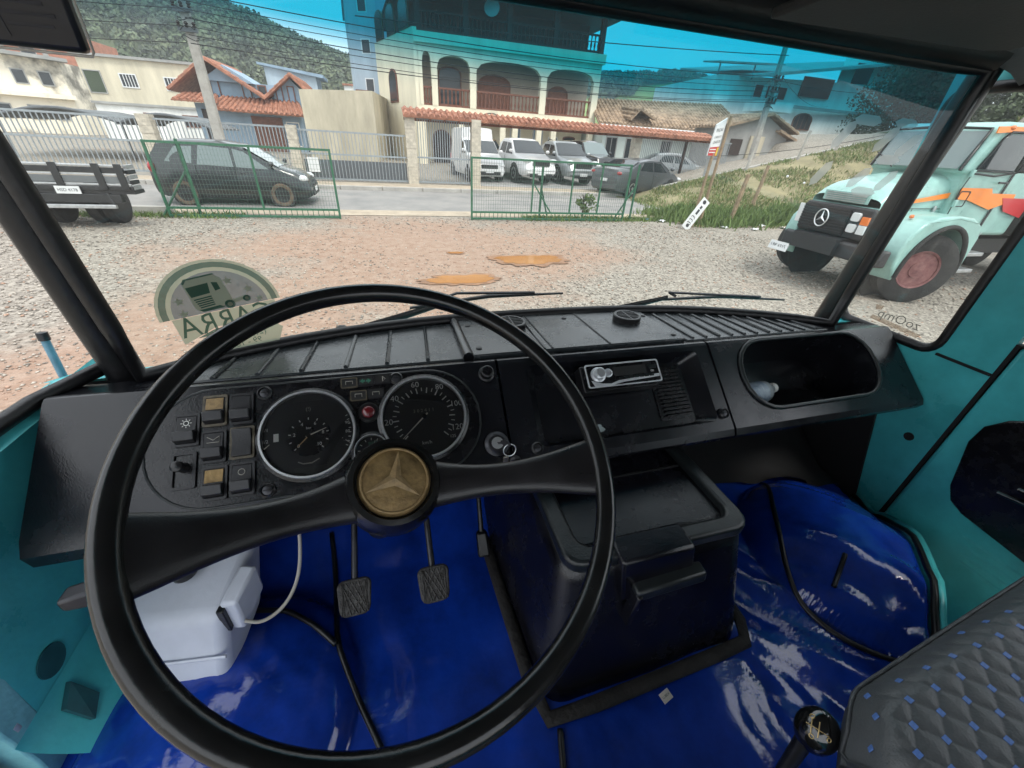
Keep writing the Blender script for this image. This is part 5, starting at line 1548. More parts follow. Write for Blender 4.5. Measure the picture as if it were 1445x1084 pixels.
# top floor: open veranda with dark timber, sagging roof
MB().bb(2.3, 13.2, 30.2, 39, 6.76, 8.7).build('top_floor', 'wood_dark', bh)
for x in (2.3, 4.9, 7.4, 10.2, 13.2): MB().bb(x - .14, x + .14, FY + .02, FY + .3, 6.752, 8.7).build('veranda_post', 'wood_dark', bh)
balustrade(2.4, 13.3, FY + .1, 6.80, 7.65, 'wood_dark')
tiles(bh, (1.2, FY - .9, 8.45), (14.2, FY - .9, 8.45), (12.5, 33, 10.2), (2.6, 33, 10.2), 'wood_dark', .3, .1)
MB().hexa([(1.2, FY - .9, 8.36), (14.2, FY - .9, 8.36), (14.2, 40, 8.5), (.2, 40, 8.5)], [(1.2, FY - .9, 8.44), (14.2, FY - .9, 8.44), (14.2, 40, 8.58), (.2, 40, 8.58)]).build('soffit', 'wood_dark', bh)
# side wall windows (the angled left face)
def side_window(t0, t1, z0, z1, arch):
    A, B = Vector((2.0, FY, 0)), Vector((0.0, 34.2, 0))
    d = (B - A); nn = Vector((-d.y, d.x, 0)).normalized()
    nn = -nn if nn.y > 0 else nn
    def f(a, b, t): return A + d * a - Vector((0, 0, 0)) + nn * t * (1 if nn.x < 0 else 1) + Vector((0, 0, b))
    pts = [(t0, z0), (t1, z0)] + [((t0 + t1) / 2 + (t1 - t0) / 2 * math.cos(math.pi * k / 8), z1 - arch + arch * math.sin(math.pi * k / 8)) for k in range(9)]
    w = MB().prism(pts, f, -.02, .05).build('side_window', 'wood_brown', bh)
    c = ((t0 + t1) / 2, (z0 + z1) / 2)
    MB().prism([(c[0] + (a - c[0]) * .82, c[1] + (b - c[1]) * .9) for a, b in pts], f, .05, .065).build('pane', 'pane_dark', w)
side_window(.44, .66, 3.7, 5.4, .5)
for k in range(3): side_window(.06 + .32 * k, .28 + .32 * k, 6.9, 8.3, .4)
# ground floor: open car hall
for x in (2.3, 4.6, 7.2, 8.0, 9.6, 10.6, 13.2): MB().bb(x - .17, x + .17, FY + .03, FY + .32, .4, 3.078).build('ground_pillar', 'wall_cream', bh)
window(bh, 5.2, 6.9, .6, 2.4, 29.85, 'steel_grey', 'pane_blue', arch=.5)
for x in (8.15, 9.75): window(bh, x, x + .75, .6, 2.9, 29.85, 'plastic_white', 'pane_blue', name='shop_door')
window(bh, 10.9, 11.6, 1.5, 2.4, 29.85, 'plastic_white', 'pane_dark')
window(bh, 12.0, 12.9, 1.1, 2.5, 29.85, 'wood_brown', 'pane_dark', arch=.1)
window(bh, 3.0, 4.2, .5, 2.4, 29.85, 'wood_brown', 'wood_dark', arch=.5, name='arched_door')
# painted emblem and small lettering on the band over the awning
MB().tube([(6.4 + .55 * math.cos(R_(a)), FY - .06, 3.16 + .20 * math.sin(R_(a))) for a in range(0, 181, 12)], .025, 5).build('painted_car_emblem', 'ink', bh)
MB().tube([(9.3 + .22 * math.cos(R_(a)), FY - .06, 3.19 + .15 * math.sin(R_(a))) for a in range(0, 360, 24)], .02, 5, closed=True).build('painted_round_emblem', 'wood_brown', bh)
text_mb('24 98826 0560', .24, lambda a, b, t: (10.6 + a, FY - .054, 3.19 + b)).build('lettering', 'ink', bh, fix=False)
MB().lathe([(.02, 0), (.30, .02), (.42, .10), (.40, .10)], (6.3, FY - .2, 8.0), (-.3, -.9, .3), 20).build('satellite_dish', 'wall_grey', bh, smooth=60)

# tall blue grey block behind
tb = thing('blue_block', 'tall pale blue apartment block rising behind the cream house', 'building', (2, 48, .5))
MB().prism([(-2.0, 45), (1.6, 43), (8, 60), (-3, 62)], lambda a, b, t: (a, b, t), .3, 12.6).build('walls', 'wall_bluegrey', tb)
MB().prism([(-2.15, 44.9), (1.7, 42.85), (8.2, 60.2), (-3.2, 62.2)], lambda a, b, t: (a, b, t), 12.6, 12.9).build('parapet', 'wall_bluegrey', tb)
MB().prism([(.35, 42.95), (1.0, 42.6), (1.15, 43.4), (.5, 43.7)], lambda a, b, t: (a, b, t), .3, 13).build('pilaster', 'wall_blue', tb)
for (a, b) in ((-2.0 + .9, 45 - .5),):
    for k in range(4):
        z = 2.4 + 2.6 * k
        w = MB().hexa([(a, b, z), (a + .75, b - .42, z), (a + .75, b - .36, z), (a, b + .06, z)], [(a, b, z + 1.0), (a + .75, b - .42, z + 1.0), (a + .75, b - .36, z + 1.0), (a, b + .06, z + 1.0)]).build('window', 'plastic_white', tb)
        MB().hexa([(a + .08, b - .09, z + .08), (a + .67, b - .42, z + .08), (a + .67, b - .36, z + .08), (a + .08, b - .04, z + .08)], [(a + .08, b - .09, z + .92), (a + .67, b - .42, z + .92), (a + .67, b - .36, z + .92), (a + .08, b - .04, z + .92)]).build('pane', 'pane_dark', w)
MB().bb(-1.95, -.9, 43.2, 44.3, 4.7, 5.05).build('air_unit', 'wood_brown', tb)

# plain beige blank wall beside it
bw = MB().hexa([(-4.15, 28, .3), (-.40, 28, .3), (.6, 34, .3), (-4.15, 34, .3)], [(-4.15, 28, 3.75), (-.40, 28, 3.95), (.6, 34, 3.95), (-4.15, 34, 3.75)]).build('beige_wall', 'wall_beige')
tag(bw, 'blank beige rendered building between the blue house and cream house', 'building')

# blue house with red tiles
bl = thing('blue_house', 'small light blue house with steep red tiled roofs', 'house', (-8, 36, .5))
MB().bb(-11.2, -5.15, 34, 40, .3, 3.0).build('ground_floor', 'wall_blue', bl)
MB().hexa([(-10.6, 34.6, 2.8), (-5.25, 34.6, 2.8), (-5.25, 40, 2.8), (-10.6, 40, 2.8)], [(-10.6, 34.6, 4.25), (-5.25, 34.6, 4.25), (-5.25, 40, 4.25), (-10.6, 40, 4.25)]).build('upper_floor', 'wall_blue', bl)
MB().prism([(-10.5, 4.2), (-7.6, 4.2), (-9.15, 5.05)], lambda a, b, t: (a, t, b), 34.2, 39).build('gable', 'wall_blue', bl)
MB().prism([(-6.6, 3.2), (-4.95, 3.2), (-4.95, 4.1), (-5.6, 4.75), (-6.6, 4.0)], lambda a, b, t: (a, t, b), 34.15, 39).build('gable', 'wall_blue', bl)
tiles(bl, (-12.2, 33.4, 3.55), (-12.2, 40, 3.55), (-10.0, 40, 5.35), (-9.9, 33.5, 5.25), 'tile_red', .3, .11)
tiles(bl, (-7.0, 33.4, 3.45), (-7.0, 40, 3.45), (-9.9, 40, 5.35), (-9.9, 33.4, 5.25), 'tile_red', .3, .11)
tiles(bl, (-7.0, 33.5, 3.55), (-7.0, 40, 3.55), (-5.5, 40, 5.0), (-5.3, 33.5, 4.85), 'tile_red', .3, .11)
tiles(bl, (-4.6, 33.4, 4.10), (-4.6, 40, 4.10), (-5.4, 40, 4.95), (-5.4, 33.4, 4.88), 'tile_red', .3, .11)
tiles(bl, (-10.3, 32.9, 2.70), (-4.75, 32.9, 2.66), (-5.2, 34.2, 3.45), (-9.6, 34.2, 3.45), 'tile_red', .3, .11)
tiles(bl, (-12.0, 32.9, 3.05), (-9.6, 32.9, 3.05), (-9.8, 34.2, 3.5), (-11.6, 34.2, 3.5), 'tile_red', .3, .11)
for x in (-10.2, -8.45): window(bl, x, x + .5, 3.15, 4.35, 34.58, 'wood_brown', 'pane_blue')
window(bl, -7.55, -7.05, 3.45, 4.2, 34.58, 'wood_brown', 'pane_dark')
for x in (-6.45, -5.75): window(bl, x, x + .42, 3.35, 4.25, 34.12, 'wood_brown', 'pane_blue')
window(bl, -8.2, -6.4, .5, 2.5, 33.98, 'wood_brown', 'wood_brown', bars=1, name='front_door')
window(bl, -6.2, -5.4, .9, 2.3, 33.98, 'wall_white', 'pane_blue')
window(bl, -10.9, -10.5, .6, 2.7, 33.98, 'wood_dark', 'wood_dark', name='side_door')
MB().hexa([(-8.8, 44, 3), (-5.0, 44, 3), (-5.0, 47, 3), (-8.8, 47, 3)], [(-8.8, 44, 6.1), (-5.0, 44, 5.7), (-5.0, 47, 5.7), (-8.8, 47, 6.2)]).build('rear_annex', 'wall_bluegrey', bl)
MB().hexa([(-9.2, 43.7, 6.15), (-4.4, 43.7, 5.62), (-4.4, 47, 5.62), (-9.2, 47, 6.2)], [(-9.2, 43.7, 6.3), (-4.4, 43.7, 5.85), (-4.4, 47, 5.85), (-9.2, 47, 6.4)]).build('annex_roof', 'wall_blue', bl)

# long cream hall, left
ch = thing('cream_hall', 'long cream upper storey over white ground floor behind the left fence', 'building', (-16, 42, .5))
MB().bb(-19.3, -11.8, 40, 46, 2.85, 5.35).build('upper_wall', 'wall_cream2', ch)
MB().bb(-19.3, -11.8, 40.05, 46, .3, 2.85).build('lower_wall', 'wall_white', ch)
MB().bb(-19.5, -11.6, 39.8, 46.2, 5.35, 5.5).build('roof_edge', 'wall_grey', ch)
MB().bb(-19.4, -11.7, 39.9, 40.0, 2.72, 2.86).build('ledge', 'wall_grey', ch)
for x in (-17.2, -14.6): window(ch, x, x + 1.0, 3.75, 4.55, 40, 'plastic_white', 'pane_dark', bars=4)
for x in (-16.6, -14.2): window(ch, x, x + 1.0, 1.6, 2.35, 40.05, 'wood_brown', 'pane_dark', bars=2)
window(ch, -19.2, -18.2, 3.3, 4.6, 40, 'wall_grey', 'leaf_c')

# stained apartment block, far left, and the bare brick one behind it
apb = thing('stained_block', 'old cream apartment block with black rain stains, far left', 'building', (-28, 50, .5))
MB().hexa([(-40, 38, .3), (-24.2, 47.5, .3), (-24.2, 56, .3), (-40, 56, .3)], [(-40, 38, 5.9), (-24.2, 47.5, 5.4), (-24.2, 56, 5.4), (-40, 56, 5.9)]).build('walls', 'wall_stained', apb)
dvec = Vector((15.8, 9.5, 0)).normalized(); nvec = Vector((dvec.y, -dvec.x, 0))
def apf(a, b, t): return Vector((-40, 38, 0)) + dvec * a + nvec * t + Vector((0, 0, b))
MB().prism([(0, 3.05), (18.6, 2.95), (18.6, 3.25), (0, 3.4)], apf, 0, .5).build('ledge', 'wall_stained', apb)
MB().prism([(-1, 5.9), (19, 5.4), (19, 5.62), (-1, 6.15)], apf, -.5, .7).build('eaves', 'wall_grey', apb)
for i, a in enumerate((8.0, 10.2, 12.2, 14.0, 15.6, 17.0)):
    for z in (1.5, 3.75):
        w = MB().prism([(a, z), (a + .75, z), (a + .75, z + .95), (a, z + .95)], apf, 0, .06).build('window', 'wall_grey', apb)
        MB().prism([(a + .08, z + .08), (a + .67, z + .08), (a + .67, z + .87), (a + .08, z + .87)], apf, .06, .07).build('pane', 'pane_dark', w)
brb = thing('brick_block', 'unfinished red brick block with concrete frame above the stained one', 'building', (-38, 62, .5))
MB().bb(-58, -28.5, 60, 68, .3, 8.6).build('brick_wall', 'brick_red', brb)
for x in np.arange(-57, -28, 3.2): MB().bb(x, x + .4, 59.9, 59.98, .3, 8.7).build('concrete_column', 'wall_grey', brb)
for z in (5.6, 8.5): MB().bb(-58, -28.4, 59.86, 59.96, z, z + .4).build('concrete_beam', 'wall_grey', brb)
for x in np.arange(-55.5, -30, 3.2): window(brb, x, x + 1.2, 6.5, 7.8, 59.98, 'wall_grey', 'pane_dark')

# low house right with old tiles
lh = thing('low_house', 'low pale green house with weathered tile roof behind the parking yard', 'house', (18, 29, .5))
MB().bb(13.6, 23.6, 27, 33, .3, 3.25).build('walls', 'wall_mint', lh)
MB().bb(13.55, 23.65, 26.95, 26.999, .3, 1.45).build('plinth', 'wall_grey', lh)
MB().prism([(27, 3.25), (33, 3.25), (30, 4.9)], lambda a, b, t: (t, a, b), 23.3, 23.6).build('gable_wall', 'wall_mint', lh)
tiles(lh, (12.9, 26.4, 3.25), (24.6, 26.4, 3.25), (24.4, 30, 5.15), (13.6, 30, 4.75), 'tile_old', .28, .105)
tiles(lh, (15.0, 26.3, 3.55), (15.6, 26.3, 4.15), (15.6, 28.6, 4.4), (15.0, 28.6, 3.8), 'tile_old', .28, .1)
tiles(lh, (16.9, 26.3, 3.62), (15.6, 26.3, 4.15), (15.6, 28.6, 4.4), (16.9, 28.6, 4.1), 'tile_old', .28, .1)
MB().tube([(12.9, 26.3, 3.16), (20.0, 26.3, 3.16), (20.2, 26.6, 2.9), (20.1, 26.9, 2.5)], .06, 8).build('gutter', 'plastic_white', lh, smooth=60)
for x in (13.85, 15.3, 18.0, 21.3): window(lh, x, x + .85, 1.3, 2.6, 27, 'wall_grey', 'pane_dark', bars=1)
# small grey sheds stepping up the slope
sh = thing('grey_shed', 'grey rendered shed with tiled lean-to roofs up the slope', 'shed', (21, 23, 1.0))
MB().prism([(18.9, 1.2), (23.2, 1.2), (23.2, 3.2), (21.3, 4.0), (18.9, 3.4)], lambda a, b, t: (a, t, b), 22, 25).build('walls', 'wall_grey', sh)
tiles(sh, (18.4, 21.6, 3.36), (18.4, 25, 3.36), (21.35, 25, 4.15), (21.35, 21.6, 4.1), 'tile_old', .28, .1)
tiles(sh, (23.6, 21.6, 3.28), (23.6, 25, 3.28), (21.35, 25, 4.15), (21.35, 21.6, 4.1), 'tile_old', .28, .1)
tiles(sh, (25.0, 21.6, 2.5), (25.0, 25, 2.5), (22.2, 25, 3.4), (22.2, 21.6, 3.35), 'tile_old', .28, .1)
MB().bb(20.5, 21.5, 21.9, 21.99, 1.6, 3.0).build('door', 'wall_beige', sh)
MB().bb(19.2, 20.0, 21.92, 21.99, 2.0, 2.8).build('opening', 'wood_dark', sh)

# white house on the slope
wh = thing('hillside_house', 'white two storey hillside house with roof terrace and arched windows', 'house', (34, 34, 2))
MB().hexa([(25.2, 32, 2), (44, 31.5, 2), (46, 42, 2), (26, 42, 2)], [(25.0, 32, 5.7), (44, 31.5, 5.7), (46, 42, 5.7), (26, 42, 5.7)]).build('lower_storey', 'wall_white', wh)
MB().hexa([(25.0, 32.05, 5.7), (44, 31.6, 5.7), (46, 42, 5.7), (26, 42, 5.7)], [(25.0, 32.05, 7.2), (44, 31.6, 7.8), (46, 42, 7.8), (26, 42, 7.2)]).build('upper_storey', 'wall_white', wh)
MB().bb(36.8, 43, 31.9, 32, 7.6, 9.2).build('upper_wall', 'wall_white', wh)
MB().hexa([(27.0, 30.6, 7.0), (43.6, 30.6, 9.3), (43.6, 40, 10.3), (27.0, 40, 8.4)], [(27.0, 30.6, 7.2), (43.6, 30.6, 9.5), (43.6, 40, 10.5), (27.0, 40, 8.6)]).build('sloped_roof', 'wall_grey', wh)
cn = MB().hexa([(24.4, 31.2, 7.75), (30.4, 31.4, 8.1), (29.6, 35, 8.5), (25.6, 35, 8.3)], [(24.4, 31.2, 7.85), (30.4, 31.4, 8.2), (29.6, 35, 8.6), (25.6, 35, 8.4)]).build('canopy', 'wall_grey', wh)
for x in (24.8, 28.0): MB().tube([(x, 31.8, 7.1), (x, 31.8, 7.95)], .06, 6).build('canopy_post', 'steel_grey', cn)
MB().bb(31.8, 44, 31.3, 31.5, 5.55, 5.75).build('ledge', 'wall_grey', wh)
window(wh, 33.4, 35.4, 4.15, 5.35, 31.7, 'wood_brown', 'pane_dark', arch=.5, bars=3)
window(wh, 39.6, 41.4, 4.1, 5.4, 31.6, 'wood_brown', 'pane_dark', arch=.6, bars=2)
for x in (39.0, 41.5): window(wh, x, x + 1.9, 2.9, 3.8, 31.45, 'wood_brown', 'wood_brown', bars=6, name='balcony_grille')
window(wh, 33.0, 36.2, 6.4, 7.7, 31.7, 'wood_dark', 'pane_dark')
window(wh, 38.2, 40.0, 7.5, 9.0, 31.86, 'wood_dark', 'pane_dark')
for x in (28.6, 29.8, 31.0): window(wh, x, x + .9, 6.0, 6.9, 31.88, 'plastic_white', 'pane_dark')
sm = MB().bb(26.9, 29.6, 28.5, 30.5, 4.9, 5.5).build('parapet_block', 'wall_white')
tag(sm, 'small white rooftop block between the tile roofs', 'building')

# far white houses glimpsed at the foot of the right hill
for i, (x, y, z, w) in enumerate(((38, 90, 3.2, 3.0), (44, 92, 3.4, 2.2))):
    h = thing('far_house', ('small far white house with a flat roof left of the tile roof' if i == 0 else 'second far white house, right of the first'), 'house', (x, y, z))
    MB().bb(x, x + w, y, y + 3, 0, z + 2).build('walls', 'wall_white', h)
    MB().bb(x - .2, x + w + .2, y - .2, y + 3.2, z + 2, z + 2.3).build('roof', 'wall_grey', h)
for i, (x, y, z, w) in enumerate(((-4.6, 70, 6.4, 1.2), (-3.0, 72, 5.9, 1.4))):
    h = thing('far_house', ('tiny white house on the wooded hill left of the blue block' if i == 0 else 'tiny pale house lowest on the wooded hill'), 'house', (x, y, z))
    MB().bb(x, x + w, y, y + 3, 0, z + .9).build('walls', 'wall_white', h)
    MB().bb(x - .15, x + w + .15, y - .2, y + 3.2, z + .9, z + 1.1).build('roof', 'tile_red', h)
# ------------------------------------------------------------------ street fence across the road
FZ = 18.8
def pillar(x, y, z1, label, w=.20):
    p = thing('fence_pillar', label, 'pillar', (x, y, .2), 'stone pillars of the street fence')
    n = max(6, int((z1 - .2) / .11))
    for k in range(n):                                   # thin stone courses
        z0 = .2 + (z1 - .2) * k / n; zz = .2 + (z1 - .2) * (k + 1) / n
        e = .006 * (k % 2) + .004 * ((k * 7) % 3)
        MB().bb(x - w + e, x + w - e, y - w + e, y + w - e, z0 + .006, zz).build('stone_course', 'stone_clad', p)
    MB().bb(x - w + .02, x + w - .02, y - w + .02, y + w - .02, .15, z1 - .01).build('core', 'concrete', p)
    return p
pillar(-7.8, FZ, 2.10, 'stone clad fence pillar just left of the dark parked car')
pillar(-3.30, FZ, 2.06, 'stone clad fence pillar in front of the blank beige building', .17)
pillar(1.02, FZ, 2.62, 'tall stone pillar at the left end of the tiled awning')
pillar(3.66, FZ, 2.64, 'tall stone pillar left of the open parking yard')
pillar(11.95, 20.0, 2.66, 'tall stone pillar right of the parking yard behind the sedan')
def fence(label, x0, x1, y, z0, zm, z1, n, m='steel_grey', cap=True, base=True):
    f = thing('bar_fence', label, 'fence', ((x0 + x1) / 2, y, .2))
    if base: MB().bb(x0, x1, y - .09, y + .09, .2, z0 + .02).build('base_wall', 'concrete', f)
    for z in (z0 + .06, zm, z1): MB().bb(x0, x1, y - .025, y + .025, z - .03, z + .03).build('rail', m, f)
    bars_panel(f, x0 + .03, x1 - .03, y, z0 + .05, z1, n, .014, m)
    return f
fence('long grey bar fence at the far left, behind the flatbed', -14.5, -8.02, FZ, .32, 1.30, 1.98, 44)
fence('grey bar fence between two stone pillars behind the dark car', -7.58, -3.49, FZ, .32, 1.30, 1.98, 34)
f3_ = fence('grey bar gate in front of the blank beige building', -3.11, .80, FZ, .26, 1.18, 1.93, 30, base=False)
MB().bb(-3.08, .78, FZ + .05, FZ + .08, .3, .98).build('sheet_panel', 'steel_dim', f3_)
MB().bb(-2.95, -2.55, FZ - .05, FZ - .03, .55, 1.05).build('notice', 'sign_white', f3_)
fence('tall slim bar gate under the left of the tiled awning', 1.24, 3.44, FZ, .26, 1.22, 2.55, 22, base=False)
f5_ = fence('tall bar fence right of the parking yard', 12.15, 17.6, 20.0, .5, 1.25, 2.5, 52)
MB().bb(14.75, 14.85, 19.93, 20.07, .3, 2.6).build('post', 'wood_dark', f5_)
# tiled awning along the fence
aw = thing('tiled_awning', 'narrow red tiled awning running above the fence and parking yard', 'awning', (8, 19.2, 2.6))
tiles(aw, (.78, 18.45, 2.62), (16.2, 19.55, 2.58), (16.2, 20.45, 2.84), (.78, 19.35, 2.90), 'tile_red', .24, .095)
MB().hexa([(.8, 18.75, 2.46), (16.2, 19.85, 2.44), (16.2, 20.0, 2.44), (.8, 18.9, 2.46)], [(.8, 18.75, 2.555), (16.2, 19.85, 2.52), (16.2, 20.0, 2.52), (.8, 18.9, 2.555)]).build('beam', 'wood_brown', aw)
for k in range(26):
    x = 1.2 + .58 * k; y = 18.55 + x * .0735
    if k == 0: r0_ = MB().hexa([(1.2, 18.55, 2.50), (1.26, 18.55, 2.50), (1.26, 19.3, 2.68), (1.2, 19.3, 2.68)], [(1.2, 18.55, 2.54), (1.26, 18.55, 2.54), (1.26, 19.3, 2.76), (1.2, 19.3, 2.76)]).build('rafter', 'wood_brown', aw)
    else:
        c = r0_.copy(); COL.objects.link(c); c.parent = aw; c.location = (x - 1.2, y - (18.55 + 1.2 * .0735), -.002 * k)

# ------------------------------------------------------------------ green mesh gates of the yard
def gate(name, label, x0, x1, y, posts, brace, lean=0.0):
    g = thing(name, label, 'gate', ((x0 + x1) / 2, y, 0))
    r = .024
    fr = MB()
    for z in (.045, .215, 1.55): MB().bb(x0, x1, y - r, y + r, z - r, z + r).build('rail', 'green_paint', g)
    for x in (x0, x1): MB().bb(x - r, x + r, y - r - .002, y + r + .002, .0, 1.575).build('stile', 'green_paint', g)
    for x in posts: MB().bb(x - .02, x + .02, y - .02, y + .02, .24, 1.53).build('stile', 'green_paint', g)
    for (a, za), (b, zb) in brace: MB().tube([(a, y, za), (b, y, zb)], .02, 6).build('brace', 'green_paint', g)
    mbx = MB()
    t = .0024
    n = int((x1 - x0) / .068)
    for k in range(1, n): 
        x = x0 + (x1 - x0) * k / n; mbx.bb(x - t, x + t, y - t, y + t, .22, 1.54)
    for k in range(1, 13):
        z = .22 + 1.32 * k / 13; mbx.bb(x0, x1, y - t, y + t, z - t, z + t)
    o = mbx.build('wire_mesh', 'wire_mesh', g, fix=False); o['kind'] = 'stuff'
    mbx = MB()
    n = int((x1 - x0) / .125)
    for k in range(1, n):
        x = x0 + (x1 - x0) * k / n; mbx.bb(x - .007, x + .007, y - .007, y + .007, .05, .21)
    o = mbx.build('bottom_bars', 'green_paint', g, fix=False); o['kind'] = 'stuff'
    return g
gate('mesh_gate', 'left leaf of the green mesh gate, in front of the dark car', -5.07, -1.32, 11.72, (-4.42, -3.05), ())
gate('mesh_gate', 'right leaf of the green mesh gate, by the grassy bank', 2.18, 7.0, 11.72, (3.95, 5.16, 6.08), (((4.0, .95), (4.55, .24)),))
def gpost(label, x, y, h, brace):
    p = thing('gate_post', label, 'post', (x, y, 0), 'green posts beside the mesh gate')
    MB().tube([(x, y, -.2), (x, y, h)], .033, 8).build('post', 'green_paint', p)
    MB().tube([(x, y + .02, h * .62), (x + brace[0], y + brace[1], .02)], .024, 6).build('stay', 'green_paint', p)
gpost('green gate post with slanted stay at the left gate', -4.50, 11.86, 1.62, (-.75, -.05))
gpost('green gate post with slanted stay at the right gate end', 7.35, 11.86, 1.58, (-.62, -.06))
gpost('slim green post inside the right gate leaf', 4.35, 12.1, 1.40, (.3, .1))

# ------------------------------------------------------------------ utility poles and wires
def upole(label, x, y, h, lean, num=None, steel=False):
    p = thing('utility_pole', label, 'utility pole', (x, y, .1), 'concrete utility poles')
    top = Vector((x + lean[0], y + lean[1], h))
    MB().hexa([(x - .16, y - .13, .1), (x + .16, y - .13, .1), (x + .16, y + .13, .1), (x - .16, y + .13, .1)], [top + Vector(q) for q in ((-.09, -.08, 0), (.09, -.08, 0), (.09, .08, 0), (-.09, .08, 0))]).build('shaft', 'pole_concrete', p, bevel=.02)
    at = lambda z: Vector((x, y, .1)).lerp(top, (z - .1) / (h - .1))
    for z in (4.3, 4.75, 5.2):
        if z > h: continue
        a = at(z)
        br = MB().box(a + Vector((0, -.16, 0)), (.5, .09, .10)).build('bracket', 'steel_dim', p)
        for dx in (-.2, .0, .2): MB().lathe([(.03, 0), (.06, .03), (.03, .06), (.06, .09), (.03, .14)], a + Vector((dx, -.2, .05)), (0, 0, 1), 8).build('insulator', 'wood_dark', br, smooth=60)
    for k in range(6):
        a = at(4.1 + .22 * k)
        MB().tube([a + Vector((.22 * math.cos(q + k), -.1 + .22 * math.sin(q + k), .06 * math.sin(2 * q))) for q in np.linspace(0, 6.0, 12)], .012, 5).build('cable_coil', 'wire_black', p)
    if num:
        MB().bb(x - .17, x + .17, y - .20, y - .165, .95, 1.35).build('number_panel', 'sign_white', p)
        text_mb(num, .30, lambda a, b, t: (x + a, y - .203, 1.15 + b)).build('lettering', 'ink', p, fix=False)
    return at
pA = upole('concrete utility pole numbered 15 behind the dark car', -5.45, 17.8, 7.4, (.14, 0), '15')
pB = upole('weathered utility pole leaning beside the hillside sheds', 18.8, 19.6, 6.6, (-.15, 0))
pC = Vector((-32, 17.8, 5.2))
k_ = 0
WL = ('overhead wire sagging along the street', 'overhead wires along the street')
def wire(a, b, sag, r=.011, lab=None):
    a, b = Vector(a), Vector(b)
    pts = [a.lerp(b, t) - Vector((0, 0, sag * 4 * t * (1 - t))) for t in np.linspace(0, 1, 22)]
    o = MB().tube(pts, r, 5).build('overhead_wire', 'wire_black')
    if lab: tag(o, lab, 'wire', WL[1])
    else: tag(o, WL[0], 'wire', WL[1])
for k, (z0, z1, s) in enumerate(((5.15, 5.3, .35), (4.95, 5.1, .40), (4.75, 4.9, .35), (4.55, 4.75, .45), (4.35, 4.55, .40), (4.15, 4.4, .45), (3.95, 4.3, .35))):
    wire((-5.3, 17.6 - .05 * k, z0), (18.6, 19.3, z1), s, .010 + .004 * (k % 3 == 0))
    if k % 2 == 0: wire((-32, 17.6, z0 + .4), (-5.4, 17.6 - .05 * k, z0), .5)
wire((-.5, 16.9, 5.0), (18.7, 19.3, 6.1), .12, .016, 'thick single wire above the others, crossing the sky')
wire((18.7, 19.5, 5.9), (28.5, 31, 6.8), .3, .010, 'drop wire from the leaning pole to the roof terrace')
wire((18.7, 19.5, 5.5), (36, 31.2, 5.9), .5, .010, 'drop wire from the leaning pole to the white house')
wire((18.7, 19.5, 5.2), (27, 17, 5.2), .3, .010, 'drop wire running right from the leaning pole')

# ------------------------------------------------------------------ wall, posts and signs on the bank
bwl = thing('ramp_wall', 'low concrete wall climbing along the grassy bank', 'wall', (18, 17.4, .3))
for k in range(9):
    x0, x1 = 11.2 + 1.7 * k, 11.2 + 1.7 * (k + 1)
    za, zb = .32 + .205 * (x0 - 11.2), .32 + .205 * (x1 - 11.2)
    MB().hexa([(x0, 17.32, za - .5), (x1 - .012, 17.32, zb - .5), (x1 - .012, 17.5, zb - .5), (x0, 17.5, za - .5)], [(x0, 17.32, za + .10), (x1 - .012, 17.32, zb + .10), (x1 - .012, 17.5, zb + .10), (x0, 17.5, za + .10)]).build('wall_block', 'concrete', bwl)
MB().bb(14.3, 14.75, 17.2, 17.5, .7, 1.75).build('end_pier', 'wall_grey', bwl)
for k, (x, y, h) in enumerate(((10.6, 11.1, 1.5), (13.4, 13.2, 1.4), (16.0, 16.8, 1.2), (18.9, 16.9, 1.2), (21.0, 16.9, 1.2))):
    z = ground_z(x, y)
    o = MB().hexa([(x - .05, y - .05, z - .2), (x + .05, y - .05, z - .2), (x + .05, y + .05, z - .2), (x - .05, y + .05, z - .2)], [(x + .10, y - .04, z + h), (x + .19, y - .04, z + h), (x + .19, y + .04, z + h), (x + .10, y + .04, z + h)]).build('fence_post', 'post_wood' if k < 2 else 'concrete')
    tag(o, ('slanting old fence post at the foot of the bank' if k == 0 else 'slanting old fence post halfway up the bank' if k == 1 else 'pale concrete fence post along the ramp wall'), 'post', 'old fence posts on the bank')
wire((14.5, 17.3, 1.9), (27, 17.0, 3.9), .25, .012, 'sagging fence wire between the concrete posts on the bank')
sg_ = thing('sign_post', 'narrow shop sign on two wooden posts at the bank', 'sign', (9.05, 10.8, 0))
for dx in (-.02, .23): MB().tube([(8.98 + dx, 10.82, -.1), (9.0 + dx * 1.0, 10.84, 1.2), (9.02 + dx, 10.84, 2.88 if dx > 0 else 2.0)], .045, 6).build('post', 'post_wood', sg_)
sn = lambda a, b, t: Vector((8.74 + a * .92, 10.78 + a * .3 - t, 1.92 + b))
brd = MB().prism([(0, 0), (.46, 0), (.50, .92), (.06, .74)], sn, 0, .05).build('board', 'sign_white', sg_, bevel=.005)
MB().prism([(.005, .005), (.455, .005), (.465, .24), (.012, .20)], sn, .051, .054).build('red_field', 'sign_red', brd)
MB().prism([(.36, .015), (.45, .015), (.458, .22), (.37, .21)], sn, .055, .057).build('yellow_field', 'sign_yellow', brd)
for i, (t, s, z) in enumerate((('PEÇAS', .105, .62), ('E SERVIÇOS', .062, .46), ('USADOS', .09, .34))):
    text_mb(t, s, lambda a, b, q: sn(.26 + a, z + b + a * .15, .056)).build('lettering', 'ink', brd, fix=False)
for z in (.14, .07): MB().prism([(.03, z), (.33, z + .01), (.33, z + .035), (.03, z + .025)], sn, .055, .057).build('printed_line', 'sign_white', brd)
lb = thing('leaning_board', 'white board with black lettering leaning on the sign posts', 'board', (8.6, 10.5, 0))
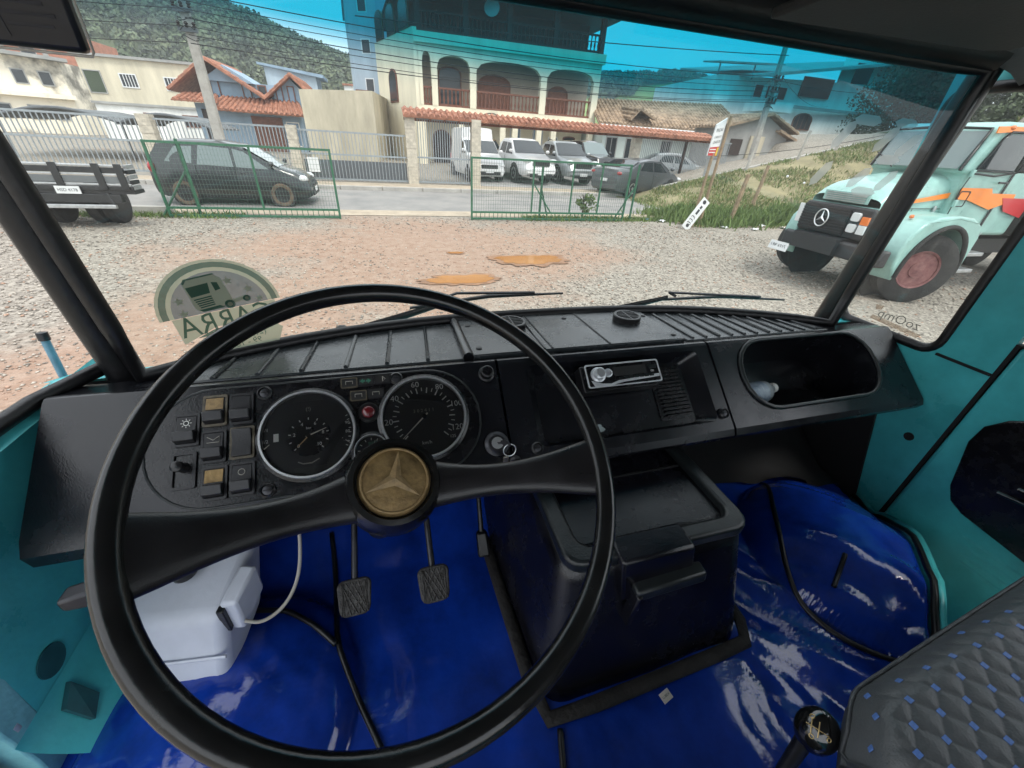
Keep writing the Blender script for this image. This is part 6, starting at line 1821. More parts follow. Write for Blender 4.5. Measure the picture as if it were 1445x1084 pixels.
U_, V2 = Vector((.62, .12, .80)).normalized(), Vector((.50, -.10, -.36)).normalized()
lf = lambda a, b, t: Vector((8.33, 10.5, .10)) + U_ * a + V2 * b + U_.cross(V2) * t
MB().prism([(0, 0), (1.0, 0), (1.0, .27), (0, .27)], lf, -.008, .008).build('panel', 'sign_white', lb, bevel=.003)
sgn = 1 if (U_.cross(V2)).y < 0 else -1
text_mb('333', .20, lambda a, b, t: lf(.30 + a, .135 - b, sgn * .0095)).build('lettering', 'ink', lb, fix=False)
for (a0, a1) in ((.50, .66), (.69, .78)): MB().prism([(a0, .10), (a1, .10), (a1, .17), (a0, .17)], lf, sgn * .0085, sgn * .0100).build('lettering_block', 'ink', lb)
MB().prism(circ(.12, .14, .055, 12), lf, sgn * .0085, sgn * .0100).build('logo', 'ink', lb)
MB().prism(circ(.90, .12, .06, 12), lf, sgn * .0085, sgn * .0100).build('logo', 'ink', lb)
# litter at the foot of the bank
for k, (x, y, m) in enumerate(((10.0, 10.6, 'plastic_white'), (10.9, 10.3, 'plastic_white'), (12.4, 10.6, 'paper'), (8.0, 11.9, 'rod_blue'), (8.4, 11.6, 'plastic_white'), (11.8, 10.9, 'plastic_white'))):
    o = MB()
    n = 7
    o.grid(lambda u, v: (x + .20 * (u - .5), y + .13 * (v - .5), max(0, ground_z(x, y)) + .05 + .06 * noise.noise(Vector((u * 3 + k, v * 3, k)))), n, n)
    o = o.build('litter', m, smooth=180)
    s_ = o.modifiers.new('thick', 'SOLIDIFY'); s_.thickness = .006
    tag(o, 'crumpled bit of litter at the foot of the bank', 'litter', 'bits of litter by the bank')

# ------------------------------------------------------------------ cars
def interp(pts, x): return float(np.interp(x, [p[0] for p in pts], [p[1] for p in pts]))
def car(name, label, paint, L, W, top, belt, wheels, wr, side_glass, shield, rear_glass, loc, head, group=None, tumble=.16, zb=.20, rim='alloy', glass='car_glass', head_l=None, tail_l=None, grille=None, plate=True, doors=(), bumper='car_trim', wheel_mud=False, rails=False, nose=.5):
    c = thing(name, label, 'car', (0, 0, 0), group, world=False)
    h = L / 2
    xs = sorted(set(list(np.linspace(-h, h, 44)) + [p[0] for p in top]))
    def hw(x): return W / 2 * (1 - .10 * abs(x / h) ** 6 - .05 * abs(x / h) ** 2)
    def sec(x):
        t, b = interp(top, x), interp(belt, x)
        b = min(b, t - .03)
        w = hw(x)
        e = max(0, abs(x) - h + .30) / .30
        lo = zb + .10 * e * e
        rw = w * .97 - tumble * max(0, t - b) / .55
        rw = max(rw, .45)
        pts = [(0, lo), (w * .90, lo), (w * .97, lo + .10), (w, lo + .25 * (b - lo) + .08), (w * 1.0, lo + .6 * (b - lo)), (w * .975, b)]
        if t - b > .12: pts += [(rw + (w * .975 - rw) * .12, t - .05), (rw * .93, t - .012), (rw * .6, t + .012), (0, t + .018)]
        else: pts += [(w * .945, b + (t - b) * .6), (w * .86, t), (w * .5, t + .015), (0, t + .02)]
        return pts
    S = [sec(x) for x in xs]
    k = len(S[0])
    vs, fs = [], []
    for x, s in zip(xs, S):
        for y, z in s: vs.append((x, y, z))
        for y, z in s: vs.append((x, -y, z))
    for i in range(len(xs) - 1):
        for j in range(k - 1):
            a, b = i * 2 * k + j, (i + 1) * 2 * k + j
            fs.append((a, b, b + 1, a + 1))
            fs.append((a + k, a + k + 1, b + k + 1, b + k))
    for i in (0, len(xs) - 1):
        o = i * 2 * k
        fs.append(tuple(o + j for j in range(k)) + tuple(o + k + j for j in range(k - 1, -1, -1)))
    body = MB().add(vs, fs).build('body', paint, c, smooth=38)
    def ys(x, z):
        t, b = interp(top, x), interp(belt, x); w = hw(x)
        rw = w * .97 - tumble * max(0, t - b) / .55
        q = min(1, max(0, (z - b) / max(.05, t - .05 - b)))
        return w * .975 + (rw + (w * .975 - rw) * .12 - w * .975) * q
    for sgn in (-1, 1):
        for poly in side_glass:
            MB().prism(poly, lambda a, b, t: (a, sgn * (ys(a, b) + t), b), -.01, .006).build('side_window', glass, c)
        for dx in doors:
            MB().tube([(dx, sgn * (hw(dx) * .985), interp(belt, dx)), (dx, sgn * (hw(dx) * 1.002), zb + .45 * (interp(belt, dx) - zb)), (dx - .02, sgn * hw(dx) * .985, zb + .12)], .007, 4).build('door_gap', 'car_trim', c)
            MB().box((dx + .18, sgn * hw(dx) * 1.0, interp(belt, dx) - .12), (.16, .03, .03)).build('door_handle', paint, c, bevel=.008)
        for wx in wheels:
            yw = sgn * (hw(wx) - .10)
            MB().lathe([(wr * 1.17, -.12), (wr * 1.17, .108)], (wx, yw, wr), (0, sgn, 0), 28).build('wheel_arch', 'car_trim', c, smooth=40)
            ty = MB().lathe([(wr * .60, -.1), (wr * .97, -.1), (wr, -.07), (wr, .09), (wr * .96, .118), (wr * .72, .122), (wr * .66, .112), (wr * .60, .02)], (wx, yw, wr), (0, sgn, 0), 28, cap=False).build('wheel', 'tyre_mud' if wheel_mud else 'tyre', c, smooth=40)
            rm = MB().lathe([(wr * .69, .10), (wr * .66, .118), (wr * .60, .113), (wr * .25, .100), (wr * .16, .112), (.0, .114)], (wx, yw, wr), (0, sgn, 0), 24).build('rim', rim, ty, smooth=40)
            for s in range(5):
                a = s * 2 * math.pi / 5 + .3
                d = Vector((math.cos(a), 0, math.sin(a)))
                MB().box(Vector((wx, yw + sgn * .112, wr)) + d * wr * .40, (.05 * wr / .3, .012, wr * .34), Matrix.Rotation(-a + math.pi / 2, 3, 'Y')).build('spoke_gap', 'car_trim', rm)
        mx_ = shield[0][0] - .12
        m_ = MB().ball((mx_, sgn * (W / 2 + .07), shield[0][1] + .08), (.07, .10, .075), 12, 8).build('mirror', paint, c, smooth=180)
    (xa, za), (xb, zb2) = shield
    def scr(x0, z0, x1, z1):
        def f(u, v):
            x, z = x0 + (x1 - x0) * v, z0 + (z1 - z0) * v
            w = (ys(x, z) - .05) * (2 * u - 1)
            bow = .05 * (1 - (2 * u - 1) ** 2)
            n = Vector((z1 - z0, 0, x0 - x1)).normalized()
            if n.z < 0: n = -n
            return Vector((x, w, z)) + n * (.012 + bow * .3)
        return f
    MB().grid(scr(xa, za, xb, zb2), 10, 5).build('windshield', glass if glass != 'car_glass_pale' else 'car_glass_pale', c, smooth=180)
    (xa2, za2), (xb2, zb3) = rear_glass
    MB().grid(scr(xa2, za2, xb2, zb3), 10, 5).build('rear_window', 'car_glass', c, smooth=180)
    for sgn in (-1, 1):
        hl = head_l or (h - .16, W / 2 - .26, .68, .16, .20, .085)
        MB().ball((hl[0], sgn * hl[1], hl[2]), hl[3:6], 14, 8, Matrix.Rotation(sgn * -.35, 3, 'Z')).build('headlight', 'lamp_clear', c, smooth=180)
        tl = tail_l or (-h + .10, W / 2 - .16, .85, .10, .12, .16)
        MB().ball((tl[0], sgn * tl[1], tl[2]), tl[3:6], 12, 8).build('tail_light', 'lamp_tail', c, smooth=180)
    g = grille or (.30, .62, .42, .14)
    MB().box((h - .035, 0, g[1]), (.10, g[2] * 2, g[3])).build('grille', 'car_trim', c, bevel=.02)
    MB().box((h - .02, 0, .36), (.12, W * .62, .14)).build('lower_intake', bumper, c, bevel=.02)
    if plate:
        MB().box((h + .035, 0, .44), (.015, .40, .12)).build('number_plate', 'sign_white', c)
        MB().box((-h - .015, 0, .62), (.02, .40, .12)).build('number_plate', 'sign_white', c)
    if rails:
        for sgn in (-1, 1): MB().tube([(-h * .55, sgn * W * .34, interp(top, -h * .55) + .03), (0, sgn * W * .345, interp(top, 0) + .06), (h * .12, sgn * W * .34, interp(top, h * .12) + .03)], .018, 6).build('roof_rail', 'car_trim', c)
    c.location = loc
    c.rotation_euler = (0, 0, head)
    return c
# compact people carrier in front
pc = car('parked_car', 'muddy dark compact people carrier parked on the road behind the left gate', 'paint_dark', 4.17, 1.72,
    [(-2.085, .95), (-2.0, 1.22), (-1.72, 1.52), (-1.2, 1.60), (-.3, 1.61), (.30, 1.53), (.62, 1.38), (1.28, 1.02), (1.65, .92), (1.98, .76), (2.085, .55)],
    [(-2.085, .90), (-1.6, 1.02), (.7, .96), (1.3, .93), (2.085, .55)], (-1.34, 1.24), .315,
    [[(-.82, 1.03), (.10, 1.0), (.06, 1.44), (-.70, 1.49)], [(.17, 1.0), (1.02, .97), (.42, 1.38), (.14, 1.44)], [(-1.62, 1.08), (-.95, 1.05), (-.86, 1.46), (-1.30, 1.44)]],
    ((1.26, 1.03), (.42, 1.49)), ((-2.02, 1.14), (-1.74, 1.48)), (-4.25, 14.25, .035), 0, doors=(-.88, .13), rim='rim_steel', glass='car_glass_pale', wheel_mud=True, head_l=(1.86, .60, .74, .17, .17, .10), tail_l=(-2.0, .72, .92, .09, .12, .14), grille=(.3, .56, .3, .08), rails=False)
pc.scale = (.905, .95, .955); pc.location.x = -4.05; pc.location.y = 14.2
# the row in the parking yard, all nose to the street
DN = R_(-90)
def pick_top(L): 
    h = L / 2
    return [(-h, .95), (-h + .05, 1.08), (-.62, 1.10), (-.60, 1.12), (-.52, 1.62), (-.2, 1.78), (.55, 1.78), (.85, 1.66), (1.42, 1.18), (1.9, 1.10), (h - .22, .98), (h, .62)]
pick_gl = [[(-.35, 1.20), (.38, 1.16), (.36, 1.62), (-.22, 1.64)], [(.45, 1.16), (1.22, 1.14), (.80, 1.58), (.43, 1.62)]]
car('parked_car', 'white double cab pickup nose to the street in the parking yard', 'paint_white', 5.3, 1.84, pick_top(5.3), [(-2.65, .98), (-.6, 1.08), (1.4, 1.10), (2.65, .62)], (-1.62, 1.52), .38, pick_gl, ((1.42, 1.20), (.78, 1.70)), ((-.62, 1.16), (-.50, 1.60)),
    (6.45, 21.9, .34), DN + R_(9), 'cars in the parking yard', zb=.34, doors=(-.4, .42), grille=(.3, .86, .42, .24), head_l=(2.42, .68, .95, .20, .22, .09))
car('parked_car', 'silver grey double cab pickup with roof rails, right of the white pickup', 'paint_silver', 5.2, 1.84, [(a * .98, b) for a, b in pick_top(5.3)], [(-2.65, .98), (-.6, 1.08), (1.4, 1.10), (2.65, .62)], (-1.58, 1.50), .38, pick_gl, ((1.40, 1.20), (.78, 1.70)), ((-.62, 1.16), (-.50, 1.60)),
    (8.75, 22.1, .34), DN + R_(8), 'cars in the parking yard', zb=.34, doors=(-.4, .42), grille=(.3, .86, .46, .26), head_l=(2.36, .70, .95, .20, .20, .10), rails=True)
car('parked_car', 'black off-road car furthest right among the parked row', 'paint_black', 4.7, 1.84, [(-2.35, 1.0), (-2.28, 1.5), (-2.0, 1.78), (.2, 1.82), (.6, 1.70), (1.1, 1.20), (2.1, 1.06), (2.35, .62)], [(-2.35, 1.02), (1.1, 1.08), (2.35, .6)], (-1.4, 1.42), .37,
    [[(-.7, 1.15), (.1, 1.12), (.08, 1.66), (-.68, 1.68)], [(.18, 1.12), (.95, 1.1), (.55, 1.60), (.16, 1.66)]], ((1.10, 1.20), (.55, 1.74)), ((-2.3, 1.2), (-2.1, 1.7)),
    (11.15, 24.0, .42), DN + R_(12), 'cars in the parking yard', zb=.3, doors=(-.74, .14), glass='car_glass_pale', grille=(.3, .82, .4, .2))
car('parked_car', 'white delivery van with raised cargo box beside the stone pillar', 'paint_white', 4.3, 1.72, [(-2.15, 1.0), (-2.12, 2.05), (-2.0, 2.12), (.15, 2.12), (.22, 1.72), (.45, 1.62), (1.15, 1.12), (1.75, .98), (2.05, .80), (2.15, .55)], [(-2.15, 1.05), (1.1, 1.05), (2.15, .55)], (-1.35, 1.35), .31,
    [[(.28, 1.10), (1.0, 1.08), (.52, 1.52), (.26, 1.58)]], ((1.16, 1.13), (.46, 1.60)), ((-2.14, 1.2), (-2.12, 1.6)),
    (4.28, 21.85, .32), DN + R_(6), 'cars in the parking yard', tumble=.06, doors=(.22,), grille=(.3, .62, .4, .16), bumper='car_trim')
car('parked_car', 'old brown pickup half hidden behind the white van', 'paint_brown', 4.4, 1.7, [(-2.2, .9), (-.5, 1.0), (-.45, 1.45), (-.2, 1.55), (.4, 1.53), (.9, 1.05), (2.0, .92), (2.2, .6)], [(-2.2, .88), (.9, 1.0), (2.2, .6)], (-1.3, 1.3), .32,
    [[(-.3, 1.08), (.6, 1.05), (.38, 1.42), (-.2, 1.45)]], ((.92, 1.08), (.42, 1.48)), ((-.5, 1.1), (-.44, 1.4)), (5.55, 26.2, .5), DN + R_(5), 'cars in the parking yard', doors=(-.35,))
sed_top = lambda h: [(-h, .78), (-h + .06, 1.02), (-1.62, 1.08), (-.95, 1.38), (-.3, 1.46), (.35, 1.44), (.72, 1.30), (1.25, 1.0), (1.75, .90), (h - .12, .72), (h, .5)]
sed_gl = [[(-.98, 1.02), (-.12, .98), (-.14, 1.34), (-.72, 1.32)], [(-.04, .98), (.92, .95), (.42, 1.30), (-.06, 1.35)]]
car('parked_car', 'dark grey sedan leaving the parking yard, seen from behind', 'paint_grey', 4.6, 1.78, sed_top(2.3), [(-2.3, .90), (-1.6, .98), (.9, .92), (2.3, .5)], (-1.36, 1.34), .325, sed_gl, ((1.24, 1.02), (.50, 1.38)), ((-1.66, 1.08), (-1.0, 1.38)),
    (11.25, 18.1, .17), R_(20), 'cars in the parking yard', doors=(-1.0, -.06), tail_l=(-2.22, .74, .90, .09, .13, .07))
car('parked_car', 'silver sedan behind the bars of the right fence', 'paint_silver', 4.4, 1.72, [(a * .95, b) for a, b in sed_top(2.3)], [(-2.2, .90), (-1.6, .98), (.9, .92), (2.2, .5)], (-1.3, 1.3), .31, [[(a * .95, b) for a, b in q] for q in sed_gl], ((1.18, 1.02), (.48, 1.38)), ((-1.58, 1.08), (-.95, 1.38)),
    (16.0, 22.6, .45), R_(-18), 'cars in the parking yard', doors=(-1.0, -.06))
# covered cars and dark vans behind the left fence
for i, (x, w) in enumerate(((-12.5, 4.2), (-8.9, 3.4))):
    c = thing('carport_roof', ('wide arched grey carport roof behind the left bar fence' if i == 0 else 'smaller arched grey carport roof beside the stone pillar'), 'carport', (x, 24, .3))
    MB().grid(lambda u, v: (x - w / 2 + w * u, 23 + 4 * v, 1.75 + .42 * math.sin(math.pi * u)), 16, 2).build('sheet', 'tarp_grey', c, smooth=180).modifiers.new('t', 'SOLIDIFY').thickness = .05
    for dx in (-w / 2 + .1, w / 2 - .1):
        MB().tube([(x + dx, 23.1, .2), (x + dx, 23.1, 1.78)], .05, 6).build('post', 'steel_dim', c)
    MB().tube([(x - w / 2 + w * t, 22.98, 1.74 + .42 * math.sin(math.pi * t)) for t in np.linspace(0, 1, 12)], .05, 6).build('edge', 'steel_dim', c)
# ------------------------------------------------------------------ old bonneted truck on the right, nose towards us
tr = thing('bonneted_truck', 'mint green bonneted truck with orange and red side stripes', 'truck', (9, 5.3, 0))
TY0, TY1 = 4.72, 5.96                       # bonnet sides
def hoodz(x): return float(np.interp(x, [6.98, 7.06, 7.3, 8.0, 8.7], [1.50, 1.60, 1.70, 1.80, 1.90]))
def hood(u, v):
    x = 6.98 + 1.75 * u
    zt, zl = hoodz(x), 1.36
    a = math.pi * v
    yc, hw_ = (TY0 + TY1) / 2, (TY1 - TY0) / 2 - .04 * (1 - u)
    c, s = math.cos(a), math.sin(a)
    return (x, yc - hw_ * math.copysign(abs(c) ** .45, c), zl + (zt - zl) * abs(s) ** .5)
MB().grid(hood, 14, 20).build('bonnet', 'truck_mint', tr, smooth=60)
MB().hexa([(7.0, TY0, .9), (8.8, TY0, .9), (8.8, TY1, .9), (7.0, TY1, .9)], [(7.0, TY0, 1.37), (8.8, TY0, 1.37), (8.8, TY1, 1.37), (7.0, TY1, 1.37)]).build('engine_sides', 'truck_mint', tr, bevel=.03)
vt = MB().bb(6.955, 6.975, 4.95, 5.73, 1.40, 1.56).build('bonnet_vent', 'truck_mint', tr, bevel=.02)
for k in range(5): MB().bb(6.935, 6.955, 5.0, 5.68, 1.415 + .028 * k, 1.425 + .028 * k).build('louvre', 'aluminium', vt)
MB().bb(6.90, 7.0, TY0 + .02, TY1 - .02, .88, 1.36).build('front_panel', 'car_trim', tr, bevel=.03)
gr = MB().bb(6.87, 6.90, 5.08, 5.92, .92, 1.32).build('grille', 'car_trim', tr)
for k in range(9): MB().bb(6.845, 6.87, 5.09, 5.91, .945 + .043 * k, .962 + .043 * k).build('slat', 'rim_steel', gr)
gc = Vector((6.83, 5.50, 1.13))
gs = MB().tube([gc + Vector((0, .115 * math.cos(R_(a)), .135 * math.sin(R_(a)))) for a in range(0, 360, 15)], .012, 6, closed=True).build('star_ring', 'chrome', gr, smooth=180)
for k in range(3):
    a = R_(90 + 120 * k)
    MB().add([gc + Vector((-.02, 0, 0)), gc + Vector((0, .112 * math.cos(a), .13 * math.sin(a))), gc + Vector((0, .022 * math.cos(a + 1.05), .026 * math.sin(a + 1.05))), gc + Vector((0, .022 * math.cos(a - 1.05), .026 * math.sin(a - 1.05)))], [(0, 1, 2), (0, 3, 1), (1, 3, 2)]).build('star_arm', 'chrome', gs)
for z in (1.05, 1.22):
    MB().prism(rrect(4.90, 5.04, z - .065, z + .065, .03, 3), lambda a, b, t: (t, a, b), 6.86, 6.905).build('headlight', 'lamp_clear', tr, bevel=.008)
MB().bb(6.865, 6.905, 4.755, 4.87, 1.12, 1.24).build('indicator', 'lamp_amber', tr, bevel=.005)
MB().bb(6.865, 6.905, 4.755, 4.87, .98, 1.115).build('side_lamp', 'lamp_clear', tr, bevel=.005)
MB().bb(6.865, 6.905, 5.93, 6.02, 1.0, 1.3).build('indicator', 'lamp_clear', tr, bevel=.005)
MB().hexa([(6.72, 4.25, .60), (6.86, 4.20, .60), (6.86, 6.08, .62), (6.76, 6.04, .62)], [(6.76, 4.25, .84), (6.86, 4.20, .86), (6.86, 6.08, .86), (6.76, 6.04, .84)]).build('bumper', 'car_trim', tr, bevel=.03)
np_ = MB().box((6.66, 5.95, .56), (.02, .40, .15), Matrix.Rotation(.25, 3, 'Y')).build('number_plate', 'sign_white', tr)
text_mb('LBE 6315', .085, lambda a, b, t: (6.645, 5.95 - a, .56 + b)).build('plate_lettering', 'ink', np_, fix=False)
for yy in (TY0 - .004, TY1 + .004):
    MB().tube([(7.05, yy, 1.385), (8.6, yy, 1.40)], .006, 5).build('bonnet_gap', 'car_trim', tr)
    MB().tube([(7.9, yy, 1.40), (7.92, yy, .95)], .005, 5).build('panel_gap', 'car_trim', tr)
for xx in (7.25, 8.45): MB().box((xx, TY0 - .015, 1.40), (.05, .03, .08)).build('bonnet_latch', 'aluminium', tr, bevel=.006)
for ch in list(tr.children_recursive):
    for v_ in ch.data.vertices:
        wx = v_.co.x + tr.location.x
        if wx < 8.1: v_.co.x += .34 * min(1, (8.1 - wx) / 1.05)
# fenders over the front wheels
def fender(y0, y1, x, r, name):
    def f(u, v):
        a = R_(188 - 196 * u)
        e = 1 - .22 * v ** 3
        return (x + r * e * math.cos(a) * 1.06, y1 + (y0 - y1) * (v ** .8), .52 + r * e * math.sin(a) - .04 * v)
    m = MB().grid(f, 24, 8)
    o = m.build(name, 'truck_mint', tr, smooth=180)
    o.modifiers.new('t', 'SOLIDIFY').thickness = .03
    MB().tube([f(k / 24, 1) for k in range(25)], .035, 8).build('fender_lip', 'tyre', o, smooth=60)
    return o
def wing(y0, y1):
    WX, WZ, WR = 8.14, .54, .665
    arc_ = [(WX + WR * math.cos(R_(a)), WZ + WR * math.sin(R_(a))) for a in range(-8, 193, 10)]
    out_ = [(7.34, .62), (7.30, .86), (7.36, 1.08), (7.52, 1.24), (7.80, 1.34), (8.2, 1.37), (8.55, 1.34), (8.80, 1.24), (8.92, 1.06), (8.94, .50)]
    w = MB().prism(arc_ + out_, lambda a, b, t: (a, t, b), min(y0, y1), max(y0, y1)).build('front_wing', 'truck_mint', tr, bevel=.05, bseg=3)
    s = -1 if y0 < y1 else 1
    MB().tube([(WX + (WR + .01) * math.cos(R_(a)), y0 + s * .012, WZ + (WR + .01) * math.sin(R_(a))) for a in range(-6, 191, 8)], .034, 8).build('wing_lip', 'tyre', w, smooth=60)
    MB().lathe([(WR - .01, 0), (WR - .01, .02)], (WX, y1 - s * -.10, WZ), (0, 1, 0), 32).build('wheel_well', 'tyre', w)
    MB().tube([(7.36, y0 + s * .002, 1.02), (7.6, y0 + s * .002, 1.27), (8.2, y0 + s * .002, 1.335), (8.7, y0 + s * .002, 1.27)], .005, 5).build('pressed_line', 'truck_mint', w)
    MB().lathe([(.03, 0), (.03, .03), (.015, .04)], (7.62, (y0 + y1) / 2, 1.30), (-.4, 0, 1), 12).build('wing_indicator', 'lamp_amber', w)
wing(4.18, 4.74)
wing(6.22, 5.98)
def wheel(x, y, sgn, parent, name='front_wheel', r=.51, steer=0):
    AX = Vector((-math.sin(steer) * (1 if sgn < 0 else -1), sgn * math.cos(steer), 0)); SX = Vector((-AX.y, AX.x, 0)) * -sgn
    w = MB().lathe([(.27, -.13), (.44, -.13), (r * .985, -.10), (r, -.06), (r, .06), (r * .985, .10), (.44, .13), (.30, .12), (.28, .0)], (x, y, r), AX, 40, cap=False).build(name, 'tyre', parent, smooth=40)
    rm = MB().lathe([(.31, .10), (.295, .125), (.27, .115), (.26, .03), (.20, .00), (.185, .05), (.13, .07), (.12, .11), (.0, .115)], (x, y, r), AX, 36).build('rim', 'hub_red', w, smooth=35)
    for k in range(10):
        a = 2 * math.pi * k / 10
        MB().lathe([(.018, 0), (.018, .03), (.010, .035)], Vector((x, y, r)) + SX * .16 * math.cos(a) + Vector((0, 0, .16 * math.sin(a))) + AX * .055, AX, 6).build('wheel_nut', 'hub_red', rm)
    return w
wheel(8.14, 4.36, -1, tr, r=.545, steer=R_(24)); wheel(8.14, 6.30, 1, tr, r=.545, steer=R_(24))
MB().tube([(8.14, 4.5, .5), (8.14, 6.1, .5)], .09, 8).build('axle', 'car_trim', tr)
MB().bb(7.0, 15.0, 4.95, 5.75, .62, .88).build('chassis', 'car_trim', tr)
MB().hexa([(8.75, 4.75, .95), (9.0, 4.75, .95), (9.0, 5.95, .95), (8.75, 5.95, .95)], [(8.75, 4.75, 1.55), (9.0, 4.75, 1.55), (9.0, 5.95, 1.55), (8.75, 5.95, 1.55)]).build('scuttle', 'truck_mint', tr)
# cab
CY0, CY1 = 4.60, 6.10
cabp = [(8.62, 1.0), (8.62, 1.88), (8.50, 1.93), (8.72, 2.50), (8.95, 2.60), (10.45, 2.62), (10.5, 2.5), (10.5, 1.0)]
cb = MB().prism(cabp, lambda a, b, t: (a, t, b), CY0 + .02, CY1 - .02).build('cab', 'truck_mint', tr, bevel=.06, bseg=3)
MB().grid(lambda u, v: (8.50 + .22 * v - .03 - .08 * (1 - (2 * u - 1) ** 2), CY0 + .12 + (CY1 - CY0 - .24) * u, 1.97 + .50 * v), 10, 4).build('windshield', 'car_glass_pale', tr, smooth=180)
MB().tube([(8.47, CY0 + .08, 1.95), (8.69, CY0 + .10, 2.50), (8.66, 5.35, 2.53), (8.69, CY1 - .10, 2.50), (8.47, CY1 - .08, 1.95)], .022, 6).build('windshield_seal', 'rubber', tr, smooth=60)
sf_ = lambda d: (lambda a, b, t: (a, CY0 - d + t, b))
dw = MB().prism([(8.70, 1.98), (9.62, 1.98), (9.66, 2.05), (9.60, 2.40), (9.52, 2.46), (8.98, 2.44), (8.90, 2.38)], sf_(.004), -.004, .02).build('door_window', 'car_glass', tr, bevel=.004)
MB().tube([(x, CY0 - .01, z) for x, z in [(8.68, 1.96), (9.63, 1.96), (9.69, 2.05), (9.62, 2.42), (9.53, 2.49), (8.97, 2.47), (8.87, 2.39)]], .016, 6, closed=True).build('window_seal', 'rubber', dw, smooth=60)
MB().bb(9.62, 9.66, CY0 - .008, CY0 + .005, 1.0, 2.5).build('door_gap', 'car_trim', tr)
MB().tube([(8.66, CY0 - .004, 1.95), (8.60, CY0 - .004, 1.7), (8.66, CY0 - .004, 1.05)], .007, 5).build('door_gap', 'car_trim', tr)
MB().prism([(8.62, 2.52), (8.9, 2.54), (10.48, 2.56), (10.48, 2.47), (8.95, 2.47), (8.64, 2.44)], sf_(.006), -.004, .01).build('roof_stripe', 'truck_orange', tr)
MB().ball((8.93, CY0 - .01, 2.525), (.06, .02, .03), 10, 6).build('marker_lamp', 'lamp_amber', tr, smooth=180)
MB().prism([(8.62, 1.72), (9.32, 1.73), (9.40, 1.66), (10.0, 1.66), (10.02, 1.56), (9.55, 1.42), (8.9, 1.55), (8.62, 1.56)], sf_(.006), -.004, .01).build('stripe', 'truck_orange', tr)
MB().prism([(9.72, 1.60), (10.5, 1.60), (10.5, 1.30), (9.95, 1.40)], sf_(.010), -.004, .01).build('stripe', 'truck_red', tr)
MB().prism([(7.75, 1.50), (8.62, 1.64), (8.62, 1.56), (7.8, 1.46)], lambda a, b, t: (a, TY0 - .016 + t, b), 0, .014).build('bonnet_stripe', 'truck_orange', tr)
MB().ring(rrect(8.62, 8.86, 1.45, 1.68, .03), rrect(8.635, 8.845, 1.465, 1.665, .025), sf_(.012), -.004, .004).build('vent_flap', 'car_trim', tr)
MB().bb(9.35, 9.58, CY0 - .04, CY0 - .015, 1.80, 1.83).build('door_handle', 'car_trim', tr, bevel=.008)
for z in (1.92, 1.50): MB().bb(8.60, 8.66, CY0 - .035, CY0 + .005, z - .05, z + .05).build('hinge', 'truck_mint', tr, bevel=.008)
MB().tube([(8.64, CY0 - .03, 1.92), (8.95, CY0 - .12, 1.90), (9.18, CY0 - .24, 1.96), (9.22, CY0 - .28, 2.25)], .014, 6).build('mirror_arm', 'rubber', tr, smooth=60)
MB().box((9.26, CY0 - .29, 2.16), (.08, .24, .40), Matrix.Rotation(.6, 3, 'Z')).build('mirror', 'car_trim', tr, bevel=.03)
MB().prism([(8.86, 1.08), (9.62, 1.08), (9.56, .80), (8.90, .80)], sf_(.03), -.02, .04).build('step_panel', 'truck_red', tr)
mbx = MB()
for k in range(9):
    mbx.tube([(8.88 + .085 * k, CY0 - .055, .81), (8.88 + .085 * k + .12, CY0 - .055, 1.07)], .004, 4)
    mbx.tube([(8.98 + .085 * k, CY0 - .055, .81), (8.98 + .085 * k - .12, CY0 - .055, 1.07)], .004, 4)
o = mbx.build('step_mesh', 'aluminium', tr, fix=False); o['kind'] = 'stuff'
for z in (.74, .46): MB().bb(8.90, 9.75, CY0 - .22, CY0 + .10, z - .03, z + .03).build('step', 'aluminium', tr, bevel=.01)
MB().bb(8.95, 9.7, CY0 - .02, CY0 + .05, .49, .71).build('step_back', 'aluminium', tr)
MB().bb(10.6, 15.5, 4.3, 6.4, 1.0, 1.6).build('load_bed', 'bed_black', tr, bevel=.02)
wheel(13.4, 4.5, -1, tr, 'rear_wheel'); wheel(13.4, 6.2, 1, tr, 'rear_wheel')
for sy in (5.05, 5.65): MB().tube([(8.46, sy, 1.94), (8.40, sy + .12, 2.05), (8.48, sy + .36, 2.15)], .010, 5).build('wiper', 'rubber', tr)
MB().ball((6.97, 5.92, 1.62), .018, 8, 6).build('corner_ball', 'plastic_white', tr, smooth=180)
MB().ball((6.75, 6.1, 1.70), .02, 8, 6).build('corner_ball', 'plastic_white', tr, smooth=180)

# ------------------------------------------------------------------ flatbed on the left, tail towards us
fb = thing('flatbed_truck', 'black flatbed truck with slatted tailboard at the left edge', 'truck', (-6, 12, 0))
FX0, FX1, FYY = -7.25, -4.90, 10.25
for k, (z0, z1, m) in enumerate(((.72, .80, 'bed_black'), (.81, .845, 'aluminium'), (.855, .975, 'tarp_grey'), (.985, 1.015, 'aluminium'), (1.025, 1.125, 'bed_black'), (1.135, 1.17, 'aluminium'))):
    MB().bb(FX0, FX1 - .01 * k, FYY, FYY + .05, z0, z1).build('tailboard_slat', m, fb, bevel=.008)
for x in (-6.75, -6.0, -5.35, -5.0): MB().bb(x - .06, x + .06, FYY - .035, FYY - .002, .74, 1.19).build('tailboard_hinge', 'bed_black', fb, bevel=.006)
for k in range(5): MB().bb(FX1 - .05, FX1, FYY + .06, FYY + .35, .74 + .09 * k, .81 + .09 * k).build('side_slat', 'bed_black' if k % 2 else 'aluminium', fb)
for k in range(5): MB().bb(FX0, FX0 + .05, FYY + .06, FYY + .35, .74 + .09 * k, .81 + .09 * k).build('side_slat', 'bed_black', fb)
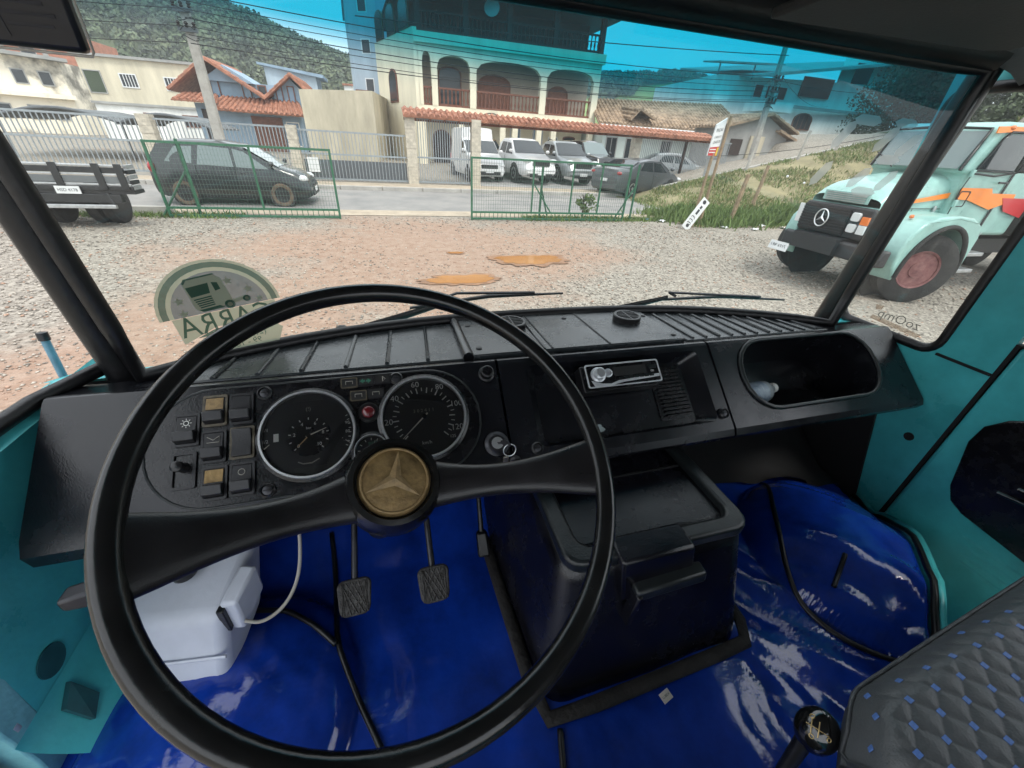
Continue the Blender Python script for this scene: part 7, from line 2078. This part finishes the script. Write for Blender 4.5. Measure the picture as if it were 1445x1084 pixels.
MB().bb(FX0, FX1, FYY + .02, FYY + .4, .66, .73).build('floor', 'bed_black', fb)
MB().bb(FX0 + .1, FX1 - .25, FYY - .02, FYY + .12, .50, .655).build('tail_bar', 'bed_black', fb, bevel=.01)
pl = MB().bb(-6.12, -5.74, FYY - .04, FYY - .022, .66, .79).build('number_plate', 'sign_white', fb)
text_mb('HSD 4178', .075, lambda a, b, t: (-5.93 + a, FYY - .043, .725 + b)).build('plate_lettering', 'ink', pl, fix=False)
MB().bb(FX0 + .2, -5.28, FYY - .05, FYY + .02, .40, .47).build('underrun_bar', 'aluminium', fb, bevel=.01)
MB().tube([(-5.34, FYY, .68), (-5.30, FYY - .02, .44)], .025, 6).build('underrun_bracket', 'bed_black', fb)
for x in (-6.95, -6.65, -5.95, -5.68):
    w = MB().lathe([(.20, -.10), (.30, -.115), (.385, -.09), (.40, -.05), (.40, .05), (.385, .09), (.30, .115), (.20, .10)], (x, FYY + .75, .40), (1, 0, 0), 32).build('rear_wheel', 'tyre', fb, smooth=40)
    MB().lathe([(.21, -.08), (.12, -.05), (.12, .05), (.21, .08)], (x, FYY + .75, .40), (1, 0, 0), 20).build('rim', 'rim_steel', w, smooth=40)
MB().tube([(-6.95, FYY + .75, .40), (-5.68, FYY + .75, .40)], .10, 8).build('axle', 'car_trim', fb)
MB().bb(-6.62, -6.0, FYY + .1, FYY + 1.6, .42, .64).build('chassis', 'car_trim', fb)
# ------------------------------------------------------------------ damp morning air
hz = MB().bb(-700, 700, -60, 260, -8, 60).build('haze', None)
hm = bpy.data.materials.new('haze')
hm.use_nodes = True
hm.node_tree.nodes.clear()
_o = hm.node_tree.nodes.new('ShaderNodeOutputMaterial')
_v = hm.node_tree.nodes.new('ShaderNodeVolumePrincipled')
_v.inputs['Color'].default_value = (.90, .94, .97, 1)
_v.inputs['Density'].default_value = .0016
_v.inputs['Anisotropy'].default_value = .2
hm.node_tree.links.new(_v.outputs[0], _o.inputs['Volume'])
hz.data.materials.append(hm)
hz['kind'] = 'stuff'
hz['label'] = 'thin pale haze over the street and hills'
